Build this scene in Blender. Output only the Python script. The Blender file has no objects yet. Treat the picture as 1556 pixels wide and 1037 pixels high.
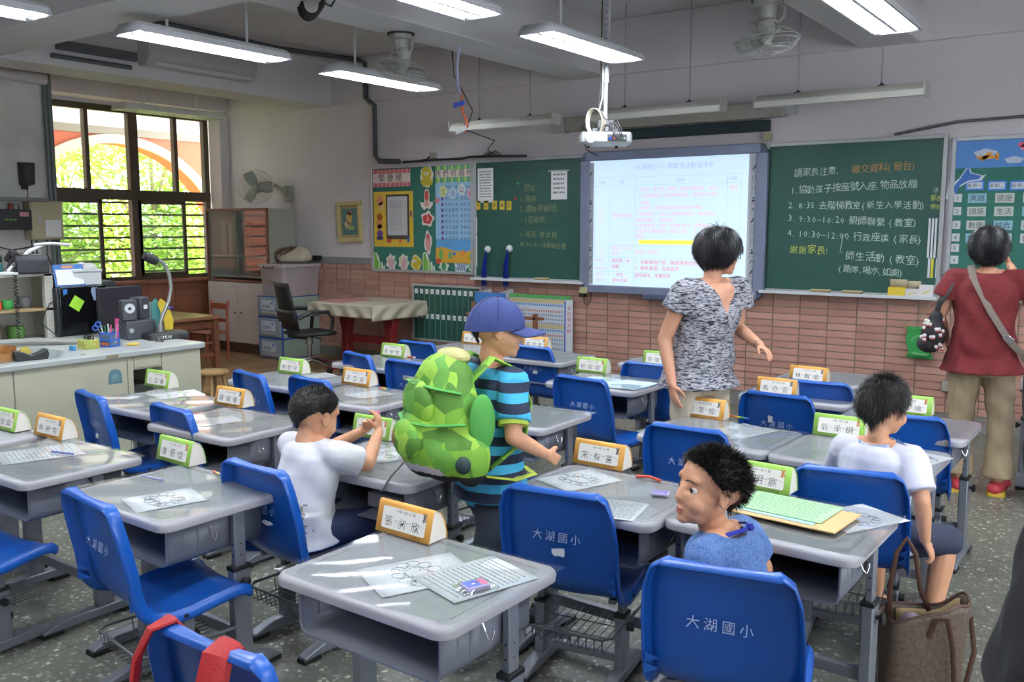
import bpy, bmesh, math, random
from mathutils import Vector, Matrix, Euler
import numpy as np
PI = math.pi
SC = bpy.context.scene
COL = SC.collection
random.seed(7)

# ------------------------------------------------------------------ camera
cam = bpy.data.cameras.new('camera'); camo = bpy.data.objects.new('camera', cam); COL.objects.link(camo)
cam.sensor_width = 36; cam.lens = 31.835; cam.clip_start = .05; cam.clip_end = 300
camo.matrix_world = Matrix(((.8133, -.0732, .5772, 0), (.5818, .1012, -.8070, -7.545), (.0007, .9922, .1249, 1.55), (0, 0, 0, 1)))
SC.camera = camo
# ------------------------------------------------------------------ sky, sun, exposure
SC.view_settings.view_transform = 'Standard'; SC.view_settings.look = 'None'
SC.view_settings.gamma = 1; SC.view_settings.use_curve_mapping = False
SC.view_settings.exposure = .55
w = bpy.data.worlds.new('sky'); SC.world = w; w.use_nodes = True
wn = w.node_tree.nodes; wl = w.node_tree.links
bg = wn['Background']; bg.inputs['Color'].default_value = (.86, .93, 1, 1); bg.inputs['Strength'].default_value = 7.0
sun = bpy.data.lights.new('sun', 'SUN'); suno = bpy.data.objects.new('sun', sun); COL.objects.link(suno)
sun.energy = 16; sun.angle = .02; sun.color = (1, .95, .85)
suno.rotation_euler = Euler((math.radians(-12), math.radians(-44), 0)); suno.location = (-12, -3, 12)
TUBE_STRENGTH = 88
SC.cycles.use_denoising = True
try: SC.cycles.denoiser = 'OPENIMAGEDENOISE'
except Exception: pass
SC.cycles.max_bounces = 8; SC.cycles.diffuse_bounces = 4; SC.cycles.glossy_bounces = 3
SC.cycles.transparent_max_bounces = 16; SC.cycles.sample_clamp_indirect = 4
SC.cycles.caustics_reflective = False; SC.cycles.caustics_refractive = False

# ------------------------------------------------------------------ materials
def lin(h):
    h = h.lstrip('#'); r = []
    for i in (0, 2, 4):
        c = int(h[i:i+2], 16)/255; r.append(c/12.92 if c <= .04045 else ((c+.055)/1.055)**2.4)
    return (*r, 1)
MATS = {}
def M(name, col, rough=.5, metal=0, emit=None, noise=0, nscale=8, bump=0, bscale=60, spec=.5, alpha=1, coat=0, trans=0, sheen=0):
    """plain or gently mottled principled material, cached by name"""
    if name in MATS: return MATS[name]
    m = bpy.data.materials.new(name); m.use_nodes = True; MATS[name] = m
    nt = m.node_tree; b = nt.nodes['Principled BSDF']; L = nt.links
    b.inputs['Base Color'].default_value = lin(col); b.inputs['Roughness'].default_value = rough
    b.inputs['Metallic'].default_value = metal; b.inputs['Specular IOR Level'].default_value = spec
    b.inputs['Alpha'].default_value = alpha; b.inputs['Coat Weight'].default_value = coat
    b.inputs['Transmission Weight'].default_value = trans; b.inputs['Sheen Weight'].default_value = sheen
    if emit: b.inputs['Emission Color'].default_value = lin(col); b.inputs['Emission Strength'].default_value = emit
    if noise or bump:
        tc = nt.nodes.new('ShaderNodeTexCoord')
    if noise:
        n = nt.nodes.new('ShaderNodeTexNoise'); n.inputs['Scale'].default_value = nscale; n.inputs['Detail'].default_value = 5
        L.new(tc.outputs['Object'], n.inputs['Vector'])
        mx = nt.nodes.new('ShaderNodeMix'); mx.data_type = 'RGBA'
        c = lin(col)
        mx.inputs[6].default_value = tuple(max(0, x*(1-noise)) for x in c[:3])+(1,)
        mx.inputs[7].default_value = tuple(min(1, x*(1+noise)) for x in c[:3])+(1,)
        cr = nt.nodes.new('ShaderNodeMapRange'); cr.inputs[1].default_value = .3; cr.inputs[2].default_value = .7
        L.new(n.outputs['Fac'], cr.inputs[0]); L.new(cr.outputs[0], mx.inputs[0]); L.new(mx.outputs[2], b.inputs['Base Color'])
    if bump:
        n2 = nt.nodes.new('ShaderNodeTexNoise'); n2.inputs['Scale'].default_value = bscale; n2.inputs['Detail'].default_value = 3
        L.new(tc.outputs['Object'], n2.inputs['Vector'])
        bp = nt.nodes.new('ShaderNodeBump'); bp.inputs['Strength'].default_value = bump; bp.inputs['Distance'].default_value = .01
        L.new(n2.outputs['Fac'], bp.inputs['Height']); L.new(bp.outputs[0], b.inputs['Normal'])
    return m
def ramp_mat(name, kind, scale, stops, rough=.5, detail=4, stretch=(1, 1, 1), interp='LINEAR', bump=0, distort=0):
    """colour ramp over a noise, voronoi or wave texture in object coordinates"""
    if name in MATS: return MATS[name]
    m = bpy.data.materials.new(name); m.use_nodes = True; MATS[name] = m
    nt = m.node_tree; N = nt.nodes; L = nt.links; b = N['Principled BSDF']; b.inputs['Roughness'].default_value = rough
    tc = N.new('ShaderNodeTexCoord'); mp = N.new('ShaderNodeMapping'); mp.inputs['Scale'].default_value = stretch
    L.new(tc.outputs['Object'], mp.inputs['Vector'])
    if kind == 'noise':
        t = N.new('ShaderNodeTexNoise'); t.inputs['Detail'].default_value = detail; t.inputs['Distortion'].default_value = distort; out = t.outputs['Fac']
    elif kind == 'voronoi':
        t = N.new('ShaderNodeTexVoronoi'); out = t.outputs['Color']
    else:
        t = N.new('ShaderNodeTexWave'); t.inputs['Distortion'].default_value = distort; out = t.outputs['Fac']
    t.inputs['Scale'].default_value = scale; L.new(mp.outputs[0], t.inputs['Vector'])
    r = N.new('ShaderNodeValToRGB'); r.color_ramp.interpolation = interp
    while len(r.color_ramp.elements) < len(stops): r.color_ramp.elements.new(.5)
    for e, (p, c) in zip(r.color_ramp.elements, stops): e.position = p; e.color = lin(c)
    L.new(out, r.inputs[0]); L.new(r.outputs[0], b.inputs['Base Color'])
    if bump:
        bp = N.new('ShaderNodeBump'); bp.inputs['Strength'].default_value = bump; bp.inputs['Distance'].default_value = .01
        L.new(out, bp.inputs['Height']); L.new(bp.outputs[0], b.inputs['Normal'])
    return m
def terrazzo():
    m = bpy.data.materials.new('terrazzo'); m.use_nodes = True; nt = m.node_tree; N = nt.nodes; L = nt.links; b = N['Principled BSDF']
    tc = N.new('ShaderNodeTexCoord')
    no = N.new('ShaderNodeTexNoise'); no.inputs['Scale'].default_value = 30; L.new(tc.outputs['Object'], no.inputs['Vector'])
    ad = N.new('ShaderNodeVectorMath'); ad.operation = 'MULTIPLY_ADD'; ad.inputs[1].default_value = (.03, .03, .03)
    L.new(no.outputs['Color'], ad.inputs[0]); L.new(tc.outputs['Object'], ad.inputs[2])
    v = N.new('ShaderNodeTexVoronoi'); v.inputs['Scale'].default_value = 52; L.new(ad.outputs[0], v.inputs['Vector'])
    sp = N.new('ShaderNodeSeparateColor'); L.new(v.outputs['Color'], sp.inputs[0])
    r = N.new('ShaderNodeValToRGB'); r.color_ramp.interpolation = 'CONSTANT'
    stops = [(0, '#66675e'), (.2, '#7c7c72'), (.42, '#717268'), (.55, '#8b8b81'), (.68, '#a8a89d'), (.8, '#7e7e73'), (.88, '#cfcec2')]
    while len(r.color_ramp.elements) < len(stops): r.color_ramp.elements.new(.5)
    for e, (p, c) in zip(r.color_ramp.elements, stops): e.position = p; e.color = lin(c)
    L.new(sp.outputs[0], r.inputs[0])
    cr = N.new('ShaderNodeMapRange'); cr.inputs[1].default_value = .25; cr.inputs[2].default_value = .55
    L.new(v.outputs['Distance'], cr.inputs[0])
    mx = N.new('ShaderNodeMix'); mx.data_type = 'RGBA'; mx.inputs[7].default_value = lin('#6a6b61')
    L.new(cr.outputs[0], mx.inputs[0]); L.new(r.outputs[0], mx.inputs[6])
    big = N.new('ShaderNodeTexNoise'); big.inputs['Scale'].default_value = 1.3; L.new(tc.outputs['Object'], big.inputs['Vector'])
    mr = N.new('ShaderNodeMapRange'); mr.inputs[3].default_value = .72; mr.inputs[4].default_value = 1.1; L.new(big.outputs['Fac'], mr.inputs[0])
    mu = N.new('ShaderNodeMix'); mu.data_type = 'RGBA'; mu.blend_type = 'MULTIPLY'; mu.inputs[0].default_value = 1
    L.new(mx.outputs[2], mu.inputs[6]); L.new(mr.outputs[0], mu.inputs[7]); L.new(mu.outputs[2], b.inputs['Base Color'])
    b.inputs['Roughness'].default_value = .32; b.inputs['Specular IOR Level'].default_value = .4
    return m
def clear(name, tint='#ffffff', refl=.06, rough=.05, dens=0):
    """thin clear sheet: transparent with a glossy surface"""
    if name in MATS: return MATS[name]
    m = bpy.data.materials.new(name); m.use_nodes = True; MATS[name] = m; N = m.node_tree.nodes; L = m.node_tree.links
    N.clear(); o = N.new('ShaderNodeOutputMaterial'); t = N.new('ShaderNodeBsdfTransparent'); t.inputs[0].default_value = lin(tint)
    g = N.new('ShaderNodeBsdfGlossy'); g.inputs['Roughness'].default_value = rough
    lw = N.new('ShaderNodeLayerWeight'); lw.inputs[0].default_value = .25
    mr = N.new('ShaderNodeMapRange'); mr.inputs[3].default_value = refl; mr.inputs[4].default_value = min(1, refl*2+.22); L.new(lw.outputs['Fresnel'], mr.inputs[0])
    mx = N.new('ShaderNodeMixShader'); L.new(mr.outputs[0], mx.inputs[0]); L.new(t.outputs[0], mx.inputs[1]); L.new(g.outputs[0], mx.inputs[2])
    last = mx
    if dens:
        d = N.new('ShaderNodeBsdfDiffuse'); d.inputs[0].default_value = lin(tint)
        m2 = N.new('ShaderNodeMixShader'); m2.inputs[0].default_value = dens; L.new(mx.outputs[0], m2.inputs[1]); L.new(d.outputs[0], m2.inputs[2]); last = m2
    L.new(last.outputs[0], o.inputs[0]); return m

# ------------------------------------------------------------------ mesh builder
class MB:
    def __init__(s): s.v = []; s.f = []; s.mi = []; s.T = None; s.cur = 0
    def _v(s, p):
        p = Vector(p)
        if s.T: p = s.T @ p
        s.v.append(p); return len(s.v)-1
    def add(s, vs, fs, mi=None):
        k = [s._v(p) for p in vs]
        for f in fs: s.f.append([k[i] for i in f]); s.mi.append(s.cur if mi is None else mi)
    def box(s, x0, x1, y0, y1, z0, z1, mi=None):
        s.add([(x0,y0,z0),(x1,y0,z0),(x1,y1,z0),(x0,y1,z0),(x0,y0,z1),(x1,y0,z1),(x1,y1,z1),(x0,y1,z1)],
              [(3,2,1,0),(4,5,6,7),(0,1,5,4),(1,2,6,5),(2,3,7,6),(3,0,4,7)], mi); return s
    def loft(s, rings, c0=True, c1=True, mi=None, close=True):
        n = len(rings[0]); vs = [p for r in rings for p in r]; fs = []
        for a in range(len(rings)-1):
            for i in range(n if close else n-1):
                j = (i+1) % n; fs.append((a*n+i, a*n+j, (a+1)*n+j, (a+1)*n+i))
        if c0: fs.append(tuple(range(n-1, -1, -1)))
        if c1: b = (len(rings)-1)*n; fs.append(tuple(range(b, b+n)))
        s.add(vs, fs, mi); return s
    def tube(s, pts, r, n=8, closed=False, mi=None, flat=None, up=None):
        """round (or flattened: r across, flat thick) bar along pts; r may be a list"""
        P = [Vector(p) for p in pts]; rings = []; m = len(P); prev = None
        for i, p in enumerate(P):
            a = P[(i-1) % m] if (closed or i) else P[i]; b = P[(i+1) % m] if (closed or i < m-1) else P[i]
            t = (b-a).normalized()
            if prev is None:
                q = Vector(up) if up else (Vector((0,0,1)) if abs(t.z) < .9 else Vector((1,0,0)))
                u = (q-t*q.dot(t)).normalized()
            else: u = (prev-t*prev.dot(t)).normalized()
            prev = u; v = t.cross(u); R = r[i] if isinstance(r, (list, tuple)) else r
            F = R if flat is None else (flat[i] if isinstance(flat, (list, tuple)) else flat)
            rings.append([p+u*(F*math.cos(2*PI*k/n))+v*(R*math.sin(2*PI*k/n)) for k in range(n)])
        if closed: rings.append(rings[0]); s.loft(rings, False, False, mi)
        else: s.loft(rings, True, True, mi)
        return s
    def cyl(s, p0, p1, r0, r1=None, n=12, mi=None): return s.tube([p0, p1], [r0, r0 if r1 is None else r1], n, mi=mi)
    def ell(s, c, r, n=12, mi=None, m=None):
        m = m or max(4, n//2); rx, ry, rz = r if isinstance(r, (list, tuple)) else (r, r, r); vs = [(c[0], c[1], c[2]-rz)]; fs = []
        for a in range(1, m):
            th = -PI/2+PI*a/m
            for k in range(n): vs.append((c[0]+rx*math.cos(th)*math.cos(2*PI*k/n), c[1]+ry*math.cos(th)*math.sin(2*PI*k/n), c[2]+rz*math.sin(th)))
        vs.append((c[0], c[1], c[2]+rz)); t = len(vs)-1
        for k in range(n):
            j = (k+1) % n; fs.append((0, 1+j, 1+k)); fs.append((t, 1+(m-2)*n+k, 1+(m-2)*n+j))
            for a in range(m-2): fs.append((1+a*n+k, 1+a*n+j, 1+(a+1)*n+j, 1+(a+1)*n+k))
        s.add(vs, fs, mi); return s
    def prism(s, poly, axis, a, b, mi=None):
        """2-D outline pushed from a to b along axis; poly order (y,z) for x, (x,z) for y, (x,y) for z"""
        f = {'x': lambda p, t: (t, p[0], p[1]), 'y': lambda p, t: (p[0], t, p[1]), 'z': lambda p, t: (p[0], p[1], t)}[axis]
        s.loft([[f(p, a) for p in poly], [f(p, b) for p in poly]], True, True, mi); return s
    def lathe(s, prof, c=(0,0,0), n=20, axis='z', mi=None):
        rings = []
        for r, h in prof:
            ring = []
            for k in range(n):
                a = 2*PI*k/n; x, y = r*math.cos(a), r*math.sin(a)
                p = {'z': (x, y, h), 'y': (x, h, y), 'x': (h, x, y)}[axis]; ring.append((p[0]+c[0], p[1]+c[1], p[2]+c[2]))
            rings.append(ring)
        s.loft(rings, prof[0][0] > 1e-6, prof[-1][0] > 1e-6, mi); return s
    def grid(s, fn, nu, nv, mi=None):
        vs = [fn(u/nu, v/nv) for v in range(nv+1) for u in range(nu+1)]
        fs = [(v*(nu+1)+u, v*(nu+1)+u+1, (v+1)*(nu+1)+u+1, (v+1)*(nu+1)+u) for v in range(nv) for u in range(nu)]
        s.add(vs, fs, mi); return s
    def mesh(s, name, mats):
        me = bpy.data.meshes.new(name); me.from_pydata([tuple(p) for p in s.v], [], s.f)
        for m in (mats if isinstance(mats, (list, tuple)) else [mats]): me.materials.append(m)
        if any(s.mi): me.polygons.foreach_set('material_index', s.mi)
        bm = bmesh.new(); bm.from_mesh(me); bmesh.ops.recalc_face_normals(bm, faces=bm.faces); bm.to_mesh(me); bm.free()
        return me
    def build(s, name, mats, parent=None, bevel=0, smooth=True, seg=2, solid=0, sub=0, ang=40, loc=None, rot=None, raw=False):
        me = s.mesh(name, mats) if not raw else s.mesh(name, mats)
        o = bpy.data.objects.new(name, me); COL.objects.link(o); o.parent = parent
        if loc: o.location = loc
        if rot: o.rotation_euler = rot
        if smooth:
            me.shade_smooth()
            if not sub: me.set_sharp_from_angle(angle=math.radians(ang))
        if solid: d = o.modifiers.new('solid', 'SOLIDIFY'); d.thickness = solid; d.offset = 0
        if sub: d = o.modifiers.new('sub', 'SUBSURF'); d.levels = sub; d.render_levels = sub
        if bevel: d = o.modifiers.new('bevel', 'BEVEL'); d.width = bevel; d.segments = seg; d.limit_method = 'ANGLE'; d.angle_limit = .6
        return o
def tag(o, label=None, cat=None, group=None, kind=None):
    if label: o['label'] = label
    if cat: o['category'] = cat
    if group: o['group'] = group
    if kind: o['kind'] = kind
    return o
def thing(name, label, cat, loc=(0,0,0), rz=0, group=None):
    o = bpy.data.objects.new(name, None); COL.objects.link(o); o.empty_display_size = .1
    o.location = loc; o.rotation_euler = (0, 0, rz); return tag(o, label, cat, group)
def kids(o): return [c for c in ALLK.get(o.name, [])]
def copy_tree(o, loc=None, rz=None, label=None, group=None):
    """a copy of a thing with its parts and sub-parts, sharing mesh data"""
    def cp(a, par):
        c = a.copy(); COL.objects.link(c); c.parent = par
        for ch in CH[a.name]: cp(ch, c)
        return c
    CH = {}
    def walk(a):
        CH[a.name] = list(a.children)
        for ch in a.children: walk(ch)
    walk(o); r = cp(o, None)
    if loc is not None: r.location = loc
    if rz is not None: r.rotation_euler = (0, 0, rz)
    if label: r['label'] = label
    if group: r['group'] = group
    return r
def arc(cx, cy, r, a0, a1, n): return [(cx+r*math.cos(math.radians(a0+(a1-a0)*i/n)), cy+r*math.sin(math.radians(a0+(a1-a0)*i/n))) for i in range(n+1)]
def rrect(x0, x1, y0, y1, r, n=4):
    return arc(x1-r, y1-r, r, 0, 90, n)+arc(x0+r, y1-r, r, 90, 180, n)+arc(x0+r, y0+r, r, 180, 270, n)+arc(x1-r, y0+r, r, 270, 360, n)
_tc = {}
_gs = bpy.data.scenes.new('glyph_scratch')   # empty scratch scene, removed again at the end
def glyphs(s, thin=0):
    k = (s, thin)
    if k not in _tc:
        c = bpy.data.curves.new('t', 'FONT'); c.body = s; c.size = 1; c.resolution_u = 1; c.offset = thin
        o = bpy.data.objects.new('t', c); _gs.collection.objects.link(o); _gs.view_layers[0].update(); dg = _gs.view_layers[0].depsgraph
        m = bpy.data.meshes.new_from_object(o.evaluated_get(dg))
        _tc[k] = ([tuple(v.co) for v in m.vertices], [tuple(p.vertices) for p in m.polygons])
        bpy.data.objects.remove(o); bpy.data.curves.remove(c); bpy.data.meshes.remove(m)
    return _tc[k]
def adv(ch): return 1.0 if ord(ch) > 0x2000 else (.35 if ch in ' .,:;!|' else .58)
def text(mb, s, x, y, size, jit=0, thin=0, mi=None, sx=1, gap=0, z=0, rnd=None, center=False, slope=0):
    """flat lettering: writes s in the local xy plane of mb.T starting at x, y"""
    rnd = rnd or random
    if center: x -= sum(adv(c)*sx+gap for c in s)*size/2
    for ch in s:
        if ch not in ' \u3000':
            vs, fs = glyphs(ch, thin); a = rnd.uniform(-jit, jit)*.5; k = size*(1+rnd.uniform(-jit, jit)); dy = rnd.uniform(-jit, jit)*size*.6
            ca, sa = math.cos(a), math.sin(a)
            mb.add([(x+(p[0]*ca-p[1]*sa)*k*sx, y+dy+(p[0]*sa+p[1]*ca)*k, z) for p in vs], fs, mi)
        x += (adv(ch)*sx+gap)*size; y += slope*(adv(ch)*sx+gap)*size
    return x
# plane transforms for lettering and flat prints: on the front wall (facing -Y), flat on a desk, on the outside of a chair back
def wallT(x, z, y=0): return Matrix.Translation((x, y, z)) @ Matrix.Rotation(PI/2, 4, 'X')
# ================================================================== SETTING
H_CEIL, Z_BEAM = 3.43, 2.94
XL, XR, YB = -10.13, 3.4, -9.6
plaster = M('plaster', '#d9d2d5', .75, noise=.05, nscale=1.3, bump=.08, bscale=40)
plaster2 = M('ceiling_paint', '#cfccce', .8, noise=.08, nscale=1.1, bump=.1, bscale=30)
grout = M('grout', '#8c8a82', .85)
def struct(name, mb, mat, parent=None, **k):
    o = mb.build(name, mat, parent, **k); o['kind'] = 'structure'; return o
floor = struct('floor', MB().box(XL-.2, XR+.2, YB-.2, .2, -.12, 0), terrazzo(), smooth=False)
# wooden floor in the reading corner: separate planks
pm = [M('plank_a', '#94744e', .4, noise=.15, nscale=6), M('plank_b', '#8a6b48', .4, noise=.15, nscale=7), M('plank_c', '#9c7c56', .4, noise=.15, nscale=5)]
pmesh = []
for k in range(3): pmesh.append(MB().box(0, .118, 0, .9, 0, .006).mesh('plank', pm[k]))
rw = random.Random(3)
for i in range(25):
    y0 = -3.6+rw.uniform(0, .5)
    while y0 < -.02:
        ln = min(.9, -.005-y0)
        o = bpy.data.objects.new('plank', rw.choice(pmesh)); COL.objects.link(o); o.parent = floor
        o.location = (-10.1+i*.12, y0, 0); o.scale = (1, ln/.9, 1); y0 += .905
# terrazzo joint strips
jm = M('floor_joint', '#55564c', .6)
jb = MB()
for k in range(6): jb.box(XL, XR, -1.4-1.5*k, -1.396-1.5*k, 0, .0006)
for k in range(8): jb.box(-6.2+1.5*k, -6.196+1.5*k, YB, 0, 0, .0006)
o = jb.build('floor_joint', jm, floor)
# front wall
fw = struct('wall_front', MB().box(XL-.2, XR+.2, .012, .25, 0, H_CEIL), plaster, smooth=False)
gb_ = MB().box(XL, XR, .004, .02, .11, 1.19); gb_.build('grout_bed', grout, fw, smooth=False)
struct('baseboard_front', MB().box(XL, XR, -.006, .02, 0, .112), M('base_strip', '#77746f', .6), smooth=False)
tm = [M('tile_a', '#b58a7b', .33, noise=.07, nscale=9), M('tile_b', '#af8475', .33, noise=.07, nscale=9), M('tile_c', '#ba9080', .36, noise=.07, nscale=9), M('tile_d', '#a97e70', .3, noise=.07, nscale=9)]
PX, PZ = .23, .0585
tmesh = [MB().box(.0038, PX-.0038, -.006, .004, .0036, PZ-.0036).mesh('tile', t) for t in tm]
rt = random.Random(11); rest = MB(); cells = []
for r in range(17):
    for c in range(-33, 27):
        x = -2.66+c*PX; z = .125+r*PZ
        if x < XL-.1 or x > XR: continue
        vis = z < 1.0 or x < -7.4 or (x > -1.3)
        d = math.hypot(x, 7.5)+(0 if -6.9 < x < .0 and vis else 50)
        cells.append((d, x, z))
cells.sort()
for i, (d, x, z) in enumerate(cells):
    if i < 300:
        o = bpy.data.objects.new('tile', rt.choice(tmesh)); COL.objects.link(o); o.parent = fw; o.location = (x, rt.uniform(-.0008, .0008), z)
    else: rest.box(x+.0038, x+PX-.0038, -.006, .004, z+.0036, z+PZ-.0036, rt.randrange(4))
tag(rest.build('tile_field', tm, fw, smooth=False), kind='stuff')
gm = MB()
for i in range(int((XR-XL)/.026)): gm.box(XL+i*.026+.001, XL+i*.026+.025, -.007, .004, 1.122, 1.198)
tag(gm.build('grey_tile_border', M('grey_tile', '#8b8c8a', .4), fw, smooth=False), kind='stuff')
# plaster crease / front beam
struct('beam_front', MB().box(XL-.2, XR+.2, -.03, .1, Z_BEAM, H_CEIL), plaster, smooth=False, bevel=.008)
# left wall: pillar, sill wall, window opening x=-10.13, y -2.9..-0.02, z .9..2.95
lw_ = MB()
lw_.box(XL-.16, XL, YB-.2, -3.35, 0, H_CEIL); lw_.box(XL-.16, XL, -3.35, .1, 0, .9); lw_.box(XL-.16, XL, -3.35, .1, 2.96, H_CEIL); lw_.box(XL-.16, XL, .0, .1, .9, 2.96)
lwall = struct('wall_left', lw_, plaster, smooth=False)
struct('pillar', MB().box(XL, -9.36, -3.4, -2.62, 0, H_CEIL), M('pillar_plaster', '#d2d2cc', .75, noise=.12, nscale=2.5, bump=.1, bscale=30), smooth=False, bevel=.01)
pl = [o for o in COL.objects if o.name == 'pillar'][0]
pt_ = MB()
tl2 = MB().box(.003, .197, -.005, .005, .003, .117)
for t, m_ in enumerate(tm): pass
big = [MB().box(-.004, .008, .003, .197, .003, .117).mesh('tile', t) for t in tm]
for r in range(8):
    for c in range(4):
        o = bpy.data.objects.new('tile', rt.choice(big)); COL.objects.link(o); o.parent = pl; o.location = (-9.358, -3.42+c*.2, .02+r*.12)
# brick-like tiles of the sill wall
MB().box(XL-.01, XL+.004, -3.35, 0, .0, .88).build('grout_bed', grout, lwall, smooth=False)
bt = [M('sill_tile_a', '#a3674d', .4, noise=.1), M('sill_tile_b', '#96604a', .4, noise=.1), M('sill_tile_c', '#ab6f55', .4, noise=.1)]
sm = [MB().box(-.004, .012, .004, .386, .003, .057).mesh('tile', t) for t in bt]
for r in range(14):
    for c in range(9):
        o = bpy.data.objects.new('tile', rt.choice(sm)); COL.objects.link(o); o.parent = lwall; o.location = (XL+.004, -3.45+c*.39, .03+r*.06)
struct('trim_1', MB().box(XL-.02, XL+.09, -2.63, 0, .865, .905), M('sill_ledge', '#a8705a', .4), smooth=False, bevel=.004)
# back and right walls (behind the camera), the right one with windows that let the daylight in
struct('wall_back', MB().box(XL-.2, XR+.2, YB-.15, YB, 0, H_CEIL), plaster, smooth=False)
rwl = MB(); rwl.box(XR, XR+.15, YB, .2, 0, .95); rwl.box(XR, XR+.15, YB, .2, 2.6, H_CEIL)
for a, b in ((YB, -8.9), (-6.6, -5.9), (-3.6, .2)): rwl.box(XR, XR+.15, a, b, .95, 2.6)
struct('wall_right', rwl, plaster, smooth=False)
# ceiling and beams
struct('ceiling', MB().box(XL-.3, XR+.3, YB-.2, .25, H_CEIL, H_CEIL+.15), plaster2, smooth=False)
bm_ = M('beam_paint', '#d6d3d4', .8, noise=.05, nscale=1.1, bump=.1, bscale=30)
for i, (a, b) in enumerate(((-8.42, -7.95), (-4.72, -4.3), (-2.04, -1.6), (.9, 1.34))):
    struct('beam_ceiling', MB().box(a, b, YB, -.02, Z_BEAM, H_CEIL+.01), bm_, smooth=False, bevel=.01)
struct('beam_cross', MB().box(XL, XR, -4.25, -3.76, Z_BEAM-.006, H_CEIL+.01), bm_, smooth=False, bevel=.01)
struct('beam_window', MB().box(XL, XL+.28, -2.63, -.02, 3.0, 3.2), M('lintel_paint', '#dcd2d4', .7), smooth=False, bevel=.008)
# upper ledge at the corner pillar
struct('pillar_corner', MB().box(XL, -9.9, -.12, .02, 0.9, H_CEIL), plaster, smooth=False, bevel=.01)
# ---- window 1
brown = M('window_brown', '#54483c', .45, noise=.1)
win = bpy.data.objects.new('window_1', None); COL.objects.link(win); win['kind'] = 'structure'
X0, X1 = XL-.09, XL-.01
f = MB()
f.box(X0, X1, -3.3, -.12, 2.89, 2.96); f.box(X0, X1, -3.3, -.12, .9, .95); f.box(X0, X1, -.19, -.12, .9, 2.96); f.box(X0, X1, -3.3, -3.2, .9, 2.96)
f.box(X0-.01, X1+.01, -3.3, -.12, 1.87, 1.99); f.box(X0, X1+.005, -1.24, -1.12, .9, 2.96)
for y in (-1.76, -.6, -2.5): f.box(X0, X1, y-.025, y+.025, 1.95, 2.93)
f.build('window_frame', brown, win, bevel=.005)
glass = clear('window_glass', '#f4faf6', .03, .02)
for a, b in ((-3.2, -2.5), (-2.5, -1.76), (-1.76, -1.24), (-1.12, -.6), (-.6, -.19)):
    MB().box(XL-.052, XL-.048, a, b, 1.99, 2.9).build('pane', glass, win, smooth=False)
def sash(y0, y1, x):
    s = MB(); w_ = .045
    s.box(x-.015, x+.015, y0, y0+w_, .95, 1.87); s.box(x-.015, x+.015, y1-w_, y1, .95, 1.87); s.box(x-.015, x+.015, y0, y1, .95, .99); s.box(x-.015, x+.015, y0, y1, 1.83, 1.87)
    q = s.build('sash', brown, win, bevel=.003)
    MB().box(x-.002, x+.002, y0+w_, y1-w_, .99, 1.83).build('pane', clear('sash_glass', '#e4efe6', .05, .02, .12), q, smooth=False)
sash(-2.62, -1.62, XL-.02); sash(-3.2, -2.6, XL-.05); sash(-1.16, -.5, XL-.02)
gb2 = M('security_bar', '#5f5045', .5)
for z in (1.84, 1.70, 1.56, 1.42, 1.28, 1.14, 1.0):
    MB().box(XL-.15, XL-.13, -3.3, -.1, z-.012, z+.012).build('security_bar', gb2, win, smooth=False)
# ---- outside: arcade arch, parapet, trees
ox = -12.6
mos = ramp_mat('mosaic_red', 'noise', 60, [(.3, '#b4502f'), (.7, '#d07050')], .6)
ext = MB(); R_, cyA, czA = 1.8, .1, 1.0
N_ = 32
arcp = [(cyA-R_*math.cos(PI*i/N_), czA+R_*math.sin(PI*i/N_)*.98) for i in range(N_+1)]
aw = struct('arcade_wall', MB(), mos)
mbw = MB()
for i in range(N_):
    (a, za), (b, zb) = arcp[i], arcp[i+1]
    mbw.add([(ox, a, za), (ox, b, zb), (ox, b, 2.9), (ox, a, 2.9), (ox-.3, a, za), (ox-.3, b, zb), (ox-.3, b, 2.9), (ox-.3, a, 2.9)],
            [(0,1,2,3), (7,6,5,4), (0,4,5,1), (3,2,6,7)])
mbw.box(ox-.3, ox, cyA+R_, cyA+R_+1.2, -.5, 2.9); mbw.box(ox-.3, ox, cyA-R_-3, cyA-R_, -.5, 2.9)
aw.data = mbw.mesh('arcade_wall', mos)
# pale arch moulding and grey-tile cornice
am = MB(); inner = arcp; outer = [(cyA-(R_+.13)*math.cos(PI*i/N_), czA+(R_+.13)*math.sin(PI*i/N_)*.98) for i in range(N_+1)]
for i in range(N_):
    a, b, c, d = inner[i], inner[i+1], outer[i+1], outer[i]
    am.add([(ox+.05, *a), (ox+.05, *b), (ox+.05, *c), (ox+.05, *d), (ox-.01, *a), (ox-.01, *b), (ox-.01, *c), (ox-.01, *d)], [(0,1,2,3), (0,4,5,1), (3,2,6,7)])
am.build('arch_moulding', M('arch_stone', '#c9b9ac', .7), aw)
MB().box(ox-.02, ox+.04, -6, 3.5, 2.88, 2.99).build('cornice_tile', ramp_mat('cornice', 'wave', 14, [(0, '#8f8478'), (.5, '#b0a498')], .6, stretch=(0, 1, 0)), aw)
struct('balcony_roof', MB().box(ox-.4, XL-.16, -6, 3.5, 3.7, 3.8), M('roof_white', '#f0e6e0', .7))
struct('balcony_fascia', MB().box(ox-.3, ox+.02, -6, 3.5, 2.98, 3.75), M('roof_white', '#f0e6e0', .7))
struct('wall_outside_pillar', MB().box(-11.15, -10.9, .52, 1.0, -.5, 3.7), mos)
struct('parapet', MB().box(ox-.25, ox, -6, 3.5, -.5, .6), M('parapet_tile', '#b06a50', .6))
struct('balcony_floor', MB().box(ox-.3, XL-.16, -6, 3.5, -.5, -.1), M('balcony_paving', '#c4bdb2', .8))
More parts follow.
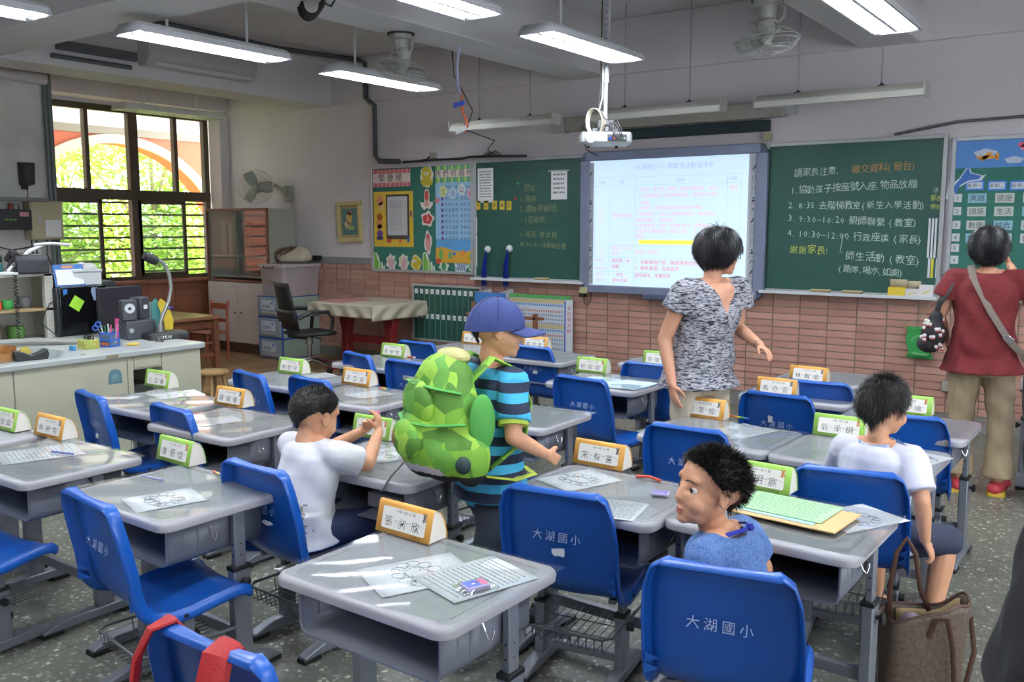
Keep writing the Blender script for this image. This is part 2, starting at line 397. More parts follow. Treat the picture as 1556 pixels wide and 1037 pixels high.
struct('ground', MB().box(-60, ox-.3, -40, 40, -3.6, -3.5), M('lawn', '#7f9a4a', .9, noise=.2, nscale=1))
def tree(x, y, h, r, seed, label, cols):
    rr = random.Random(seed); t = thing('broadleaf_tree', label, 'tree', (x, y, -3.5))
    tb = MB(); tb.tube([(0, 0, 0), (.1, .05, h*.4), (0, .1, h*.8)], [.12, .09, .03], 8)
    for k in range(7):
        a = rr.uniform(0, 2*PI); z0 = h*rr.uniform(.3, .6); tb.tube([(0, 0, z0), (math.cos(a)*r*.4, math.sin(a)*r*.4, z0+h*.15), (math.cos(a)*r*.85, math.sin(a)*r*.85, z0+h*.22)], [.04, .03, .01], 5)
    tb.build('trunk', M('bark', '#8a7c66', .9), t)
    nb = MB(); vs = []; fs = []; mi = []
    for k in range(15000):
        c = rr.randrange(26); q = random.Random(seed*100+c); a = q.uniform(0, 2*PI); el = q.uniform(-.5, 1); rad = q.uniform(.35, 1)
        cc = (math.cos(a)*r*rad*math.cos(el), math.sin(a)*r*rad*math.cos(el), h*.62+el*h*.36); sp = r*.3
        p = Vector((cc[0]+rr.gauss(0, sp), cc[1]+rr.gauss(0, sp), cc[2]+rr.gauss(0, sp*.45)))
        d = Vector((rr.uniform(-1, 1), rr.uniform(-1, 1), rr.uniform(-.5, .2))).normalized(); e = d.cross(Vector((0, 0, 1))).normalized()*rr.uniform(.03, .06); L_ = d*rr.uniform(.1, .2)
        b = len(vs); vs += [p, p+L_*.5+e, p+L_, p+L_*.5-e]; fs.append((b, b+1, b+2, b+3)); mi.append(rr.randrange(3))
    nb.v = vs; nb.f = fs; nb.mi = mi
    tag(nb.build('foliage', cols, t, smooth=False), kind='stuff')
lc = [M('leaf_a', '#c8dc6a', .6), M('leaf_b', '#a9cc55', .6), M('leaf_c', '#e4ee9a', .6)]
for m_ in lc: m_.node_tree.nodes['Principled BSDF'].inputs['Transmission Weight'].default_value = 0
tree(-18.0, 6.0, 7.6, 2.3, 1, 'bright green leafy tree seen through the pane nearest the glass-fronted cabinet', lc)
tree(-17.0, 3.4, 8.2, 2.4, 2, 'bright green leafy tree filling the middle of the arched opening outside', lc)
tree(-21, 8.4, 9, 3.0, 3, 'tall green tree farthest out beyond the arch', lc)
tree(-17.5, .8, 7.5, 2.3, 4, 'green leafy tree outside, partly behind the wall pillar with the meter box', lc)
tree(-22.5, 4.5, 9, 3.2, 5, 'pale green tree standing behind the nearer trees outside the arch', lc)
# ================================================================== CEILING LIGHTS
lamp_w = M('lamp_housing', '#d9dade', .4)
tube_m = M('lit_tube', '#f2f8ff', .5, emit=TUBE_STRENGTH)
refl_m = M('lamp_reflector', '#e9edf2', .25, metal=.2)
def make_fixture():
    t = thing('louvre_light', 'x', 'light')
    m = MB(); L_ = .63; w_ = .15
    ring = [(-w_, 0), (-w_+.02, .045), (-w_+.05, .07), (w_-.05, .07), (w_-.02, .045), (w_, 0)]
    m.loft([[(a*.96, -L_, b*.9) for a, b in ring], [(a, -L_+.03, b) for a, b in ring], [(a, L_-.03, b) for a, b in ring], [(a*.96, L_, b*.9) for a, b in ring]], False, False, close=False)
    m.add([(a*.96, -L_, b*.9) for a, b in ring], [tuple(range(6))]); m.add([(a*.96, L_, b*.9) for a, b in ring], [tuple(range(6))])
    m.build('housing', lamp_w, t, solid=.003, ang=30)
    m = MB(); m.box(-.012, .012, -L_+.03, L_-.03, .002, .06)
    for s in (-1, 1): m.box(s*(w_-.012)-.002, s*(w_-.012)+.002, -L_+.02, L_-.02, 0, .04)
    m.build('reflector', refl_m, t)
    for s in (-1, 1):
        m = MB(); m.cyl((s*.068, -L_+.04, .034), (s*.068, L_-.04, .034), .014, n=10); m.build('tube', tube_m, t)
    bl = MB().box(-.13, .13, -.0012, .0012, 0, .018).mesh('louvre_blade', refl_m)
    for i in range(16):
        q = bpy.data.objects.new('louvre_blade', bl); COL.objects.link(q); q.parent = t; q.location = (0, -L_+.06+i*(2*L_-.12)/15, 0)
    for s in (-1, 1):
        m = MB(); m.cyl((0, s*.33, .068), (0, s*.33, H_CEIL-2.8), .0095, n=8); m.build('hanging_rod', lamp_w, t)
    return t
fx = make_fixture(); fx.location = (-5.58, -3.42, 2.8); fx['label'] = 'lit twin-tube louvre light nearest the window wall, farther from the blackboard'; fx['group'] = 'lit louvre lights'
for (x, y, lab) in ((-5.62, -1.62, 'lit louvre light in front of the ceiling fan, by the bulletin board'), (-5.62, -5.22, 'lit louvre light at the top corner beside the wall pillar'),
                    (-3.42, -3.68, 'lit louvre light at the top edge above the hanging orange strap'), (-3.42, -1.87, 'lit louvre light directly in front of the projector pole'),
                    (-1.5, -1.78, 'brightest louvre light, hanging over the written blackboard'),
                    (-5.6, -7.1, 'added louvre light out of the picture beside the window wall, brightening the pillar'), (-7.6, -5.4, 'unseen extra louvre light added close to the window wall to brighten the pillar'), (-3.42, -5.5, 'louvre light'), (-1.5, -3.6, 'louvre light'), (-1.5, -5.4, 'louvre light'), (.7, -1.8, 'louvre light'), (.7, -3.6, 'louvre light'), (.7, -5.4, 'louvre light'), (-3.42, -7.4, 'louvre light'), (-1.5, -7.4, 'louvre light')):  # the two unseen window-wall fixtures are added to brighten the pillar
    if lab == 'louvre light': lab = 'lit louvre light out of the picture, %s row back and %s column over' % (('first', 'second', 'third', 'fourth')[int((-y-1.2)//1.75)], ('first', 'second', 'third')[int((x+4.2)//1.9)])
    copy_tree(fx, (x, y, 2.8), 0, lab, 'lit louvre lights')
def make_dark():
    """unlit louvre light near the window"""
    t = thing('unlit_louvre_light', 'unlit pale louvre light hanging in front of the window top', 'light', (-9.1, -1.35, 2.79))
    m = MB(); ring = [(-.15, 0), (-.13, .045), (-.1, .07), (.1, .07), (.13, .045), (.15, 0)]
    m.loft([[(a, -.63, b) for a, b in ring], [(a, .63, b) for a, b in ring]], True, True); m.build('housing', lamp_w, t, ang=30)
    for i in range(16): MB().box(-.13, .13, -.58+i*.077, -.577+i*.077, -.004, .0).build('louvre_blade', M('louvre_dark', '#a9a7a4', .3), t, smooth=False)
    for s in (-1, 1): MB().cyl((0, s*.33, .068), (0, s*.33, H_CEIL-2.79), .009, n=8).build('hanging_rod', lamp_w, t)
make_dark()
# ================================================================== SCHOOL DESKS AND CHAIRS
top_m = M('desk_plastic', '#a09fa4', .38, noise=.03, nscale=3)
inlay_m = M('desk_inlay', '#94979a', .3)
steel = M('grey_steel', '#7f838c', .38, metal=.35, noise=.05, nscale=4)
tub_m = M('tub_plastic', '#6b6f7a', .42, noise=.05, nscale=3)
dark_st = M('dark_wire', '#5c5e64', .4, metal=.3)
blk = M('black_rubber', '#17181a', .5)
chrome = M('chrome', '#c8c8cc', .18, metal=1)
blue_m = M('blue_chair_plastic', '#1452a8', .3, noise=.1, nscale=3, spec=.55)
print_m = M('worn_white_print', '#7f9ed8', .6)
DZ = .62
def foot_bar(mb, x, y0, y1, w_=.05):
    """long runner on the floor with sloping ends"""
    p = [(y0, .016), (y1, .016), (y1, .026), (y1-.06, .052), (y0+.09, .052), (y0, .026)]
    mb.prism(p, 'x', x-w_/2, x+w_/2)
def make_desk():
    t = thing('school_desk', 'x', 'desk')
    W, D = .308, .25
    m = MB(); o_ = rrect(-W, W, -D, D, .045, 6)
    def off(poly, k, z): return [(x*(1-k/W), y*(1-k/D), z) for x, y in poly]
    m.loft([off(o_, .012, DZ-.036), off(o_, .002, DZ-.03), off(o_, 0, DZ-.012), off(o_, .004, DZ-.003), off(o_, .012, DZ), off(o_, .035, DZ), off(o_, .037, DZ-.003)], True, True)
    m.build('desktop', top_m, t, ang=50)
    m = MB(); i_ = rrect(-W+.04, W-.04, -D+.035, D-.05, .02, 4); m.loft([[(x, y, DZ-.0035) for x, y in i_], [(x, y, DZ-.0018) for x, y in i_]], False, True)
    m.box(-W+.06, W-.06, D-.042, D-.032, DZ-.004, DZ-.0015)
    m.build('desktop_inlay', inlay_m, t)
    # book tub, open towards the pupil
    m = MB(); x = .25; zt, zb = DZ-.036, DZ-.168
    prof = [(-x, zt), (-x, zb+.03), (-x+.006, zb+.012), (-x+.024, zb), (x-.024, zb), (x-.006, zb+.012), (x, zb+.03), (x, zt)]
    m.loft([[(a, -.2, b) for a, b in prof], [(a, .17, b) for a, b in prof]], False, False, close=False)
    m.add([(a, .17, b) for a, b in prof], [tuple(range(8))])
    tb = m.build('book_tub', tub_m, t, solid=.005, ang=60)
    m = MB(); m.tube([(a, -.2, b) for a, b in prof], .0045, 6); m.build('rolled_rim', tub_m, tb)
    for s in (-1, 1):
        m = MB(); m.box(s*.25-.003, s*.25+.003, -.14, -.134, zb+.03, zt-.01); m.box(s*.25-.004, s*.25+.004, -.09, -.083, zb+.03, zt-.01); m.build('tub_rib', tub_m, tb)
        m = MB(); m.tube([(s*.254, -.04, zt-.03), (s*.27, -.04, zt-.065), (s*.282, -.04, zt-.075), (s*.287, -.035, zt-.055), (s*.285, -.03, zt-.045)], .0028, 6); m.build('bag_hook', chrome, t)
        # telescopic leg
        m = MB(); m.box(s*.272-.011, s*.272+.011, .035, .08, .3, DZ-.03); q = m.build('leg', steel, t, bevel=.003)
        m = MB()
        for z in (.43, .47): m.cyl((s*.272-.0115, .058, z), (s*.272+.0115, .058, z), .003, n=6)
        m.cyl((s*.272, .034, .43), (s*.272, .0345, .43), .004, n=6); m.cyl((s*.272, .034, .47), (s*.272, .0345, .47), .004, n=6)
        tag(m.build('adjusting_hole', blk, q), kind='stuff')
        m = MB(); m.box(s*.272-.019, s*.272+.019, .022, .092, .05, .385); q = m.build('leg_sleeve', steel, t, bevel=.005)
        m = MB(); m.box(s*.272-.021, s*.272+.021, .02, .094, .378, .393); m.build('sleeve_collar', blk, q, bevel=.002)
        m = MB(); m.cyl((s*.289, .055, .34), (s*.306, .055, .34), .007, n=8); m.lathe([(.012, 0), (.018, .004), (.019, .013), (.012, .018), (0, .018)], (s*.302, .055, .34), 12, 'x') if s > 0 else m.lathe([(.012, 0), (.018, -.004), (.019, -.013), (.012, -.018), (0, -.018)], (s*.302, .055, .34), 12, 'x')
        m.build('clamp_knob', blk, q)
        m = MB(); foot_bar(m, s*.272, -.2, .2); q = m.build('foot_bar', steel, t, bevel=.004)
        [MB().box(s*.272-.027, s*.272+.027, a_, a_+.085, 0, .018).build('foot_pad', blk, q, bevel=.003) for a_ in (-.205, .12)]
    m = MB(); m.box(-.255, .255, .045, .07, .12, .16); m.build('cross_bar', steel, t, bevel=.003)
    return t
def make_chair():
    t = thing('school_chair', 'x', 'chair')
    # shell: path of (y, z, half width, curl) from the top of the back down to the seat front
    path = [(-.25, .718, .145), (-.247, .70, .172), (-.238, .645, .19), (-.22, .56, .197), (-.208, .50, .198), (-.200, .44, .198), (-.188, .39, .197), (-.155, .352, .195), (-.10, .337, .194), (-.03, .340, .192), (.05, .352, .19), (.12, .360, .187), (.165, .354, .183), (.187, .335, .178)]
    P2 = []
    for i in range(len(path)-1):
        for k in range(2): a = k/2; P2.append(tuple(path[i][j]*(1-a)+path[i+1][j]*a for j in range(3)))
    P2.append(path[-1])
    n = len(P2); rings = []
    for i, (y, z, w_) in enumerate(P2):
        a = P2[max(0, i-1)]; b = P2[min(n-1, i+1)]; ty, tz = b[0]-a[0], b[1]-a[1]; l = math.hypot(ty, tz); ty /= l; tz /= l
        ny, nz = -tz, ty     # towards the sitter / up
        if ny < 0 and i < n//2: ny, nz = -ny, -nz
        if i >= n//2 and nz < 0: ny, nz = -ny, -nz
        back = 1 if i < n*.5 else .75
        row = []
        for u in (-1.03, -1.02, -1.0, -.955, -.86, -.66, -.4, -.13, .13, .4, .66, .86, .955, 1.0, 1.02, 1.03):
            au = abs(u); c = 0
            if au > .99: c = -(.036 if au > 1.025 else .02 if au > 1.01 else .004)*back
            elif au > .9: c = .006
            hollow = .012*(1-min(1, au))*(-1)
            d = c+hollow
            row.append((u*w_, y+ny*d, z+nz*d))
        rings.append(row)
    # rolled top edge
    y, z, w_ = P2[0]; top = []
    for (dy, dz, k) in ((-.036, -.012, 1.0), (-.02, -.001, 1.0)):
        top.append([(r[0], y+dy, z+dz) for r in rings[0]])
    yf, zf, wf = P2[-1]
    bot = [[(r[0]*.985, yf-.004, zf-.018) for r in rings[-1]]]
    m = MB(); m.loft(top+rings+bot, False, False, close=False)
    sh = m.build('shell', blue_m, t, solid=.005, ang=55)
    # gussets where the back meets the seat, screws
    for s in (-1, 1):
        for z in (.43, .40):
            m = MB()
            m.add([(s*.198, -.24, z+.02), (s*.198, -.235, z-.012), (s*.165, -.21, z-.008), (s*.198, -.2, z)], [(0,1,2), (0,2,3), (0,3,1), (1,3,2)])
            m.build('gusset', blue_m, sh)
    for s in (-1, 1): MB().cyl((s*.195, -.06, .325), (s*.2, -.06, .325), .008, n=10).build('side_screw', blk, sh)
    for s in (-1, 1):
        m = MB(); m.box(s*.15-.012, s*.15+.012, -.05, -.015, .16, .328); q = m.build('leg', steel, t, bevel=.003)
        m = MB(); m.box(s*.15-.018, s*.15+.018, -.062, -.003, .04, .24); q = m.build('leg_sleeve', steel, t, bevel=.004)
        m = MB(); m.box(s*.15-.02, s*.15+.02, -.064, -.001, .236, .25); m.build('sleeve_collar', blk, q, bevel=.002)
        m = MB(); m.cyl((s*.165, -.032, .2), (s*.19, -.032, .2), .014, n=10); m.build('clamp_knob', blk, q)
        m = MB(); foot_bar(m, s*.15, -.2, .17, .045); q = m.build('foot_bar', steel, t, bevel=.004)
        [MB().box(s*.15-.024, s*.15+.024, a_, a_+.075, 0, .018).build('foot_pad', blk, q, bevel=.003) for a_ in (-.205, .1)]
        m = MB(); m.box(s*.15-.012, s*.15+.012, -.14, .12, .316, .332); m.build('seat_rail', steel, t, bevel=.002)
    m = MB(); m.box(-.14, .14, -.045, -.02, .07, .1); m.build('cross_bar', steel, t, bevel=.003)
    # wire book basket
    m = MB(); y0, y1, zt, zb = -.2, .13, .215, .165
    m.tube([(.165, y1, zt), (.165, y0+.03, zt), (.14, y0, zt), (-.14, y0, zt), (-.165, y0+.03, zt), (-.165, y1, zt)], .0055, 6)
    bk = m.build('basket', dark_st, t)
    m = MB()
    for i in range(11):
        x = -.14+.028*i; m.tube([(x, y0, zt), (x, y0+.008, zb), (x, y1, zb)], .0024, 4)
    for y in (-.08, .02): m.tube([(-.163, y, zt), (-.155, y, zb), (.155, y, zb), (.163, y, zt)], .0024, 4)
    tag(m.build('basket_wire', dark_st, bk), kind='stuff')
    return t
desk0 = make_desk(); chair0 = make_chair()
lead_chair = [0]
COLN = {'E': "column beside the teacher's counter", 'D': "second column from the teacher's counter", 'C': 'middle column', 'B': "fourth column from the teacher's counter", 'A': "column farthest from the teacher's counter"}
ROWN = {1: 'back row nearest the viewer', 2: 'second row from the back', 3: 'middle row', 4: 'second row from the blackboard', 5: 'row nearest the blackboard'}
DESKS = {  # centre x, y, turn
 ('E',1): (-4.36,-5.74,.00), ('D',1): (-3.63,-5.73,.0), ('C',1): (-2.80,-5.70,-.02), ('B',1): (-1.60,-5.765,-.01),
 ('E',2): (-4.35,-4.75,.02), ('D',2): (-3.60,-4.87,.02), ('C',2): (-2.47,-4.95,.03), ('B',2): (-1.56,-4.81,-.02), ('A',2): (-.95,-4.735,-.02),
 ('E',3): (-4.34,-3.85,.03), ('D',3): (-3.58,-4.00,.03), ('C',3): (-2.59,-3.90,.02), ('B',3): (-1.59,-3.715,-.02), ('A',3): (-.97,-3.735,-.02),
 ('E',4): (-4.33,-3.0,.02), ('D',4): (-3.58,-3.1,.02), ('C',4): (-2.70,-2.79,0), ('B',4): (-1.59,-2.5,0), ('A',4): (-.96,-3.0,0),
 ('E',5): (-4.32,-2.1,.02), ('D',5): (-3.62,-2.1,0), ('C',5): (-2.72,-1.85,0), ('B',5): (-1.62,-1.85,0), ('A',5): (-.35,-1.3,.1)}
first = True
for k_ in DESKS: DESKS[k_] = (DESKS[k_][0]+.012,)+DESKS[k_][1:]
for (c, r), (x, y, a) in DESKS.items():
    lab = 'grey school desk, '+COLN[c]+', '+ROWN[r]
    if (c, r) == ('B', 1): lab = 'nearest grey school desk, with orange name card, wreath drawing and open front tub'
    if (c, r) == ('A', 2): lab = 'grey school desk under green sheets and envelope, beside the boy in blue'
    if first: desk0.location = (x, y, 0); desk0.rotation_euler.z = a; desk0['label'] = lab; desk0['group'] = 'grey school desks'; first = False
    else: copy_tree(desk0, (x, y, 0), a, lab, 'grey school desks')
# chair: centre x, y of the seat; back top lies .245 behind
CHAIRS = {
 ('E',1): (-4.3,-6.12,.0,''), ('D',1): (-3.5,-6.05,.1,''), ('C',1): (-2.62,-5.83,-.14,''), ('B',1): (-1.52,-6.22,.02,''),
 ('E',2): (-4.29,-4.87,-.20,''), ('D',2): (-3.68,-4.83,-.13,''), ('C',2): (-2.53,-5.28,-.06,''), ('B',2): (-1.56,-4.92,.15,''), ('A',2): (-.88,-5.24,.2,''),
 ('E',3): (-4.17,-3.98,-.22,''), ('D',3): (-3.77,-3.90,-.12,''), ('C',3): (-2.45,-4.15,-.1,''), ('B',3): (-1.575,-3.82,.0,''), ('A',3): (-.87,-4.12,.16,''),
 ('E',4): (-4.22,-3.05,-.3,''), ('D',4): (-3.78,-3.1,-.1,''), ('C',4): (-2.56,-3.0,-.12,''), ('B',4): (-1.52,-2.85,-.03,''), ('A',4): (-.92,-3.03,.1,''),
 ('E',5): (-4.38,-2.34,-.05,''), ('D',5): (-3.54,-2.06,-.1,''), ('C',5): (-2.52,-2.3,.0,''), ('B',5): (-1.5,-2.36,.08,''), ('A',5): (-.3,-1.75,.2,'')}
rp = random.Random(5); chairs = {}
first = True
for (c, r), (x, y, a, _) in CHAIRS.items():
    lab = 'blue plastic school chair, '+COLN[c]+', '+ROWN[r]
    if (c, r) == ('B', 1): lab = 'blue school chair in the near corner with red straps hung over its back'
    if (c, r) == ('A', 2): lab = 'blue school chair with white lettering under the boy in the blue shirt'
    if first: ch = chair0; ch.location = (x, y, 0); ch.rotation_euler.z = a; ch['label'] = lab; ch['group'] = 'blue school chairs'; first = False
    else: ch = copy_tree(chair0, (x, y, 0), a, lab, 'blue school chairs')
    chairs[(c, r)] = ch
# school name printed on the backs, white patches worn or taped on
bT = Matrix.Translation((0, -.2305, .56)) @ Matrix.Rotation(math.radians(-7), 4, 'X') @ Matrix.Rotation(PI/2, 4, 'X')
pr = MB(); pr.T = bT; text(pr, '大湖國小', 0, -.02, .036, .02, -.004, center=True, gap=.25, z=.012)
pmesh_ = pr.mesh('printed_lettering', M('worn_print', '#a9bbdd', .7))
for k, ch in chairs.items():
    o = bpy.data.objects.new('printed_lettering', pmesh_); COL.objects.link(o); o.parent = ch
    if k in (('A', 5), ('E', 1), ('D', 1)): o.hide_render = False
patch = M('worn_patch', '#c9cfd8', .8)
def add_patch(k, x, z, w_, h_, name='taped_label', rag=False, rot=0):
    m = MB(); rr = random.Random(x*100+z); n = 9 if rag else 4
    if rag: pts = [(w_*(.5+.3*rr.random())*math.cos(2*PI*i/n), h_*(.4+.5*rr.random())*math.sin(2*PI*i/n)) for i in range(n)]
    else: pts = [(-w_/2, -h_/2), (w_/2, -h_/2), (w_/2, h_/2), (-w_/2, h_/2)]
    ca, sa = math.cos(rot), math.sin(rot); pts = [(p[0]*ca-p[1]*sa, p[0]*sa+p[1]*ca) for p in pts]
    m.T = bT @ Matrix.Translation((x, z, .012)); m.loft([[(a, b, 0) for a, b in pts], [(a, b, .0012) for a, b in pts]], False, True)
    m.build(name, patch, chairs[k], smooth=False)
add_patch(('B',2), .005, -.055, .035, .026, 'worn_patch', True); add_patch(('B',4), -.04, .025, .024, .05, rot=.12)
add_patch(('C',4), .03, -.055, .05, .022); add_patch(('D',5), .02, -.03, .04, .022); add_patch(('E',2), .03, -.06, .035, .022); add_patch(('D',2), .04, -.06, .04, .022); add_patch(('C',2), .04, -.05, .045, .016, 'worn_patch', True)
# ================================================================== FRONT WALL
alu = M('aluminium', '#b9bcbe', .35, metal=.4)
white_p = M('paper_white', '#e9e9ea', .6)
ink = M('ink', '#3b3d42', .7)
Y1 = -.03
def W(x0, x1, z0, z1, y0, y1, mb=None, mi=None): return (mb or MB()).box(min(x0, x1), max(x0, x1), min(y0, y1), max(y0, y1), min(z0, z1), max(z0, z1), mi)
def flat(mb, pts, y, t=.001, mi=None):
    """a flat cut-out on the wall, pts as (x, z)"""
    mb.loft([[(a, y, b) for a, b in pts], [(a, y-t, b) for a, b in pts]], True, True, mi); return mb
def blob(cx, cz, rx, rz, n=16, wob=0, k=3, ph=0): return [(cx+rx*math.cos(2*PI*i/n)*(1+wob*math.sin(k*2*PI*i/n+ph)), cz+rz*math.sin(2*PI*i/n)*(1+wob*math.sin(k*2*PI*i/n+ph))) for i in range(n)]
def board(name, label, cat, x0, x1, z0, z1, face, y=0, fr=.03, parts=True):
    t = thing(name, label, cat, ((x0+x1)/2, 0, z0))
    cx = (x0+x1)/2; a, b = x0-cx, x1-cx; h = z1-z0
    W(a+.005, b-.005, .005, h-.005, -.022, -.002).build('board_face', face, t, smooth=False)
    m = MB(); W(a, a+fr, 0, h, -.034, -.001, m); W(b-fr, b, 0, h, -.034, -.001, m); W(a+fr, b-fr, h-fr, h, -.034, -.001, m); W(a+fr, b-fr, 0, fr, -.034, -.001, m)
    m.build('frame', alu, t, bevel=.003); return t
green = M('green_felt', '#2f6a5c', .85, noise=.05, nscale=6)
chalk = M('chalkboard', '#1f4a40', .5, noise=.1, nscale=2.5)
bb = board('bulletin_board', 'green felt bulletin board covered with sea creature cut-outs and posters', 'board', -7.35, -5.875, 1.05, 2.225, green)
cb1 = board('chalkboard', 'dark green chalkboard between the bulletin board and the bright screen', 'board', -5.865, -4.5, 1.01, 2.235, chalk)
cb2 = board('chalkboard', 'dark green chalkboard covered with lines of white and yellow chalk writing', 'board', -2.76, -1.365, 1.005, 2.245, chalk)
tt = board('timetable_board', 'green class timetable board with a blue sky banner behind the woman in red', 'board', -1.335, .35, 1.0, 2.215, green)
for (t, w_) in ((cb1, 1.36), (cb2, 1.39)):
    m = MB(); W(-w_/2, w_/2, -.006, .008, -.1, -.03, m); W(-w_/2, w_/2, -.006, .02, -.104, -.098, m); m.build('chalk_tray', M('tray_white', '#cdd0d2', .4), t, bevel=.002)
chw = M('chalk_white', '#c3cfc8', .9); chy = M('chalk_yellow', '#c9cf6a', .9); cho = M('chalk_orange', '#b98a52', .9)
def write(par, lines, mat, seed=1, jit=.09, thin=-.004, y=-.0235, name='chalk_writing', wx=0, wz=0):
    r = random.Random(seed)
    for (s, x, z, size, slope) in lines:
        m = MB(); m.T = wallT(0, 0, y); text(m, s, x-par.location.x, z-par.location.z, size, jit, thin, sx=.95, rnd=r, slope=slope)
        m.build(name, mat, par, smooth=False)
write(cb2, [('請家長注意,', -2.52, 1.968, .072, .03), ('1.協助孩子按座號入座,物品放櫃', -2.542, 1.829, .072, .03), ('子', -1.453, 1.806, .05, 0), ('2. 8:35 去階梯教室(新生入學活動)', -2.559, 1.705, .071, -.01),
            ('3. 9:30~10:20 親師聯繫 (教室)', -2.555, 1.597, .074, -.04), ('4. 10:30~12:00 行政座談 (家長)', -2.556, 1.477, .074, -.05),
            ('師生活動 (教室)', -2.077, 1.296, .081, -.06), ('(路隊,喝水,如廁)', -2.13, 1.194, .068, -.05)], chw, 2)
write(cb2, [('繳交資料(窗台)', -2.062, 1.984, .072, .02)], cho, 3)
write(cb2, [('謝謝家長!', -2.534, 1.341, .078, -.02), ('家長', -1.468, 1.752, .046, 0), ('學生', -1.465, 1.688, .042, 0)], chy, 4)
m = MB(); b0 = (-2.102, 1.496); b1 = (-2.121, 1.348); ox_, oz_ = cb2.location.x, cb2.location.z
m.tube([(b0[0]+.02-ox_, -.024, b0[1]-oz_), (b0[0]-ox_, -.024, b0[1]-.01-oz_), (b1[0]-ox_, -.024, b1[1]-oz_), (b1[0]+.02-ox_, -.024, b1[1]-.005-oz_)], .0025, 4); m.build('chalk_bracket', chw, cb2)
write(cb1, [('調查', -5.231, 1.911, .074, 0), ('1.路隊', -5.287, 1.801, .076, 0), ('2.課後照顧班', -5.286, 1.703, .078, 0), ('(莊老師)', -5.222, 1.598, .07, 0), ('1.報名 常汰班', -5.286, 1.453, .076, -.02), ('8/31~9/14課後社團', -5.278, 1.361, .062, -.04)], M('chalk_brown', '#8f8e66', .9), 6)
# papers, magnets and strips on the left chalkboard
def sheet(name, label, cat, x, z, w_, h_, mat=white_p, y=-.0235, rows=0, group=None, rowmat=None, tilt=0, th=.0012, parts=None):
    o = thing(name, label, cat, (x, y, z), 0, group); o.rotation_euler.y = tilt
    W(-w_/2, w_/2, -h_/2, h_/2, -th, 0).build('sheet', mat, o, smooth=False)
    if rows:
        m = MB(); r = random.Random(int(x*100))
        for i in range(rows):
            z0 = h_/2-h_*.1-(i*h_*.8/rows); a = -w_*.38
            while a < w_*.34: b = min(w_*.38, a+r.uniform(.06, .3)*w_); W(a, b, z0-h_*.22/rows, z0+h_*.12/rows, -th-.0006, -th, m); a = b+w_*.04
        m.build('printed_line', rowmat or M('grey_print', '#8d8f94', .8), o, smooth=False)
    return o
sheet('notice_sheet', 'white printed notice at the top corner of the chalkboard next to the bulletin board', 'paper', -5.717, 1.975, .2, .35, rows=10)
p = sheet('notice_sheet', 'white sheet hanging from a bar near the bright screen', 'paper', -4.818, 1.952, .185, .27, rows=5)
W(-.12, .12, .135, .148, -.012, 0).build('hanging_bar', alu, p, bevel=.002)
ypl = M('yellow_card', '#d8b83a', .6)
for i, u in enumerate(((726,312), (738,312), (751,312), (762.5,312), (773,312.5))):
    x, z = ((-5.812, 1.775), (-5.709, 1.774), (-5.6, 1.773), (-5.504, 1.771), (-5.417, 1.767))[i]
    o = tag(thing('number_card', 'yellow card reading %s in the row of number cards' % ('one','two','three','four','five')[i], 'card', (x, -.0235, z), 0, 'yellow number cards'))
    W(-.03, .03, -.045, .045, -.0012, 0).build('card_face', ypl, o, smooth=False)
    m = MB(); m.T = wallT(0, 0, -.002); text(m, str(i+1), 0, -.022, .07, center=True); m.build('printed_number', ink, o, smooth=False)
for (x, z), c, l in (((-5.303, 1.984), '#2fa060', 'round green magnet on the chalkboard'), ((-5.335, 1.835), '#c03038', 'round red magnet on the chalkboard')):
    tag(MB().lathe([(0, -.01), (.012, -.009), (.014, 0), (0, 0)], (0, 0, 0), 12, 'y').build('magnet', M('magnet'+c, c, .4), None, loc=(x, -.023, z)), l, 'magnet')
for (x, z), h_ in (((-5.831, 1.566), .17), ((-5.832, 1.3), .33)):
    tag(W(-.006, .006, -h_/2, h_/2, -.004, 0).build('magnet_strip', white_p, None, loc=(x, -.0235, z), smooth=False), 'thin white magnetic strip at the chalkboard edge, '+('upper' if h_ < .2 else 'lower'), 'magnet')
lan = M('lanyard_blue', '#2530a0', .6)
def lanyard(x, z, lab):
    t = thing('lanyard_bunch', lab, 'lanyard', (x, -.024, z))
    MB().lathe([(0, -.03), (.02, -.028), (.034, -.016), (.036, 0), (0, 0)], (0, 0, 0), 16, 'y').build('suction_hook', M('hook_white', '#dfe0e0', .4), t)
    m = MB(); r = random.Random(int(x*10))
    for k in range(10):
        a = r.uniform(-.03, .03); m.tube([(0, -.03, -.005), (a*.6-.01, -.035-r.random()*.02, -.12), (a-.02, -.03-r.random()*.03, -.25), (a-.03, -.03, -.37-r.random()*.03)], .0075, 4, flat=.0015)
    m.build('strap', lan, t)
    m = MB()
    for k in range(6): a = r.uniform(-.045, .005); z0 = -.37-r.random()*.02; m.cyl((a, -.035, z0), (a, -.035, z0-.05), .004, n=6)
    m.build('metal_clip', chrome, t)
    m = MB()
    for k in range(5): a = -.08+k*.024; W(a, a+.05, -.53+.01*k, -.44+.008*k, -.05+.006*k, -.047+.006*k, m)
    m.build('badge_holder', clear('badge_plastic', '#e8eaee', .1, .1, .5), t, smooth=False)
lanyard(-5.685, 1.322, 'blue lanyards bunched on a white hook, nearer the bulletin board'); lanyard(-5.408, 1.333, 'blue lanyards bunched on a white hook, nearer the bright screen')
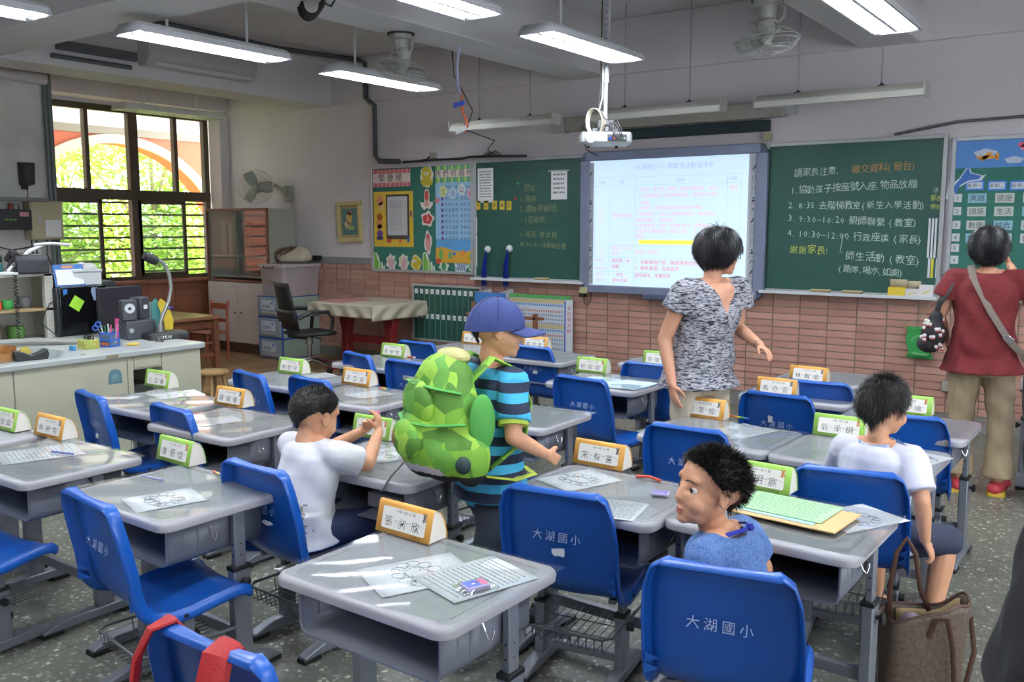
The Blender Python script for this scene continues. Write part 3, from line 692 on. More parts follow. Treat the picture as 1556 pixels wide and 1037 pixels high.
# ---- things in the chalk trays
def eraser(x, lab, z, col='#c9b98a'):
    t = thing('chalk_eraser', lab, 'eraser', (x, -.066, z))
    m = MB(); m.box(-.08, .08, -.025, .025, .018, .03); m.build('handle', M('eraser_top', col, .7), t, bevel=.004)
    m = MB(); m.box(-.075, .075, -.024, .024, 0, .019); m.build('felt_pad', M('eraser_felt', '#8e7f62', .9), t, bevel=.004)
eraser(-4.985, 'tan chalk eraser in the tray below the unwritten chalkboard corner', 1.023)
eraser(-2.25, 'yellow chalk eraser in the tray, nearer the bright screen', 1.018, '#cfc67a'); eraser(-1.999, 'grey-tan chalk eraser in the tray, nearer the chalk boxes', 1.018, '#b5ac8c')
def chalk_box(x, w_, h_, col, lab, lid=True):
    t = thing('chalk_box', lab, 'box', (x, -.066, 1.018)); m = MB()
    a = w_/2; m.box(-a, a, -.03, -.027, 0, h_); m.box(-a, a, .027, .03, 0, h_); m.box(-a, -a+.003, -.027, .027, 0, h_); m.box(a-.003, a, -.027, .027, 0, h_); m.box(-a, a, -.027, .027, 0, .003)
    m.build('carton', M('carton'+col, col, .7), t, smooth=False)
    if lid: m = MB(); m.add([(-a, .029, h_), (a, .029, h_), (a, .034, h_+.06), (-a, .034, h_+.06)], [(0,1,2,3)]); m.build('lid_flap', M('carton_inside', '#b7ab8e', .8), t, solid=.002)
    m = MB(); m.T = Matrix.Translation((0, -.0306, 0)) @ Matrix.Rotation(PI/2, 4, 'X')
    m.add([(-a*.6, h_*.25, 0), (a*.6, h_*.5, 0), (a*.6, h_*.6, 0), (-a*.6, h_*.35, 0)], [(0,1,2,3)]); m.build('printed_stripe', M('stripe_yellow', '#c9c04a', .7), t, smooth=False)
chalk_box(-1.66, .125, .07, '#dfc23c', 'open yellow chalk box in the tray'); chalk_box(-1.545, .1, .06, '#d5d3cf', 'open white chalk box between the yellow box and the closed white box')
t_ = chalk_box(-1.446, .1, .095, '#dcdada', 'closed white chalk box at the end of the tray', False)
tag(MB().cyl((-.04, 0, 0), (.04, 0, 0), .006, n=8).build('chalk_stick', M('green_chalk', '#58a868', .8), None, loc=(-1.763, -.06, 1.02)), 'short green stick lying in the tray beside the yellow box', 'chalk')
# tally strips on the right chalkboard
for i, (u0, c) in enumerate((((-1.461, 1.618), '#d7dbe0'), ((-1.438, 1.618), '#d7dbe0'), ((-1.415, 1.618), '#d7dbe0'))):
    tag(W(-.007, .007, -.3, 0, -.004, 0).build('magnet_strip', M('strip'+c, c, .5), None, loc=(u0[0], -.0235, u0[1]), smooth=False), ('first', 'second', 'third')[i]+' of three long white strips on the written chalkboard', 'magnet')
for i, (u0, c, l) in enumerate((((-1.449, 1.314), '#d7dbe0', 'short white strip beside the yellow strip, nearer the writing'), ((-1.426, 1.314), '#d8cf3e', 'short yellow strip low on the written chalkboard'), ((-1.394, 1.315), '#d7dbe0', 'short white strip beside the yellow strip, nearer the frame'))):
    tag(W(-.008, .008, -.15, 0, -.004, 0).build('magnet_strip', M('strip'+c, c, .5), None, loc=(u0[0], -.0235, u0[1]), smooth=False), l, 'magnet')
# ---- bulletin board contents
def P_(*a): return a
pinkb = M('banner_pink', '#d98b8f', .7); palep = M('banner_pale', '#ead9d2', .7)
def banner(lab, x0, z1, x1, z0, s, sz, bord, sx=1, stripe=8, tb=.045, ym=-.0235, side=True):
    t = thing('banner', lab, 'banner', ((x0+x1)/2, ym, z0)); w_ = x1-x0; h_ = z1-z0
    W(-w_/2, w_/2, 0, h_, -.0015, 0).build('sheet', palep, t, smooth=False)
    for k, mt in enumerate(bord):
        m = MB(); n = int(w_/.03)
        for i in range(n):
            if i % len(bord) == k:
                a = -w_/2+i*w_/n; b = a+w_/n-.003; W(a, b, 0, tb, -.0025, -.0015, m); W(a, b, h_-tb, h_, -.0025, -.0015, m)
        tag(m.build('border_square', mt, t, smooth=False), kind='stuff')
    m = MB(); m.T = wallT(0, 0, -.003); text(m, s, 0, h_/2-sz*.36, sz, center=True, gap=.3); m.build('printed_title', ink, t, smooth=False); return t
banner('pink-bordered banner with three large characters on the bulletin board', -7.309, 2.184, -6.748, 1.994, '榮譽榜', .1, (pinkb, M('banner_red', '#c8686c', .7)))
banner('green-bordered banner with five characters above the blue poster', -6.387, 2.207, -5.863, 2.019, '我們的園地', .082, (M('bgreen', '#6fb05a', .7), M('bgreen2', '#b9d87a', .7), M('bteal', '#4d9f8e', .7)), tb=.055)
# yellow poster with list
t = thing('honour_poster', 'yellow children poster holding a white name list', 'poster', (0, -.0235, 0))
x0, z1 = -7.305, 1.942; x1, z0 = -6.711, 1.329
W(x0, x1, z0, z1, -.0015, 0).build('sheet', M('poster_yellow', '#d9b83c', .6), t, smooth=False)
a0, c1 = -7.113, 1.909; a1, c0 = -6.768, 1.415; W(a0, a1, c0, c1, -.0025, -.0015).build('black_panel', M('poster_black', '#3a352c', .7), t, smooth=False)
d0, e1 = -7.094, 1.887; d1, e0 = -6.796, 1.458; lst = W(d0, d1, e0, e1, -.004, -.0025).build('list_sheet', M('list_paper', '#c3c4c6', .7), t, smooth=False)
m = MB(); r = random.Random(9)
for i in range(14):
    z = e1-.05-i*.024; a = d0+.03
    for k in range(4): W(a, a+.035, z-.004, z+.003, -.0046, -.004, m); a += .048
m.build('printed_line', M('grey_print', '#8d8f94', .8), lst, smooth=False)
for (u, v, rx, rz, c) in ((-7.206, 1.845, .06,.07,'#d08a6a'), (-7.187, 1.786, .05,.055,'#e8b890'), (-7.210, 1.662, .055,.05,'#a85a34'), (-7.222, 1.581, .06,.07,'#d88a5a'), (-7.213, 1.551, .045,.04,'#ecc09a'), (-7.214, 1.478, .06,.045,'#7a4a9a'), (-7.216, 1.426, .07,.03,'#3a3c6a'), (-7.074, 1.397, .05,.03,'#c8503a'), (-6.905, 1.392, .03,.03,'#e0685a'), (-6.787, 1.407, .025,.035,'#3a6ab8'), (-6.743, 1.695, .02,.05,'#7a5a8a')):
    m = MB(); flat(m, blob(u, v, rx*.8, rz*.8, 12, .08, 5), -.0026 if u < a0 else -.0028, .0012); m.build('child_figure', M('ill'+c, c, .7), t, smooth=False)
# sea creature cut-outs
def cutout(name, lab, cx, cz, shapes):
    t = thing(name, lab, 'cut-out', (cx, -.0235, cz)); t.scale = (.88, 1, .88); k = 0
    for (pn, pts, c) in shapes:
        m = MB(); flat(m, pts, -.0004-.0009*k, .0009); m.build(pn, M('cut'+c, c, .6), t, smooth=False); k += 1
    return t
def wob(rx, rz, w_=.12, kk=7, ph=0, dx=0, dz=0, n=28): return [(a+dx, b+dz) for a, b in blob(0, 0, rx, rz, n, w_, kk, ph)]
eye = lambda x, z, s=.012: [('eye_white', blob(x, z, s, s*1.2, 10), '#f2f2ee'), ('pupil', blob(x+s*.2, z-s*.2, s*.4, s*.5, 8), '#15151a')]
cutout('octopus_cutout', 'yellow octopus paper cut-out near the top of the bulletin board', -6.509, 2.093, [('outline', wob(.105, .135, .07, 8), '#e8e6d8'), ('head', blob(-.005, .035, .08, .088, 18), '#c9b73a'), ('tentacle_skirt', wob(.095, .05, .14, 8, 0, .0, -.07), '#bfae36')]+eye(-.03, .03, .017)+eye(.02, .03, .017))
cutout('squid_cutout', 'red and white squid paper cut-out below the octopus', -6.513, 1.841, [('outline', [(-.02,.13),(.025,.13),(.045,.07),(.04,-.02),(.1,-.03),(.115,.01),(.09,-.07),(.045,-.115),(.0,-.095),(-.045,-.125),(-.09,-.08),(-.12,-.01),(-.1,-.03),(-.04,-.03),(-.045,.07)], '#e4dcd6'), ('mantle', blob(.0, .05, .033, .07, 14), '#c4523e'), ('face', blob(0, -.05, .04, .035, 12), '#d9a090')])
cutout('crab_cutout', 'red crab paper cut-out in the middle of the bulletin board', -6.506, 1.637, [('outline', wob(.1, .09, .16, 5, 1), '#e4dcd6'), ('shell', wob(.075, .06, .1, 5, 1), '#b83a34'), ('claw_mark', [(-.01,-.03),(.02,-.03),(.012,.03),(-.005,.03)], '#e8a098')]+eye(-.05, .055, .013)+eye(.0, .06, .013))
cutout('prawn_cutout', 'pink prawn paper cut-out, lowest of the creatures in the column', -6.501, 1.381, [('outline', wob(.06, .14, .12, 4, .6), '#e4dcd6'), ('body', wob(.038, .11, .15, 6, .6), '#d79a92'), ('head', blob(.0, .075, .03, .035, 12), '#c8605c')])
def seaweed(u, lab):
    cutout('seaweed_cutout', lab, *u, [('outline', [(-.1,-.12),(.1,-.12),(.095,-.03),(.07,-.06),(.05,.02),(.02,-.02),(-.01,.08),(-.04,.12),(-.07,.13),(-.1,.1)], '#e2e6dc'), ('blade', [(-.09,-.115),(-.05,-.115),(-.03,0),(-.05,.11),(-.085,.11)], '#6fae3c'), ('blade', [(-.045,-.115),(-.01,-.115),(.0,.0),(-.025,.06)], '#86c050'), ('blade', [(0,-.115),(.03,-.115),(.035,-.03),(.02,-.01)], '#6fae3c'), ('blade', [(.05,-.115),(.08,-.115),(.075,-.05)], '#8ec7a0')])
seaweed((-7.233, 1.151), 'green seaweed paper cut-out in the bottom corner of the bulletin board'); seaweed((-6.494, 1.168), 'green seaweed paper cut-out between yellow fish and blue poster')
for u, lab in (((-7.05, 1.155), 'pink coral paper cut-out beside the corner seaweed'), ((-6.861, 1.159), 'pink coral paper cut-out beside the yellow fish')):
    cutout('coral_cutout', lab, *u, [('outline', wob(.085, .1, .14, 7, 2), '#e0ddd0'), ('branch', wob(.05, .07, .3, 5, 1, .0, -.01), '#d8a8b4'), ('branch', blob(-.05, .03, .018, .05, 10), '#d8d0a0'), ('branch', blob(.055, .02, .015, .04, 10), '#9cc4b0')])
cutout('fish_cutout', 'yellow fish paper cut-out at the bottom of the bulletin board', -6.676, 1.156, [('outline', wob(.085, .1, .08, 4, .5), '#dcd9b0'), ('body', wob(.065, .08, .1, 4, .5), '#c7b22c'), ('tail', [(.05,.0),(.09,.04),(.085,-.03)], '#b8a228')]+eye(-.035, .02, .016)+eye(-.005, .022, .014))
cutout('frog_fish_cutout', 'small green paper cut-out below the blue poster', -6.281, 1.13, [('outline', wob(.075, .06, .14, 6, .3), '#cfdcc8'), ('body', wob(.035, .05, .1, 4), '#3f8f5a')])
cutout('striped_fish_cutout', 'blue striped fish paper cut-out at the board corner', -6.045, 1.129, [('outline', wob(.1, .075, .12, 5, .8), '#cdd6d8')]+[('stripe', [(-.07+.03*k,-.04),(-.055+.03*k,-.045),(-.045+.03*k,.045),(-.06+.03*k,.05)], '#3a5f8e') for k in range(5)]+eye(-.06, .01, .012))
cutout('seaweed_tip_cutout', 'pale green paper cut-out at the very end of the bulletin board bottom', -5.912, 1.14, [('outline', wob(.04, .06, .14, 5, .2), '#b8cdb8'), ('leaf', blob(0, 0, .02, .035, 10), '#5a9a78')])
# blue class rules poster
t = thing('rules_poster', 'tall blue sea-themed rules poster on the bulletin board', 'poster', (0, -.0235, 0))
x0, z1 = -6.389, 2.027; x1, z0 = -5.868, 1.168
W(x0, x1, z0, z1, -.0015, 0).build('sheet', M('poster_blue', '#5fa2d8', .6), t, smooth=False)
W(x0, x1, z0+.25, z0+.85, -.0022, -.0015).build('pale_area', M('poster_paleblue', '#9ac4e4', .6), t, smooth=False)
m = MB(); flat(m, [(x0, z0), (x1, z0), (x1, z0+.16), (x1-.1, z0+.12), (x0+.25, z0+.13), (x0+.1, z0+.17), (x0, z0+.16)], -.0022, .0008); m.build('sand', M('poster_sand', '#d9a437', .6), t, smooth=False)
for i, (s, c, c2, (x, z)) in enumerate((('生', '#d8dca0', '#8aa23a', (-6.281, 1.927)), ('活', '#c8d8ea', '#3a68b8', (-6.154, 1.904)), ('公', '#dce4ea', '#8a3a5a', (-6.029, 1.942)), ('約', '#d8b8d0', '#c8467a', (-5.907, 1.899)))):
    m = MB(); flat(m, blob(x, z, .055, .062, 16, .05, 6), -.0022, .001); q = m.build('character_disc', M('disc'+c, c, .6), t, smooth=False)
    m = MB(); m.T = wallT(x, z, -.0036); text(m, s, -.035, -.028, .07); m.build('printed_character', M('dch'+c2, c2, .7), q, smooth=False)
rul = ['準時上學 不遲到', '上課專心 不講話', '見到師長 要問好', '同學之間 相友愛', '走廊樓梯 不奔跑', '物品用完 放原位', '愛惜公物 不浪費', '每天運動 身體好', '整潔環境 人人愛', '友愛同學 有禮貌']
m = MB(); m.T = wallT(0, 0, -.0028); m2 = MB()
for i, s in enumerate(rul):
    z = z0+.8-i*.06; text(m, s, x0+.13, z-.015, .042, sx=.98, gap=.15); flat(m2, blob(x0+.095, z, .018, .02, 10), -.0022, .0008)
m.build('printed_rule', M('rule_ink', '#41628e', .8), t, smooth=False); m2.build('bullet', M('bullet_purple', '#6a4aa0', .7), t, smooth=False)
for (u, v, rx, rz, c) in ((-6.354, 1.185, .04,.03,'#c8503a'), (-6.316, 1.257, .03,.06,'#6fa04a'), (-6.188, 1.252, .03,.04,'#5f9a6a'), (-6.134, 1.267, .02,.02,'#2f6ac0'), (-6.017, 1.276, .03,.035,'#d88a3a'), (-5.902, 1.243, .03,.05,'#8aa05a'), (-6.364, 1.832, .03,.03,'#d87a8a')):
    m = MB(); flat(m, blob(u, v, rx, rz, 12, .1, 5), -.003, .001); m.build('sea_figure', M('sea'+c, c, .7), t, smooth=False)
# ---- interactive whiteboard and slide
iw = thing('interactive_whiteboard', 'large interactive whiteboard with grey frame showing the bright projected slide', 'whiteboard', (-3.64, 0, .93))
frm = M('board_frame_grey', '#8088a0', .4, metal=.2, noise=.04); drk = M('board_corner', '#4a5068', .45)
a, b, h_ = -.91, .91, 1.32
m = MB(); W(a+.06, b-.06, h_-.085, h_, -.085, -.005, m); W(a+.06, b-.06, 0, .075, -.085, -.005, m); W(a, a+.1, .05, h_-.05, -.075, -.005, m); W(b-.1, b, .05, h_-.05, -.075, -.005, m); m.build('frame', frm, iw, bevel=.01)
for sx_ in (-1, 1):
    for zz in (0, 1):
        z = h_ if zz else 0; s = -1 if zz else 1
        m = MB(); flat(m, [(sx_*.91, z+s*.06), (sx_*.85, z), (sx_*.8, z), (sx_*.8, z+s*.075), (sx_*.91, z+s*.085)], -.004, .074); m.build('corner_cap', drk, iw, bevel=.004)
W(a+.08, b-.08, .07, h_-.08, -.06, -.005).build('screen', M('screen_white', '#c9ccd2', .35), iw, smooth=False)
m = MB(); W(-.2, .45, -.035, .012, -.13, -.05, m); m.build('pen_tray', drk, iw, bevel=.006)
m = MB(); W(a+.015, a+.1, -.01, .05, -.09, -.085, m); m.build('maker_plate', M('plate_yellow', '#b8b48a', .5), iw, smooth=False)
m = MB(); m.box(.73, .83, -.092, -.085, .0, .055); m.build('switch_plate', M('tray_white', '#cdd0d2', .4), iw, bevel=.004)
for s, nm in ((-1, a+.085), (1, b-.145)):
    q = W(nm, nm+.06, .08, h_-.1, -.0625, -.06).build('toolbar', M('toolbar_grey', '#aeb2ba', .5), iw, smooth=False)
    for i in range(12):
        m = MB(); z = h_-.2-i*.088; W(nm+.005, nm+.055, z-.042, z-.040, -.0635, -.0625, m)
        k = i % 5
        if k == 0: m.tube([(nm+.018, -.063, z-.02), (nm+.042, -.063, z+.018)], .006, 4)
        elif k in (1, 2): m.tube([(nm+.018, -.063, z-.02), (nm+.018, -.063, z+.02), (nm+.034, -.063, z+.02), (nm+.042, -.063, z+.008), (nm+.042, -.063, z-.02)], .0016, 4, closed=True)
        elif k == 3: flat(m, blob(nm+.03, z+.008, .008, .01, 8), -.0625); flat(m, blob(nm+.03, z-.014, .014, .01, 8), -.0625)
        else: m.tube([(nm+.02, -.063, z-.016), (nm+.03, -.063, z+.016), (nm+.044, -.063, z+.002)], .003, 4)
        m.build('toolbar_icon', M('icon_dark', '#44484f', .7), q, smooth=False)
SL = M('slide_light', '#c3e2fa', .6, emit=.5); SL.node_tree.nodes['Principled BSDF'].inputs['Base Color'].default_value = lin('#c8d4dc')
sl = thing('projected_slide', 'bright pale-blue projected timetable slide filling the whiteboard', 'slide', (0, -.0605, 0))
W(-4.445, -2.895, 1.0, 2.165, -.0012, 0).build('light_area', SL, sl, smooth=False)
def em(n, c, e): return M(n, c, .7, emit=e)
gr, pk, rd, yl = em('slide_grey', '#a9b6cc', .45), em('slide_pink', '#dba9b8', .5), em('slide_red', '#d07a80', .45), em('slide_yellow', '#f0df5a', .6)
m = MB()
def ln(p, q, m=m):
    m.box(min(p[0], q[0])-.0012, max(p[0], q[0])+.0012, -.0022, -.0013, min(p[1], q[1])-.0012, max(p[1], q[1])+.0012)
cols = [-4.39, -4.23, -3.97, -3.08, -2.955]; rows_ = [2.005, 1.93, 1.38, 1.27, 1.135, 1.03]
for x in cols: ln((x, rows_[0]), (x, rows_[-1]))
for z in rows_: ln((cols[0], z), (cols[-1], z))
m.build('table_rule', gr, sl, smooth=False)
def wr(items, mat):
    for s, x, z, k in items:
        m = MB(); m.T = wallT(0, 0, -.0026); text(m, s, x, z, k, thin=0); m.build('slide_text', mat, sl, smooth=False)
wr([('大湖國小101開學日活動程序表', -3.97, 2.07, .056), ('時間', -4.35, 1.95, .036), ('活動', -4.14, 1.95, .036), ('說明', -3.56, 1.95, .04), ('地點', -3.06, 1.95, .038)], gr)
wr([('1. 報到、掛名牌、拍照：按座位牌就坐，可在', -3.955, 1.875, .0385), ('名牌背面寫上緊急聯絡電話，並與家人拍照', -3.9, 1.82, .0385), ('留念。', -3.9, 1.76, .0385), ('2.交資料：請至右邊靠椅繳交各項資料。', -3.955, 1.71, .0385), ('3.檢查課本，並寫上班級座號姓名，國語習用', -3.955, 1.655, .0385),
    ('課本收書包，其餘放好。', -3.955, 1.6, .0385), ('4.認識老師、同學、參觀新座位、調查路隊。', -3.955, 1.55, .0385), ('◎家長可體驗攝影（龍鳳川堂），8：35前回', -3.955, 1.5, .0385), ('教室。', -3.955, 1.45, .0385), ('教室', -3.06, 1.875, .04),
    ('7:50', -4.37, 1.69, .036), ('～', -4.36, 1.64, .036), ('8:35', -4.37, 1.59, .036), ('師生相見歡', -4.2, 1.64, .04), ('8:40', -4.37, 1.34, .036), ('9:20', -4.37, 1.29, .036), ('歡迎小一新', -4.2, 1.34, .038), ('鮮人', -4.2, 1.29, .038), ('新生入學儀式', -3.955, 1.31, .04)], pk)
wr([('9:30', -4.37, 1.23, .036), ('10:20', -4.37, 1.15, .036), ('親師第一次', -4.2, 1.225, .038), ('接觸', -4.2, 1.17, .038), ('1. 班級網頁介紹、聯絡簿使用說明', -3.955, 1.215, .043), ('2. 親師溝通、收調查表', -3.955, 1.16, .043),
    ('10:30', -4.37, 1.1, .036), ('12:00', -4.37, 1.04, .036), ('師生', -4.15, 1.095, .038), ('愛的叮嚀', -4.19, 1.04, .038), ('路隊編排、準備放學', -3.955, 1.095, .04), ('教室', -3.06, 1.08, .042)], rd)
W(-3.92, -3.36, 1.395, 1.435, -.0025, -.0013).build('highlight_bar', yl, sl, smooth=False)
m = MB(); m.T = wallT(0, 0, -.003); text(m, '8:35全年級調查表等4項收齊', -3.9, 1.402, .036); m.build('slide_text', em('slide_olive', '#c8bb60', .4), sl, smooth=False)
# cable under the whiteboard corner
m = MB(); m.box(-4.56, -4.5, -.06, -.02, .88, .925); m.tube([(-4.52, -.04, .89), (-4.5, -.05, .82), (-4.47, -.05, .8), (-4.44, -.04, .85), (-4.43, -.04, .93)], .004, 6); tag(m.build('dangling_cable', blk), 'short black cable hanging under the whiteboard corner', 'cable')
# ---- screen case and rolled map above
sc = thing('projection_screen_case', 'long grey roller screen case on the wall above the whiteboard', 'screen case', (-3.65, 0, 2.45))
m = MB(); W(-1.06, 1.06, 0, .13, -.12, -.02, m); m.build('case', M('case_beige', '#a5a196', .5), sc, bevel=.01)
W(1.06, 1.13, .02, .12, -.1, 0).build('bracket', alu, sc, bevel=.003); W(-1.08, -1.06, -.005, .135, -.125, -.01).build('end_cap', alu, sc, bevel=.003)
rs = tag(W(-4.19, -2.73, 2.345, 2.44, -.06, -.015).build('rolled_map', M('map_dark', '#23333a', .6), None, smooth=False, bevel=.01), 'dark rolled screen edge hanging under the grey case', 'screen')
tag(W(-2.79, -2.72, 2.27, 2.33, -.05, 0).build('wall_socket', M('socket_cream', '#b8b08e', .5), None, bevel=.004), 'small cream socket above the whiteboard corner', 'socket')
tag(W(-6.46, -6.38, 2.28, 2.34, -.035, 0).build('wall_socket', M('socket_grey', '#9a968c', .5), None, bevel=.004), 'grey socket box on the wall above the bulletin board', 'socket')
s_ = tag(W(-1.31, -1.19, .295, .38, -.03, -.006).build('wall_socket', M('socket_grey', '#9a968c', .5), None, bevel=.004), 'grey floor-level socket beside the woman in red', 'socket')
# ---- front board lights
brd_l = M('board_light', '#c9c8bd', .4)
def board_light(x0, x1, lab):
    t = thing('board_light', lab, 'light', ((x0+x1)/2, -.5, 2.47), 0, 'unlit board lights'); w_ = (x1-x0)/2
    pr = [(-.10, .0), (-.085, -.005), (.05, .03), (.05, .095), (-.02, .1), (-.1, .045)]
    m = MB(); m.loft([[(-w_, a, b) for a, b in pr], [(w_, a, b) for a, b in pr]], True, True); m.build('reflector_housing', brd_l, t, bevel=.004)
    for s in (-1, 1):
        W(s*(w_+.006)-.004, s*(w_+.006)+.004, -.003, .1, -.1, .05).build('end_cap', M('cap_grey', '#b3b1a6', .5), t, bevel=.001)
        MB().cyl((s*w_*.5, 0, .09), (s*w_*.5, 0, H_CEIL-2.47), .0065, n=8).build('hanging_rod', M('rod_grey', '#a9a9a9', .4), t)
        MB().lathe([(.035, .098), (.03, .104), (.012, .108), (.01, .12)], (s*w_*.5, 0, 0), 12).build('rod_cap', blk, t)
board_light(-5.72, -4.54, 'unlit board light over the chalkboard beside the projector'); board_light(-4.15, -2.95, 'unlit board light over the whiteboard, behind the projector'); board_light(-2.66, -1.44, 'unlit board light over the written chalkboard')
# ---- projector
pj = thing('ceiling_projector', 'white ceiling projector on a pole with looped cables', 'projector', (-3.64, -1.2, 2.19), math.radians(38))
pw = M('projector_white', '#d3d5d8', .35)
m = MB(); bp_ = rrect(-.2, .2, -.14, .14, .05, 4)
m.loft([[(x*.9, y*.9, 0) for x, y in bp_], [(x, y, .018) for x, y in bp_], [(x, y, .075) for x, y in bp_], [(x*.96, y*.95, .092) for x, y in bp_]], True, True); m.build('body', pw, pj, ang=35)
m = MB()
for i in range(14): m.box(.2005, .203, -.1+.014*i, -.094+.014*i, .02, .07)
tag(m.build('side_grille', M('grille_grey', '#6d6f72', .5), pj, smooth=False), kind='stuff')
m = MB(); m.box(.0, .15, -.1405, -.139, .018, .072); m.build('port_panel', M('port_dark', '#5a5c60', .5), pj, smooth=False)
for i, (x, c, r_) in enumerate(((.02, '#2a50c0', .011), (.05, '#b03a30', .008), (.075, '#30302f', .009), (.105, '#3a8a50', .007), (.13, '#d8d8d8', .008))):
    MB().cyl((x, -.139, .04), (x, -.16, .04), r_, n=8).build('plug', M('plug'+c, c, .4), pj)
m = MB(); m.lathe([(.045, -.14), (.043, -.148), (.038, -.15), (0, -.15)], (-.13, 0, .047), 20, 'y'); m.build('lens_cover', pw, pj)
m = MB(); m.cyl((.1, .05, -.018), (.1, .05, 0), .012, n=8); m.cyl((-.12, .08, -.014), (-.12, .08, 0), .012, n=8); m.build('foot', blk, pj)
m = MB(); m.box(-.06, .06, -.05, .05, .13, .19); m.box(-.1, .1, -.012, .012, .1, .13); m.box(-.015, .015, -.1, .1, .1, .13); m.build('ceiling_bracket', M('bracket_grey', '#9b9da2', .4, metal=.3), pj, bevel=.003)
m = MB(); m.cyl((0, 0, .18), (0, 0, .52), .019, n=12); m.cyl((0, 0, .48), (0, 0, H_CEIL-2.19), .027, n=12)
q = m.build('pole', M('pole_white', '#c6cbd4', .35, metal=.2), pj)
m = MB()
for i in range(14): m.cyl((-.0272, -.0, .56+.05*i), (-.02, 0, .56+.05*i), .005, n=6); m.cyl((0, -.0272, .56+.05*i), (0, -.02, .56+.05*i), .005, n=6)
m.build('pole_hole', blk, q)
cream = M('cable_cream', '#cfc8b4', .5)
m = MB()
for k in range(6):
    o_ = .008*k; pts = [(-.1+.06*math.cos(a)-.02*math.sin(a)+o_*.8, -.09+o_, .17+.1*math.sin(a)+.03*math.cos(a)) for a in [2*PI*i/18 for i in range(18)]]; m.tube(pts, .0045, 5, closed=True)
m.tube([(-.06, -.08, .26), (-.03, -.05, .36), (-.025, -.03, .5), (-.03, -.03, H_CEIL-2.19)], .006, 5)
m.build('cable_loop', cream, pj)
m = MB(); m.tube([(-.035, -.02, 1.2), (-.04, -.02, .6), (-.045, -.04, .42), (-.06, -.05, .3), (-.02, -.1, .2), (.05, -.13, .15), (.04, -.16, .06)], .005, 5)
for k in range(5): m.tube([(-.05+.03*k, -.02, .13), (.0+.02*k, -.08, .15+.01*k), (.05+.015*k, -.15, .1), (.03+.02*k, -.155, .045)], .0035, 5)
m.tube([(-.17, -.1, .02), (-.16, -.1, -.04), (-.1, -.06, -.07), (-.05, 0, -.08)], .004, 5)
m.build('black_cable', blk, pj)
m = MB(); m.ell((-.14, .06, .14), (.045, .03, .03), 12); m.build('speaker_pod', blk, pj)
# ---- cables and pipes on the wall
cond = M('conduit', '#4c5054', .5)
m = MB(); m.tube([(-7.6, -3.4, 3.3), (-7.52, -2.4, 3.38), (-7.5, -1.2, 3.36), (-7.42, -.1, 3.39), (-7.38, -.05, 3.36), (-7.37, -.055, 2.98), (-7.3, -.055, 2.93), (-7.26, -.03, 2.9), (-7.26, -.03, 2.34), (-7.2, -.03, 2.28), (-6.9, -.03, 2.265)], .028, 8)
tag(m.build('conduit_pipe', cond), 'dark grey conduit running along the ceiling and down to the bulletin board', 'pipe')
m = MB(); m.tube([(-6.85, -.025, 2.255), (-6.42, -.03, 2.262), (-6.0, -.03, 2.26), (-5.9, -.05, 2.27), (-5.6, -.03, 2.265), (-5.2, -.03, 2.25)], .012, 6); m.tube([(-6.46, -.02, 2.31), (-6.5, -.03, 2.27), (-6.6, -.03, 2.26)], .01, 6)
for k in range(3): m.tube([(-5.75+.05*k, -.03, 2.27), (-5.68+.05*k, -.05, 2.3+.01*k), (-5.6+.05*k, -.03, 2.27)], .006, 5)
tag(m.build('wall_cable', blk), 'black cables lying along the top of the chalkboard', 'cable')
m = MB(); m.tube([(-1.75, -.02, 2.262), (-1.3, -.02, 2.33), (-.7, -.02, 2.345), (.3, -.02, 2.345)], .011, 6); tag(m.build('wall_cable', cond), 'dark cable rising above the timetable board', 'cable')
t = thing('hanging_strap_cable', 'thin cable with an orange strap and tags hanging from the ceiling beam', 'cable', (0, 0, 0))
X, Yy = -4.55, -1.9
m = MB(); m.tube([(X+.01, Yy, Z_BEAM), (X-.015, Yy, 2.8), (X-.01, Yy, 2.66), (X+.02, Yy, 2.56)], .013, 7); m.build('pale_sleeve', M('sleeve_lilac', '#aeb2cc', .5), t)
m = MB(); m.tube([(X+.02, Yy, 2.58), (X+.05, Yy, 2.5), (X+.03, Yy, 2.46), (X+.06, Yy, 2.4), (X+.09, Yy, 2.33), (X+.07, Yy, 2.28), (X+.06, Yy, 2.34)], .012, 6, flat=.006); m.build('orange_strap', M('strap_orange', '#d0603a', .6), t)
m = MB(); m.T = Matrix.Translation((X+.02, Yy-.015, 2.5)) @ Matrix.Rotation(-.15, 4, 'Y'); m.box(-.06, .05, -.003, .003, -.018, .018); m.build('blue_tag', M('tag_blue', '#4a68d8', .5), t)
m = MB(); m.T = Matrix.Translation((X+.04, Yy-.015, 2.3)) @ Matrix.Rotation(-.35, 4, 'Y'); m.box(-.06, .05, -.003, .003, -.016, .016); m.build('white_tag', white_p, t)
m = MB(); m.tube([(-4.72, -1.77, 2.96), (-4.70, -1.77, 2.75), (-4.45, -1.85, 2.45), (X+.07, Yy, 2.3), (-4.5, -1.5, 2.25), (-5.1, -.8, 2.26), (-5.62, -.03, 2.262)], .005, 6); m.build('black_cable', blk, t)
# hooks and wire on the beam
m = MB()
for k in range(3): m.tube([(-4.45+.06*k+.1*math.cos(a), -3.5-.04*k, 2.93+.09*math.sin(a)) for a in [PI+PI*i/10 for i in range(11)]], .011, 6)
m.tube([(-4.34, -3.5, 2.93), (-4.28, -3.48, 2.9), (-4.2, -3.5, 2.95)], .006, 5); tag(m.build('cable_coil', blk), 'coil of black cable hanging from the beam at the top edge', 'cable')
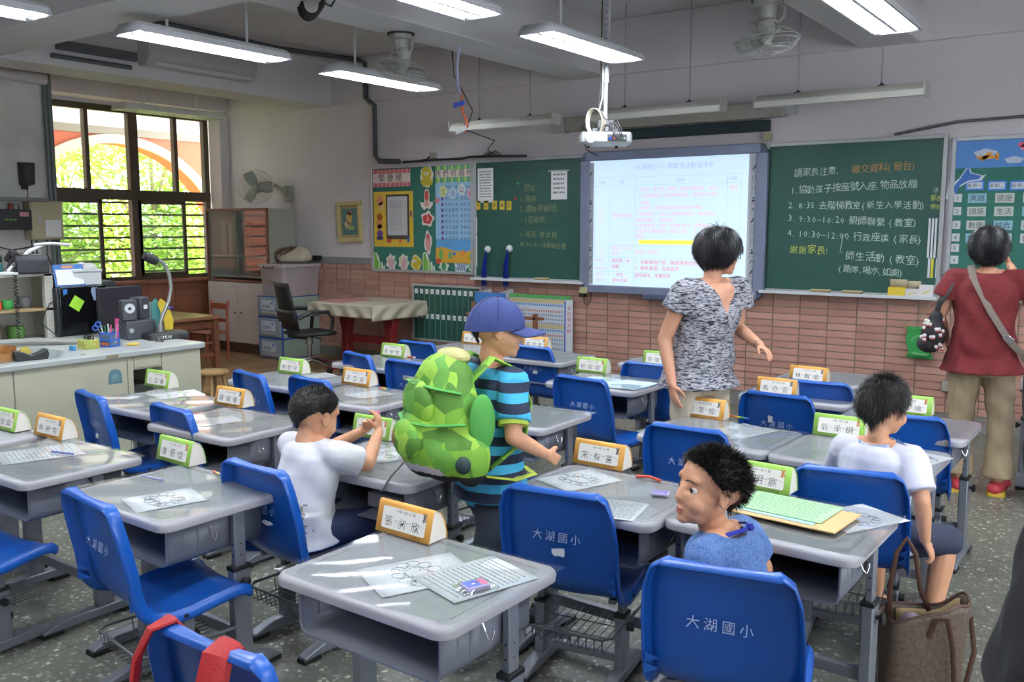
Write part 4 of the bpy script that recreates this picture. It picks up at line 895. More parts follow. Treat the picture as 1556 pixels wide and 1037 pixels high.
# ---- fans
cagem = M('fan_cage', '#b5b5ae', .35, metal=.3); fanb = M('fan_body', '#a3a39a', .45); blade_m = clear('fan_blade', '#c9cdc8', .08, .1, .5)
def fan_head(par, R, depth, n, Tm):
    m = MB(); m.T = Tm
    for r_, z in ((R, 0), (R*.97, .02), (R*.7, depth*.8), (R*.35, depth), (R*.7, -depth*.55), (R*.4, -depth*.8)): m.tube([(r_*math.cos(a), r_*math.sin(a), z) for a in [2*PI*i/28 for i in range(28)]], .0022, 4, closed=True)
    for i in range(n):
        a = 2*PI*i/n; c, s = math.cos(a), math.sin(a); m.tube([(c*.04, s*.04, depth*1.02), (c*R*.5, s*R*.5, depth*.93), (c*R*.85, s*R*.85, depth*.55), (c*R, s*R, 0), (c*R*.8, s*R*.8, -depth*.45), (c*R*.3, s*R*.3, -depth*.85)], .0013, 3)
    tag(m.build('wire_cage', cagem, par), kind='stuff')
    for k in range(3):
        m = MB(); m.T = Tm @ Matrix.Rotation(2*PI*k/3, 4, 'Z')
        m.grid(lambda u, v: (.03+u*(R*.8), (v-.5)*R*(.35+.75*u*(1.2-u)), (v-.5)*.05), 6, 4); m.build('blade', blade_m, par, solid=.003)
    m = MB(); m.T = Tm; m.lathe([(0, depth*.4), (.03, depth*.38), (.035, 0), (.055, -.03), (.06, -.11), (.04, -.15), (0, -.155)], n=16); m.build('motor', fanb, par)
def wall_fan():
    t = thing('wall_fan', 'pale wall fan above the glass-fronted cabinet, tilted towards the desks', 'fan', (-8.74, 0, 1.93))
    m = MB(); m.box(-.05, .05, -.05, 0, -.08, .12); m.tube([(0, -.03, 0), (-.03, -.1, .08), (-.1, -.16, .13)], .025, 8); m.build('wall_bracket', fanb, t, bevel=.008)
    fan_head(t, .21, .08, 30, Matrix.Translation((-.24, -.32, .1)) @ Matrix.Rotation(math.radians(38), 4, 'Z') @ Matrix.Rotation(math.radians(82), 4, 'X'))
    m = MB(); m.tube([(.03, -.01, -.08), (.04, -.01, -.4), (.09, -.01, -.55), (.06, -.01, -.8)], .004, 5); m.build('power_cord', M('cord_grey', '#8f8f88', .5), t)
wall_fan()
def ceil_fan(x, y, lab, tilt=.25, rz=0):
    t = thing('ceiling_fan', lab, 'fan', (x, y, Z_BEAM), rz)
    m = MB(); m.lathe([(.1, 0), (.1, -.012), (0, -.012)], n=20); m.build('ceiling_plate', blk, t)
    m = MB(); m.lathe([(.085, -.012), (.085, -.04), (.06, -.05), (.05, -.12), (.07, -.14), (.065, -.15), (0, -.15)], n=16); m.box(.03, .05, -.02, .02, -.15, -.03); m.build('swivel_housing', fanb, t)
    [MB().tube([(s*.06, 0, -.04), (s*.11, 0, -.07), (s*.11, 0, -.12), (s*.06, 0, -.15)], .008, 6).build('yoke', cagem, t) for s in (-1, 1)]
    fan_head(t, .2, .085, 24, Matrix.Translation((0, 0, -.25)) @ Matrix.Rotation(PI+tilt, 4, 'Y') )
ceil_fan(-4.6, -2.5, 'ceiling fan with wire cage under the beam, behind the lit light over the bulletin board'); ceil_fan(-2.08, -1.95, 'ceiling fan with wire cage at the top edge, above the whiteboard', -.1)
# ---- air conditioner and conduit behind the window beam
ac = thing('air_conditioner', 'long pale air conditioner unit along the beam above the window', 'air conditioner', (-7.95, -1.85, 3.05))
m = MB(); pf = [(.0, .0), (.13, -.01), (.2, .08), (.2, .22), (.16, .3), (0, .3)]; m.loft([[(a, -.62, b) for a, b in pf], [(a, .62, b) for a, b in pf]], True, True); m.build('casing', M('ac_white', '#bdbbba', .4), ac, bevel=.015)
m = MB(); m.box(.12, .19, -.55, .55, -.002, .03); m.T = None; m.build('air_vane', M('ac_vane', '#d2d0cf', .4), ac, bevel=.004)
m = MB(); m.tube([(-7.93, -3.3, 3.02), (-7.93, -2.55, 3.02)], .022, 8); m.box(-7.95, -7.9, -3.25, -2.5, 3.08, 3.16); tag(m.build('conduit_pipe', M('pipe_dark', '#55575a', .5)), 'short dark pipe clipped to the beam beside the air conditioner', 'pipe')
m = MB(); m.tube([(-9.3, -2.66, 3.2), (-9.3, -2.66, .95)], .022, 8); m.tube([(-9.33, -2.6, 3.2), (-9.33, -2.6, .95)], .025, 8); tag(m.build('conduit_pipe', M('pipe_green', '#5a6464', .5)), 'vertical dark pipes down the edge of the wall pillar', 'pipe')
m = MB(); m.tube([(-9.3, -3.7, 3.13), (-9.28, -3.2, 3.12), (-9.3, -2.68, 3.1)], .035, 8); tag(m.build('conduit_pipe', M('pipe_dark', '#55575a', .5)), 'thick dark pipe under the beam at the top of the wall pillar', 'pipe')
m = MB(); m.tube([(-9.28, -3.8, 3.04), (-9.27, -2.66, 3.02)], .055, 10); tag(m.build('pipe_cover', plaster), 'pale round pipe cover just below the dark pipe on the pillar', 'pipe')
# ---- framed picture
t = thing('framed_picture', 'cream-framed small picture on the wall beside the bulletin board', 'picture', (-7.7, -.01, 1.61)); t.rotation_euler.y = -.03
m = MB(); fr_ = .05
for a, b, c, d in ((-.2, .2, .185, .235), (-.2, .2, -.235, -.185), (-.2, -.15, -.185, .185), (.15, .2, -.185, .185)): W(a, b, c, d, -.03, 0, m)
m.build('frame', M('frame_cream', '#c5b67e', .5), t, bevel=.008)
W(-.15, .15, -.185, .185, -.012, 0).build('mount_board', M('mount_tan', '#a89a6c', .6), t, smooth=False)
W(-.12, .12, -.15, .15, -.014, -.012).build('painting', ramp_mat('painting', 'noise', 9, [(.3, '#2e5560'), (.45, '#5a8a86'), (.55, '#3f6f78'), (.7, '#8a9a6a')], .5), t, smooth=False)
for (x, z, rx, rz, c) in ((.0, .04, .05, .07, '#c9a860'), (-.04, -.03, .04, .05, '#d8c8a0'), (.03, -.07, .06, .03, '#9aaa70'), (.01, .1, .03, .03, '#b87a4a')):
    m = MB(); flat(m, blob(x, z, rx, rz, 12, .15, 5), -.014, .0006); m.build('painted_shape', M('pt'+c, c, .6), t, smooth=False)
# ---- number board and poster leaning under the chalkboard
t = thing('number_board', 'green number board with two rows of white numbers leaning on the tiled wall', 'board', (-6.21, -.06, .33)); t.rotation_euler.x = -.0
W(-.46, .42, 0, .585, -.02, 0).build('board_face', chalk, t, smooth=False)
m = MB(); W(-.475, .475, -.012, .006, -.026, 0, m); W(-.475, .475, .58, .6, -.026, 0, m); W(-.475, -.458, 0, .59, -.026, 0, m); W(.458, .475, 0, .59, -.026, 0, m); m.build('frame', alu, t, bevel=.002)
m = MB()
for i in range(1, 12): x = -.46+i*.92/12; W(x-.0015, x+.0015, .01, .575, -.0215, -.02, m)
m.build('divider_line', M('line_pale', '#7fa295', .8), t, smooth=False)
for rr_, z, n0 in ((0, .525, 1), (1, .255, 21)):
    for i in range(12):
        x = -.42+i*.0763; q = W(x-.021, x+.021, z-.026, z+.026, -.022, -.02).build('number_label', white_p, t, smooth=False)
        m = MB(); m.T = wallT(x, z, -.0225); text(m, str(n0+i), 0, -.014, .035, center=True, sx=.9); m.build('printed_number', ink, q, smooth=False)
W(-.46, .44, -.06, -.012, -.06, .02).build('ledge', M('ledge_wood', '#6b5a48', .6), t, bevel=.003)
t = thing('price_chart', 'leaning chart with beige bands, blue and red rows and a green top edge', 'poster', (-5.01, -.05, .27))
W(-.38, .36, 0, .6, -.004, 0).build('sheet', M('chart_pale', '#c3cbd6', .6), t, smooth=False)
W(-.38, .36, .575, .61, -.008, 0).build('top_edge', M('chart_green', '#4f9a55', .6), t, smooth=False)
W(.3, .38, 0, .58, -.006, 0).build('side_band', M('chart_white', '#cfd2da', .6), t, smooth=False)
W(.285, .3, .02, .56, -.007, 0).build('blue_rule', M('chart_blue', '#3a5ab0', .6), t, smooth=False)
for z, c in ((.53, '#c4b68c'), (.28, '#c4b68c')): W(-.37, .28, z, z+.04, -.006, 0).build('beige_band', M('cb'+c, c, .6), t, smooth=False)
for z, c in ((.5, '#4a8ad0'), (.25, '#4a8ad0'), (.44, '#c07a60'), (.2, '#c07a60'), (.4, '#8a93a8'), (.36, '#8a93a8'), (.32, '#8a93a8'), (.16, '#8a93a8'), (.12, '#8a93a8'), (.07, '#8a93a8')):
    m = MB()
    for i in range(24): W(-.36+i*.0265, -.347+i*.0265, z, z+.02, -.0065, -.004, m)
    tag(m.build('printed_cell', M('pc'+c, c, .7), t, smooth=False), kind='stuff')
m = MB(); m.T = wallT(0, 0, -.0065)
for i, s in enumerate('多唸學大師'): text(m, s, .315, .47-i*.055, .05)
m.build('printed_title', M('red_ink', '#c0393f', .7), t, smooth=False)
# wooden easel behind the walking boy
t = thing('wooden_easel', 'brown wooden easel post behind the boy in the cap', 'easel', (-5.62, -.35, 0))
m = MB(); m.box(-.02, .02, -.02, .02, 0, .8); m.build('post', M('easel_wood', '#7a4e33', .5), t, bevel=.004)
m = MB(); m.box(-.02+.75, .02+.75, -.02, .02, 0, .72); m.build('post', M('easel_wood', '#7a4e33', .5), t, bevel=.004)
m = MB(); m.box(-.09, .84, -.02, .02, .66, .69); m.build('cross_rail', M('easel_wood', '#7a4e33', .5), t, bevel=.004)
tag(W(-5.62, -5.25, .70, .9, -.33, -.31).build('blue_folder', M('folder_blue', '#3f74b8', .5), None, smooth=False), 'blue folder standing behind the cap of the walking boy', 'folder')
# ---- timetable board contents
def tcard(name, lab, x, z, w_, h_, col, s, sz, border=None, ic='#3a4048'):
    t = thing(name, lab, 'card', (x, -.0235, z), 0, 'timetable cards')
    if border: W(-w_/2-.012, w_/2+.012, -h_/2-.012, h_/2+.012, -.001, 0).build('border', M('tb'+border, border, .6), t, smooth=False)
    W(-w_/2, w_/2, -h_/2, h_/2, -.002, 0).build('card_face', M('tc'+col, col, .6), t, smooth=False)
    m = MB(); m.T = wallT(0, 0, -.0026); text(m, s, 0, -sz*.36, sz, center=True); m.build('printed_text', M('ink'+ic, ic, .7), t, smooth=False)
t = thing('sky_banner', 'blue sky banner with clouds, balloons and a yellow plane', 'banner', (-.49, -.0235, 2.09))
W(-.82, .82, -.105, .105, -.0015, 0).build('sheet', M('sky_blue', '#4f86c8', .5), t, smooth=False)
for (x, z, s) in ((-.62, .0, .075), (-.26, .05, .1), (-.43, -.055, .06), (.2, .02, .09)):
    m = MB(); flat(m, blob(x, z, s, s*.42, 18, .12, 5), -.0015, .001); m.build('cloud', M('cloud_grey', '#b9c6d8', .6), t, smooth=False)
m = MB(); flat(m, blob(-.61, -.03, .075, .014, 12), -.0026, .001); flat(m, [(-.66, -.05), (-.63, -.055), (-.57, .0), (-.6, .01)], -.0026, .001); flat(m, blob(-.54, -.025, .012, .03, 8), -.0026, .001); m.build('yellow_plane', M('plane_yellow', '#d89a3a', .6), t, smooth=False)
for x, z, c in ((-.39, .05, '#d8607a'), (-.36, .05, '#c8d060'), (-.375, .03, '#e08aa0'), (-.345, .035, '#8ac070')):
    m = MB(); flat(m, blob(x, z, .022, .02, 10), -.0026, .001); m.build('balloon', M('bal'+c, c, .5), t, smooth=False)
m = MB(); cx, cz = -1.245, 1.894
fl = lambda pts, y: flat(m, [(cx+a, cz+b) for a, b in pts], y, .0012)
fl([(.0,.07),(.03,.12),(.05,.06),(.13,.035),(.15,.045),(.12,.0),(.03,-.01),(-.03,-.05),(-.06,-.12),(-.09,-.16),(-.12,-.12),(-.1,-.04),(-.03,.02)], -.0235)
bt_ = thing('bird_cutout', 'blue swallow paper cut-out at the corner of the timetable board', 'cut-out', (0, 0, 0)); m.build('outline', M('cut_white', '#cdd6e0', .6), bt_, smooth=False)
m = MB(); fl([(.005,.065),(.03,.1),(.042,.055),(.12,.033),(.1,.01),(.03,.0),(-.02,-.03),(-.05,-.1),(-.07,-.05),(-.02,.02)], -.0248); m.build('feathers', M('bird_blue', '#3a68b0', .6), bt_, smooth=False)
tcard('title_card', 'yellow title card at the top of the timetable', -.82+.13, 1.927, .3, .1, '#d8aa3a', '功課表', .07)
for i, ((x, z), s) in enumerate((((-1.167, 1.858), '星期一'), ((-1.02, 1.854), '星期二'), ((-0.876, 1.851), '星期三'))): tcard('day_card', 'blue-edged weekday card, %s from the swallow' % ('first','second','third')[i], x, z, .1, .045, '#cdd6dc', s, .034, '#3f7ad0')
rowz = [1.768, 1.671, 1.569, 1.475, 1.397, 1.308]
for i, z in enumerate(rowz): tcard('period_card', 'white period card reading %s on the timetable' % ('one','two','three','four','five','six')[i], -1.275, z, .055, .06, '#c9cdd0', str(i+1), .045)
subj = [['英語', '國語', '生活'], ['國語', '生活', '生活'], ['數學', '綜合', '國語'], ['健康', '體育', '數學'], ['', '閱讀', ''], ['', '', '']]
for r_, row in enumerate(subj):
    for c_, s in enumerate(row):
        if s: tcard('subject_card', 'subject card on the timetable, %s row, %s column' % (('top','second','third','fourth','fifth')[r_], ('first','second','third')[c_]), (-1.145, -.965, -.785)[c_], rowz[r_]-.004, .125, .07, ('#8ab6c6' if (r_+c_) % 3 == 0 else '#c2c8c4'), s, .05)
t = thing('pocket_chart', 'blue chart with orange pockets beyond the woman in red', 'chart', (-.55, -.0235, 1.25)); W(-.12, .5, -.2, .28, -.002, 0).build('sheet', M('pocket_blue', '#2f4a9a', .6), t, smooth=False)
for i in range(4): W(-.09, .2, -.17+.11*i, -.09+.11*i, -.005, -.002).build('pocket', M('pocket_orange', '#d88a3a', .6), t, smooth=False)
# ---- green scale hanging below the tray
gs = thing('hanging_scale', 'green metal spring scale hanging on the tiled wall by a string', 'scale', (-1.475, -.03, .54))
gm_ = M('scale_green', '#2f8a45', .4)
m = MB(); m.box(-.1, .1, -.03, .0, .21, .245); m.box(-.095, .095, -.03, .0, 0, .03); m.loft([[(-.085, y, .215), (-.095, y, .19), (-.1, y, .13), (-.08, y, .07), (-.075, y, .02), (.075, y, .02), (.08, y, .07), (.1, y, .13), (.095, y, .19), (.085, y, .215)] for y in (-.055, 0)], True, True); m.build('body', gm_, gs, bevel=.004)
m = MB(); m.tube([(.06*math.cos(a), -.056, .12+.06*math.sin(a)) for a in [math.radians(20+14*i) for i in range(11)]], .0025, 4); m.tube([(-.05, -.056, .045), (.05, -.056, .035)], .003, 4); m.build('dial_mark', M('mark_pale', '#b8d0b4', .6), gs)
m = MB(); m.cyl((0, -.07, .12), (0, -.05, .12), .016, n=12); m.build('dial_knob', blk, gs)
m = MB(); m.tube([(-.09, -.02, .235), (-.1, -.02, .26), (.0, -.03, .33), (.08, -.05, .47)], .004, 5); m.tube([(-.09, -.02, .25), (-.11, -.03, .27), (-.13, -.03, .26), (-.1, -.03, .22)], .004, 5); m.build('string', M('string_tan', '#a89a7c', .8), gs)
# ================================================================== TEACHER'S CORNER
ctr_m = M('counter_cream', '#b3b29d', .5, noise=.05, nscale=3); ctop_m = M('counter_top', '#aeb3b2', .3, noise=.03)
ct = thing('service_counter', "cream teacher's counter with a grey worktop beside the window-side desks", 'counter', (-5.72, -5.1, 0))
m = MB(); o_ = rrect(-.34, .34, -1.6, 1.42, .04, 4); m.loft([[(x, y, .715) for x, y in o_], [(x, y, .75) for x, y in o_]], True, True); m.build('worktop', ctop_m, ct, bevel=.005)
m = MB(); m.box(-.3, .31, -1.55, .87, 0, .715); m.build('body', ctr_m, ct, bevel=.004)
m = MB(); m.box(.308, .312, .105, .113, .02, .71); m.box(.308, .312, .825, .83, .02, .7); m.build('panel_joint', M('joint_dark', '#75756a', .7), ct, smooth=False)
m = MB(); m.box(-.3, .31, 1.08, 1.38, 0, .715); m.build('end_cabinet', ctr_m, ct, bevel=.004)
m = MB(); m.box(-.3, .3, .87, 1.08, .62, .715); m.box(-.3, .3, .87, 1.08, 0, .04); m.box(-.3, -.28, .87, 1.08, .04, .62); m.build('niche', ctr_m, ct, smooth=False)
m = MB(); m.box(.3, .308, .88, 1.07, .63, .705); m.build('drawer_front', ctr_m, ct, bevel=.003)
m = MB(); m.box(-.27, .2, .875, 1.075, .1, .5); m.build('niche_shade_block', M('niche_shade', '#3a3c3a', .8), ct, smooth=False)  # dark-coloured block stands in for the shade inside the niche
m = MB(); m.loft([[(.3105, .74+a, .60+b) for a, b in arc(0, 0, .045, 0, 180, 8)+[(-.045, -.05), (.045, -.05)]], [(.3135, .74+a, .60+b) for a, b in arc(0, 0, .045, 0, 180, 8)+[(-.045, -.05), (.045, -.05)]]]); q = m.build('arched_plate', M('plate_teal', '#5f7f88', .4), ct, smooth=False)
m = MB()
for a in (-.022, 0, .022): m.tube([(.3145, .74+a*1.0, .565), (.3145, .74+a*.5, .61)], .0035, 4)
m.build('plate_mark', M('plate_pale', '#8fb0b4', .5), q)
m = MB(); m.box(.341, .345, .67, .75, .722, .742); m.build('edge_lock', M('lock_tan', '#8a8468', .4), ct)
td = thing('back_desk', 'low grey desk behind the counter carrying the computer', 'desk', (-6.62, -4.6, 0))
m = MB(); m.box(-.55, .52, -1.5, 1.1, .71, .745); m.build('worktop', ctop_m, td, bevel=.005)
for a, b in ((-.5, -1.4), (.45, -1.4), (-.5, 1.05), (.45, 1.05)): MB().box(a-.02, a+.02, b-.02, b+.02, 0, .71).build('leg', steel, td)
gloss_b = M('gloss_black', '#0c0d10', .15, spec=.6); matte_b = M('matte_black', '#1b1c20', .5)
TZ = .745
pc = thing('computer_tower', 'glossy black computer tower with a lime sticky note and a sticker', 'computer', (-6.62, -3.92, TZ), math.radians(4))
m = MB(); m.box(-.09, .09, -.19, .19, .012, .365); m.build('case', gloss_b, pc, bevel=.006)
m = MB(); m.box(-.085, .085, -.21, -.188, .012, .36); m.build('front_bezel', matte_b, pc, bevel=.006)
m = MB(); m.T = Matrix.Translation((.092, -.06, .24)) @ Matrix.Rotation(PI/2, 4, 'Z') @ Matrix.Rotation(PI/2, 4, 'X') @ Matrix.Rotation(-.6, 4, 'Z'); m.box(-.045, .045, -.045, .045, 0, .0015); m.build('sticky_note', M('lime_note', '#9fd83a', .6), pc, smooth=False)
m = MB(); m.loft([[(x, .09+a, .31+b) for a, b in blob(0, 0, .028, .05, 14, .18, 3)] for x in (.0905, .092)]); m.build('sticker', M('sticker_pale', '#8f9fc0', .5), pc, smooth=False)
m = MB(); m.box(.0905, .092, -.16, -.13, .31, .35); m.build('blue_sticker', M('sticker_blue', '#3a78c8', .5), pc, smooth=False)
t = thing('white_box', 'pale grey lidded box on top of the black computer tower', 'box', (-6.66, -3.86, TZ+.367))
m = MB(); m.box(-.07, .09, -.1, .12, 0, .1); m.build('box_body', M('box_pale', '#c3c8ca', .5), t, bevel=.006); m = MB(); m.box(-.075, .095, -.105, .125, .1, .12); m.build('lid', M('box_pale', '#c3c8ca', .5), t, bevel=.004)
t = thing('desk_calendar', 'white desk calendar with a blue border on the computer tower', 'calendar', (-6.56, -3.99, TZ+.367), math.radians(4))
m = MB(); m.add([(.0, -.12, 0), (.0, .12, 0), (-.03, .12, .16), (-.03, -.12, .16), (-.055, -.12, 0), (-.055, .12, 0)], [(0,1,2,3), (3,2,5,4)]); m.build('stand_card', M('cal_blue', '#4a78b8', .5), t, solid=.003, smooth=False)
m = MB(); m.add([(.0035, -.105, .012), (.0035, .105, .012), (-.0195, .105, .125), (-.0195, -.105, .125)], [(0,1,2,3)]); m.build('month_page', white_p, t, solid=.001, smooth=False)
m = MB()
for r_ in range(4):
    for c_ in range(7): y = -.09+c_*.029; z = .03+r_*.022; x = .0045-z*.03/.16; m.add([(x, y, z), (x, y+.012, z), (x-.001, y+.012, z+.006), (x-.001, y, z+.006)], [(0,1,2,3)])
tag(m.build('printed_date', M('grey_print', '#8d8f94', .8), t, smooth=False), kind='stuff')
m = MB(); m.add([(-.024, -.05, .135), (-.024, .04, .135), (-.0275, .04, .153), (-.0275, -.05, .153)], [(0,1,2,3)]); m.build('header_picture', M('cal_orange', '#d8966a', .5), t, smooth=False)
mo = thing('computer_monitor', 'dark flat computer monitor on the counter beside the speakers', 'monitor', (-6.36, -3.73, TZ), math.radians(100))
# local: screen faces -Y
m = MB(); m.box(-.2, .2, -.02, .015, .075, .36); m.build('housing', matte_b, mo, bevel=.005)
m = MB(); m.box(-.19, .19, -.0215, -.0195, .09, .35); m.build('screen_panel', M('screen_dark', '#20232e', .12, spec=.8), mo, smooth=False)
m = MB(); m.box(-.02, .02, -.01, .01, .0, .1); m.lathe([(.1, 0), (.1, .01), (.03, .015), (0, .015)], n=20); m.build('stand', matte_b, mo)
def speaker(name, lab, x, y, z, w_, d_, h_, rz, cone=True, sub=False):
    t = thing(name, lab, 'speaker', (x, y, z), rz)
    m = MB(); m.box(-w_/2, w_/2, -d_/2, d_/2, 0, h_); m.build('cabinet', M('speaker_grey', '#3d3f46', .5), t, bevel=.008)
    if cone:
        m = MB(); m.lathe([(.034, -d_/2-.004), (.036, -d_/2), (.03, -d_/2-.001), (0, -d_/2+.004)], (0, 0, h_*.6), 18, 'y'); m.build('cone_ring', M('ring_silver', '#b4b8bc', .3, metal=.5), t)
        MB().lathe([(.014, -d_/2-.003), (0, -d_/2-.009)], (0, 0, h_*.6), 14, 'y').build('cone_cap', blk, t)
    if sub: MB().lathe([(.018, -d_/2-.004), (.016, -d_/2-.012), (0, -d_/2-.012)], (-w_/2+.03, 0, h_*.5), 16, 'y').build('volume_knob', M('ring_silver', '#b4b8bc', .3, metal=.5), t)
    else:
        m = MB(); m.box(w_/2, w_/2+.001, -.02, .01, h_*.45, h_*.6)
    return t
CT = .75
speaker('subwoofer', 'wide dark grey subwoofer box on the counter under the small speakers', -6.0, -3.83, CT, .21, .2, .135, math.radians(80), False, True)
speaker('desk_speaker', 'small grey speaker with a silver cone standing on the subwoofer', -5.98, -3.9, CT+.137, .1, .11, .145, math.radians(72))
s2 = speaker('desk_speaker', 'small grey speaker without visible cone, turned aside, with a white label', -6.04, -3.77, CT+.137, .1, .1, .155, math.radians(20), False)
m = MB(); m.box(.0505, .052, -.02, .02, .07, .1); m.build('white_label', white_p, s2, smooth=False)
# document camera
dc = thing('document_camera', 'document camera with a black base, curved metal neck and black head', 'camera', (-5.82, -3.7, CT), math.radians(80))
m = MB(); o_ = rrect(-.16, .13, -.1, .1, .03, 4); m.loft([[(x, y, 0) for x, y in o_], [(x, y, .035) for x, y in o_], [(x*.92, y*.92, .05) for x, y in o_]]); m.build('base', matte_b, dc, ang=35)
m = MB(); m.T = Matrix.Translation((0, -.1005, .018)) @ Matrix.Rotation(PI/2, 4, 'X'); text(m, 'LUMENS', -.11, -.008, .03); m.build('printed_lettering', white_p, dc, smooth=False)
m = MB(); m.tube([(-.05, 0, .05), (-.05, 0, .1)], .024, 12); m.tube([(-.05, 0, .1), (-.03, 0, .16), (.02, .0, .26), (.045, 0, .36), (.035, 0, .46), (.0, 0, .54), (-.05, 0, .575)], .0135, 10); m.build('gooseneck', M('neck_steel', '#9a9c9a', .3, metal=.6), dc)
m = MB(); m.T = Matrix.Translation((-.09, 0, .575)) @ Matrix.Rotation(math.radians(-62), 4, 'Y'); m.lathe([(0, .06), (.025, .058), (.036, .03), (.036, -.02), (.028, -.045), (0, -.05)], n=16); m.build('camera_head', matte_b, dc)
# round hand fans standing behind it
for i, (c, lab, dx, dy, w_, h_, ln_) in enumerate((('#cdd0cc', 'white round paddle standing behind the document camera', -.2, -.03, .085, .1, .1), ('#4f9a94', 'teal strip-shaped paddle behind the camera neck', -.14, .0, .03, .17, .02), ('#d8bc32', 'yellow curved strip standing beside the camera neck', -.04, .1, .025, .18, .02))):
    t = thing('hand_fan', lab, 'hand fan', (-5.9+dx*.8, -3.66+dy*.5, CT)); m = MB()
    bend = .05 if i == 2 else 0
    pts = [(math.cos(a)*w_, (.17+h_*.8*math.sin(a))) for a in [2*PI*k/20 for k in range(20)]] if i < 1 else [(-w_, .0), (w_, .0), (w_+bend*.2, .12), (w_-bend*.5, .24), (0-bend, .28), (-w_-bend, .24), (-w_-bend*.2, .12)]
    m.T = Matrix.Rotation(math.radians(75), 4, 'Z'); m.loft([[(a, y, b) for a, b in pts] for y in (-.004, .004)]); m.build('fan_face', M('hf'+c, c, .5), t, smooth=False)
    m = MB(); m.cyl((0, 0, 0), (0, 0, .12), .008, n=8); m.build('handle', M('hf'+c, c, .5), t)
    if i == 2: m = MB(); m.tube([(.0, -.02, .2), (.02, .02, .21), (-.01, .05, .2)], .006, 6); m.build('blue_tie', lan, t)
# pen holder and small stuff on the counter
ph = thing('pen_holder', 'blue mesh pen holder full of pens and blue scissors', 'pen holder', (-5.72, -4.2, CT), .3)
m = MB(); bh = M('holder_blue', '#2f62c0', .4)
for a, b, c, d in ((-.045, .045, -.045, -.04), (-.045, .045, .04, .045), (-.045, -.04, -.04, .04), (.04, .045, -.04, .04)):
    for z in (0, .04, .085): m.box(a, b, c, d, z, z+.012)
for a in (-.045, .04):
    for b in (-.045, .04): m.box(a, a+.005, b, b+.005, 0, .097)
m.box(-.045, .045, -.045, .045, 0, .004); m.build('open_frame', bh, ph, smooth=False)
MB().box(-.038, .038, -.038, .038, .005, .08).build('inner_cup', M('cup_smoke', '#5a6a80', .3), ph, smooth=False)
MB().box(-.03, .03, -.046, -.0455, .012, .03).build('orange_eraser', M('eraser_orange', '#c8603a', .6), ph, smooth=False)
for i, (x, y, dx, dy, c, h_) in enumerate(((-.02, .01, -.01, .0, '#d8d8da', .15), (.01, .02, .01, .01, '#3a3c40', .16), (.025, -.01, .015, 0, '#c84a78', .15), (0, -.02, 0, -.01, '#2e6a3a', .14), (.03, .02, .02, .01, '#b8bcc4', .15), (-.03, -.02, -.03, 0, '#3a8a5a', .14))):
    tag(MB().cyl((x, y, .02), (x+dx, y+dy, h_), .005, n=6).build('pen', M('pen'+c, c, .4), None, loc=(-5.72, -4.2, CT)), ('white', 'black', 'pink', 'dark green', 'silver', 'green')[i]+' pen standing in the blue pen holder', 'pen')
t = thing('scissors', 'blue-handled scissors sticking out of the pen holder', 'scissors', (-5.72, -4.235, CT+.03), .3)
m = MB(); m.tube([(-.05+.022*math.cos(a), 0, .12+.016*math.sin(a)) for a in [2*PI*k/14 for k in range(14)]], .005, 6, closed=True); m.tube([(-.075+.022*math.cos(a), 0, .095+.016*math.sin(a)) for a in [2*PI*k/14 for k in range(14)]], .005, 6, closed=True); m.build('handle', bh, t)
m = MB(); m.tube([(-.03, 0, .11), (.01, 0, .0)], .004, 4); m.tube([(-.055, 0, .09), (.01, 0, .01)], .004, 4); m.build('blade', chrome, t)
t = thing('pink_clip', 'pink comb-like ruler standing in the pen holder', 'stationery', (-5.68, -4.17, CT+.06)); m = MB(); m.box(-.01, .01, -.004, .004, 0, .13)
for k in range(4): m.box(.01, .022, -.004, .004, .05+k*.022, .062+k*.022)
m.build('comb_strip', M('pink_bright', '#d84a8a', .4), t, smooth=False)
t = thing('note_box', 'small yellow patterned box with clips beside the pen holder', 'box', (-5.74, -4.34, CT)); m = MB(); m.box(-.05, .05, -.05, .05, 0, .06); m.build('box_body', ramp_mat('note_box', 'voronoi', 40, [(.3, '#b0a050'), (.6, '#8fae4a'), (.8, '#c9c27a')], .6), t, bevel=.003)
for k in range(3):
    MB().tube([(-.03+.03*k, -.01, .06), (-.035+.03*k, 0, .085), (-.01+.03*k, .01, .085), (-.02+.03*k, .01, .06)], .006, 6).build('clip', blk, t)
tag(MB().lathe([(0, .0), (.035, .0), (.045, .006), (.035, .013), (0, .014)], n=16).build('yellow_disc', M('lid_yellow', '#c9ae3c', .5), None, loc=(-5.66, -4.07, CT)), 'flat yellow disc lying on the counter by the pen holder', 'disc')
tag(MB().box(-.025, .025, -.01, .01, 0, .03).build('blue_block', M('blk_blue', '#2f86b8', .4), None, loc=(-5.72, -4.46, CT), bevel=.002), 'small blue block on the counter left of the patterned box', 'block')
tag(MB().tube([(0, -.02, .008), (.01, 0, .012), (0, .02, .008), (.02, .03, .008)], .006, 6).build('key_bunch', M('key_grey', '#5a5850', .4, metal=.5), None, loc=(-5.66, -3.88, CT)), 'small metal keys on the counter in front of the subwoofer', 'keys')
td_ = thing('tape_dispenser', 'black tape dispenser with coloured tape at the counter edge', 'tape dispenser', (-5.52, -4.83, CT), 1.45)
m = MB(); m.prism([(-.09, 0), (.09, 0), (.1, .03), (.09, .065), (.05, .045), (0, .03), (-.05, .055), (-.09, .065), (-.1, .04)], 'y', -.03, .03) ; m.build('body', matte_b, td_, bevel=.006)
MB().lathe([(.0, -.012), (.03, -.012), (.03, .012), (0, .012)], (-.03, 0, .055), 16, 'y').build('tape_roll', M('tape_multi', '#b8a84a', .4), td_)
t = thing('cardboard_box', 'small open cardboard box at the counter edge near the picture edge', 'box', (-5.6, -5.0, CT), .1); kb = M('cardboard', '#a87a48', .7)
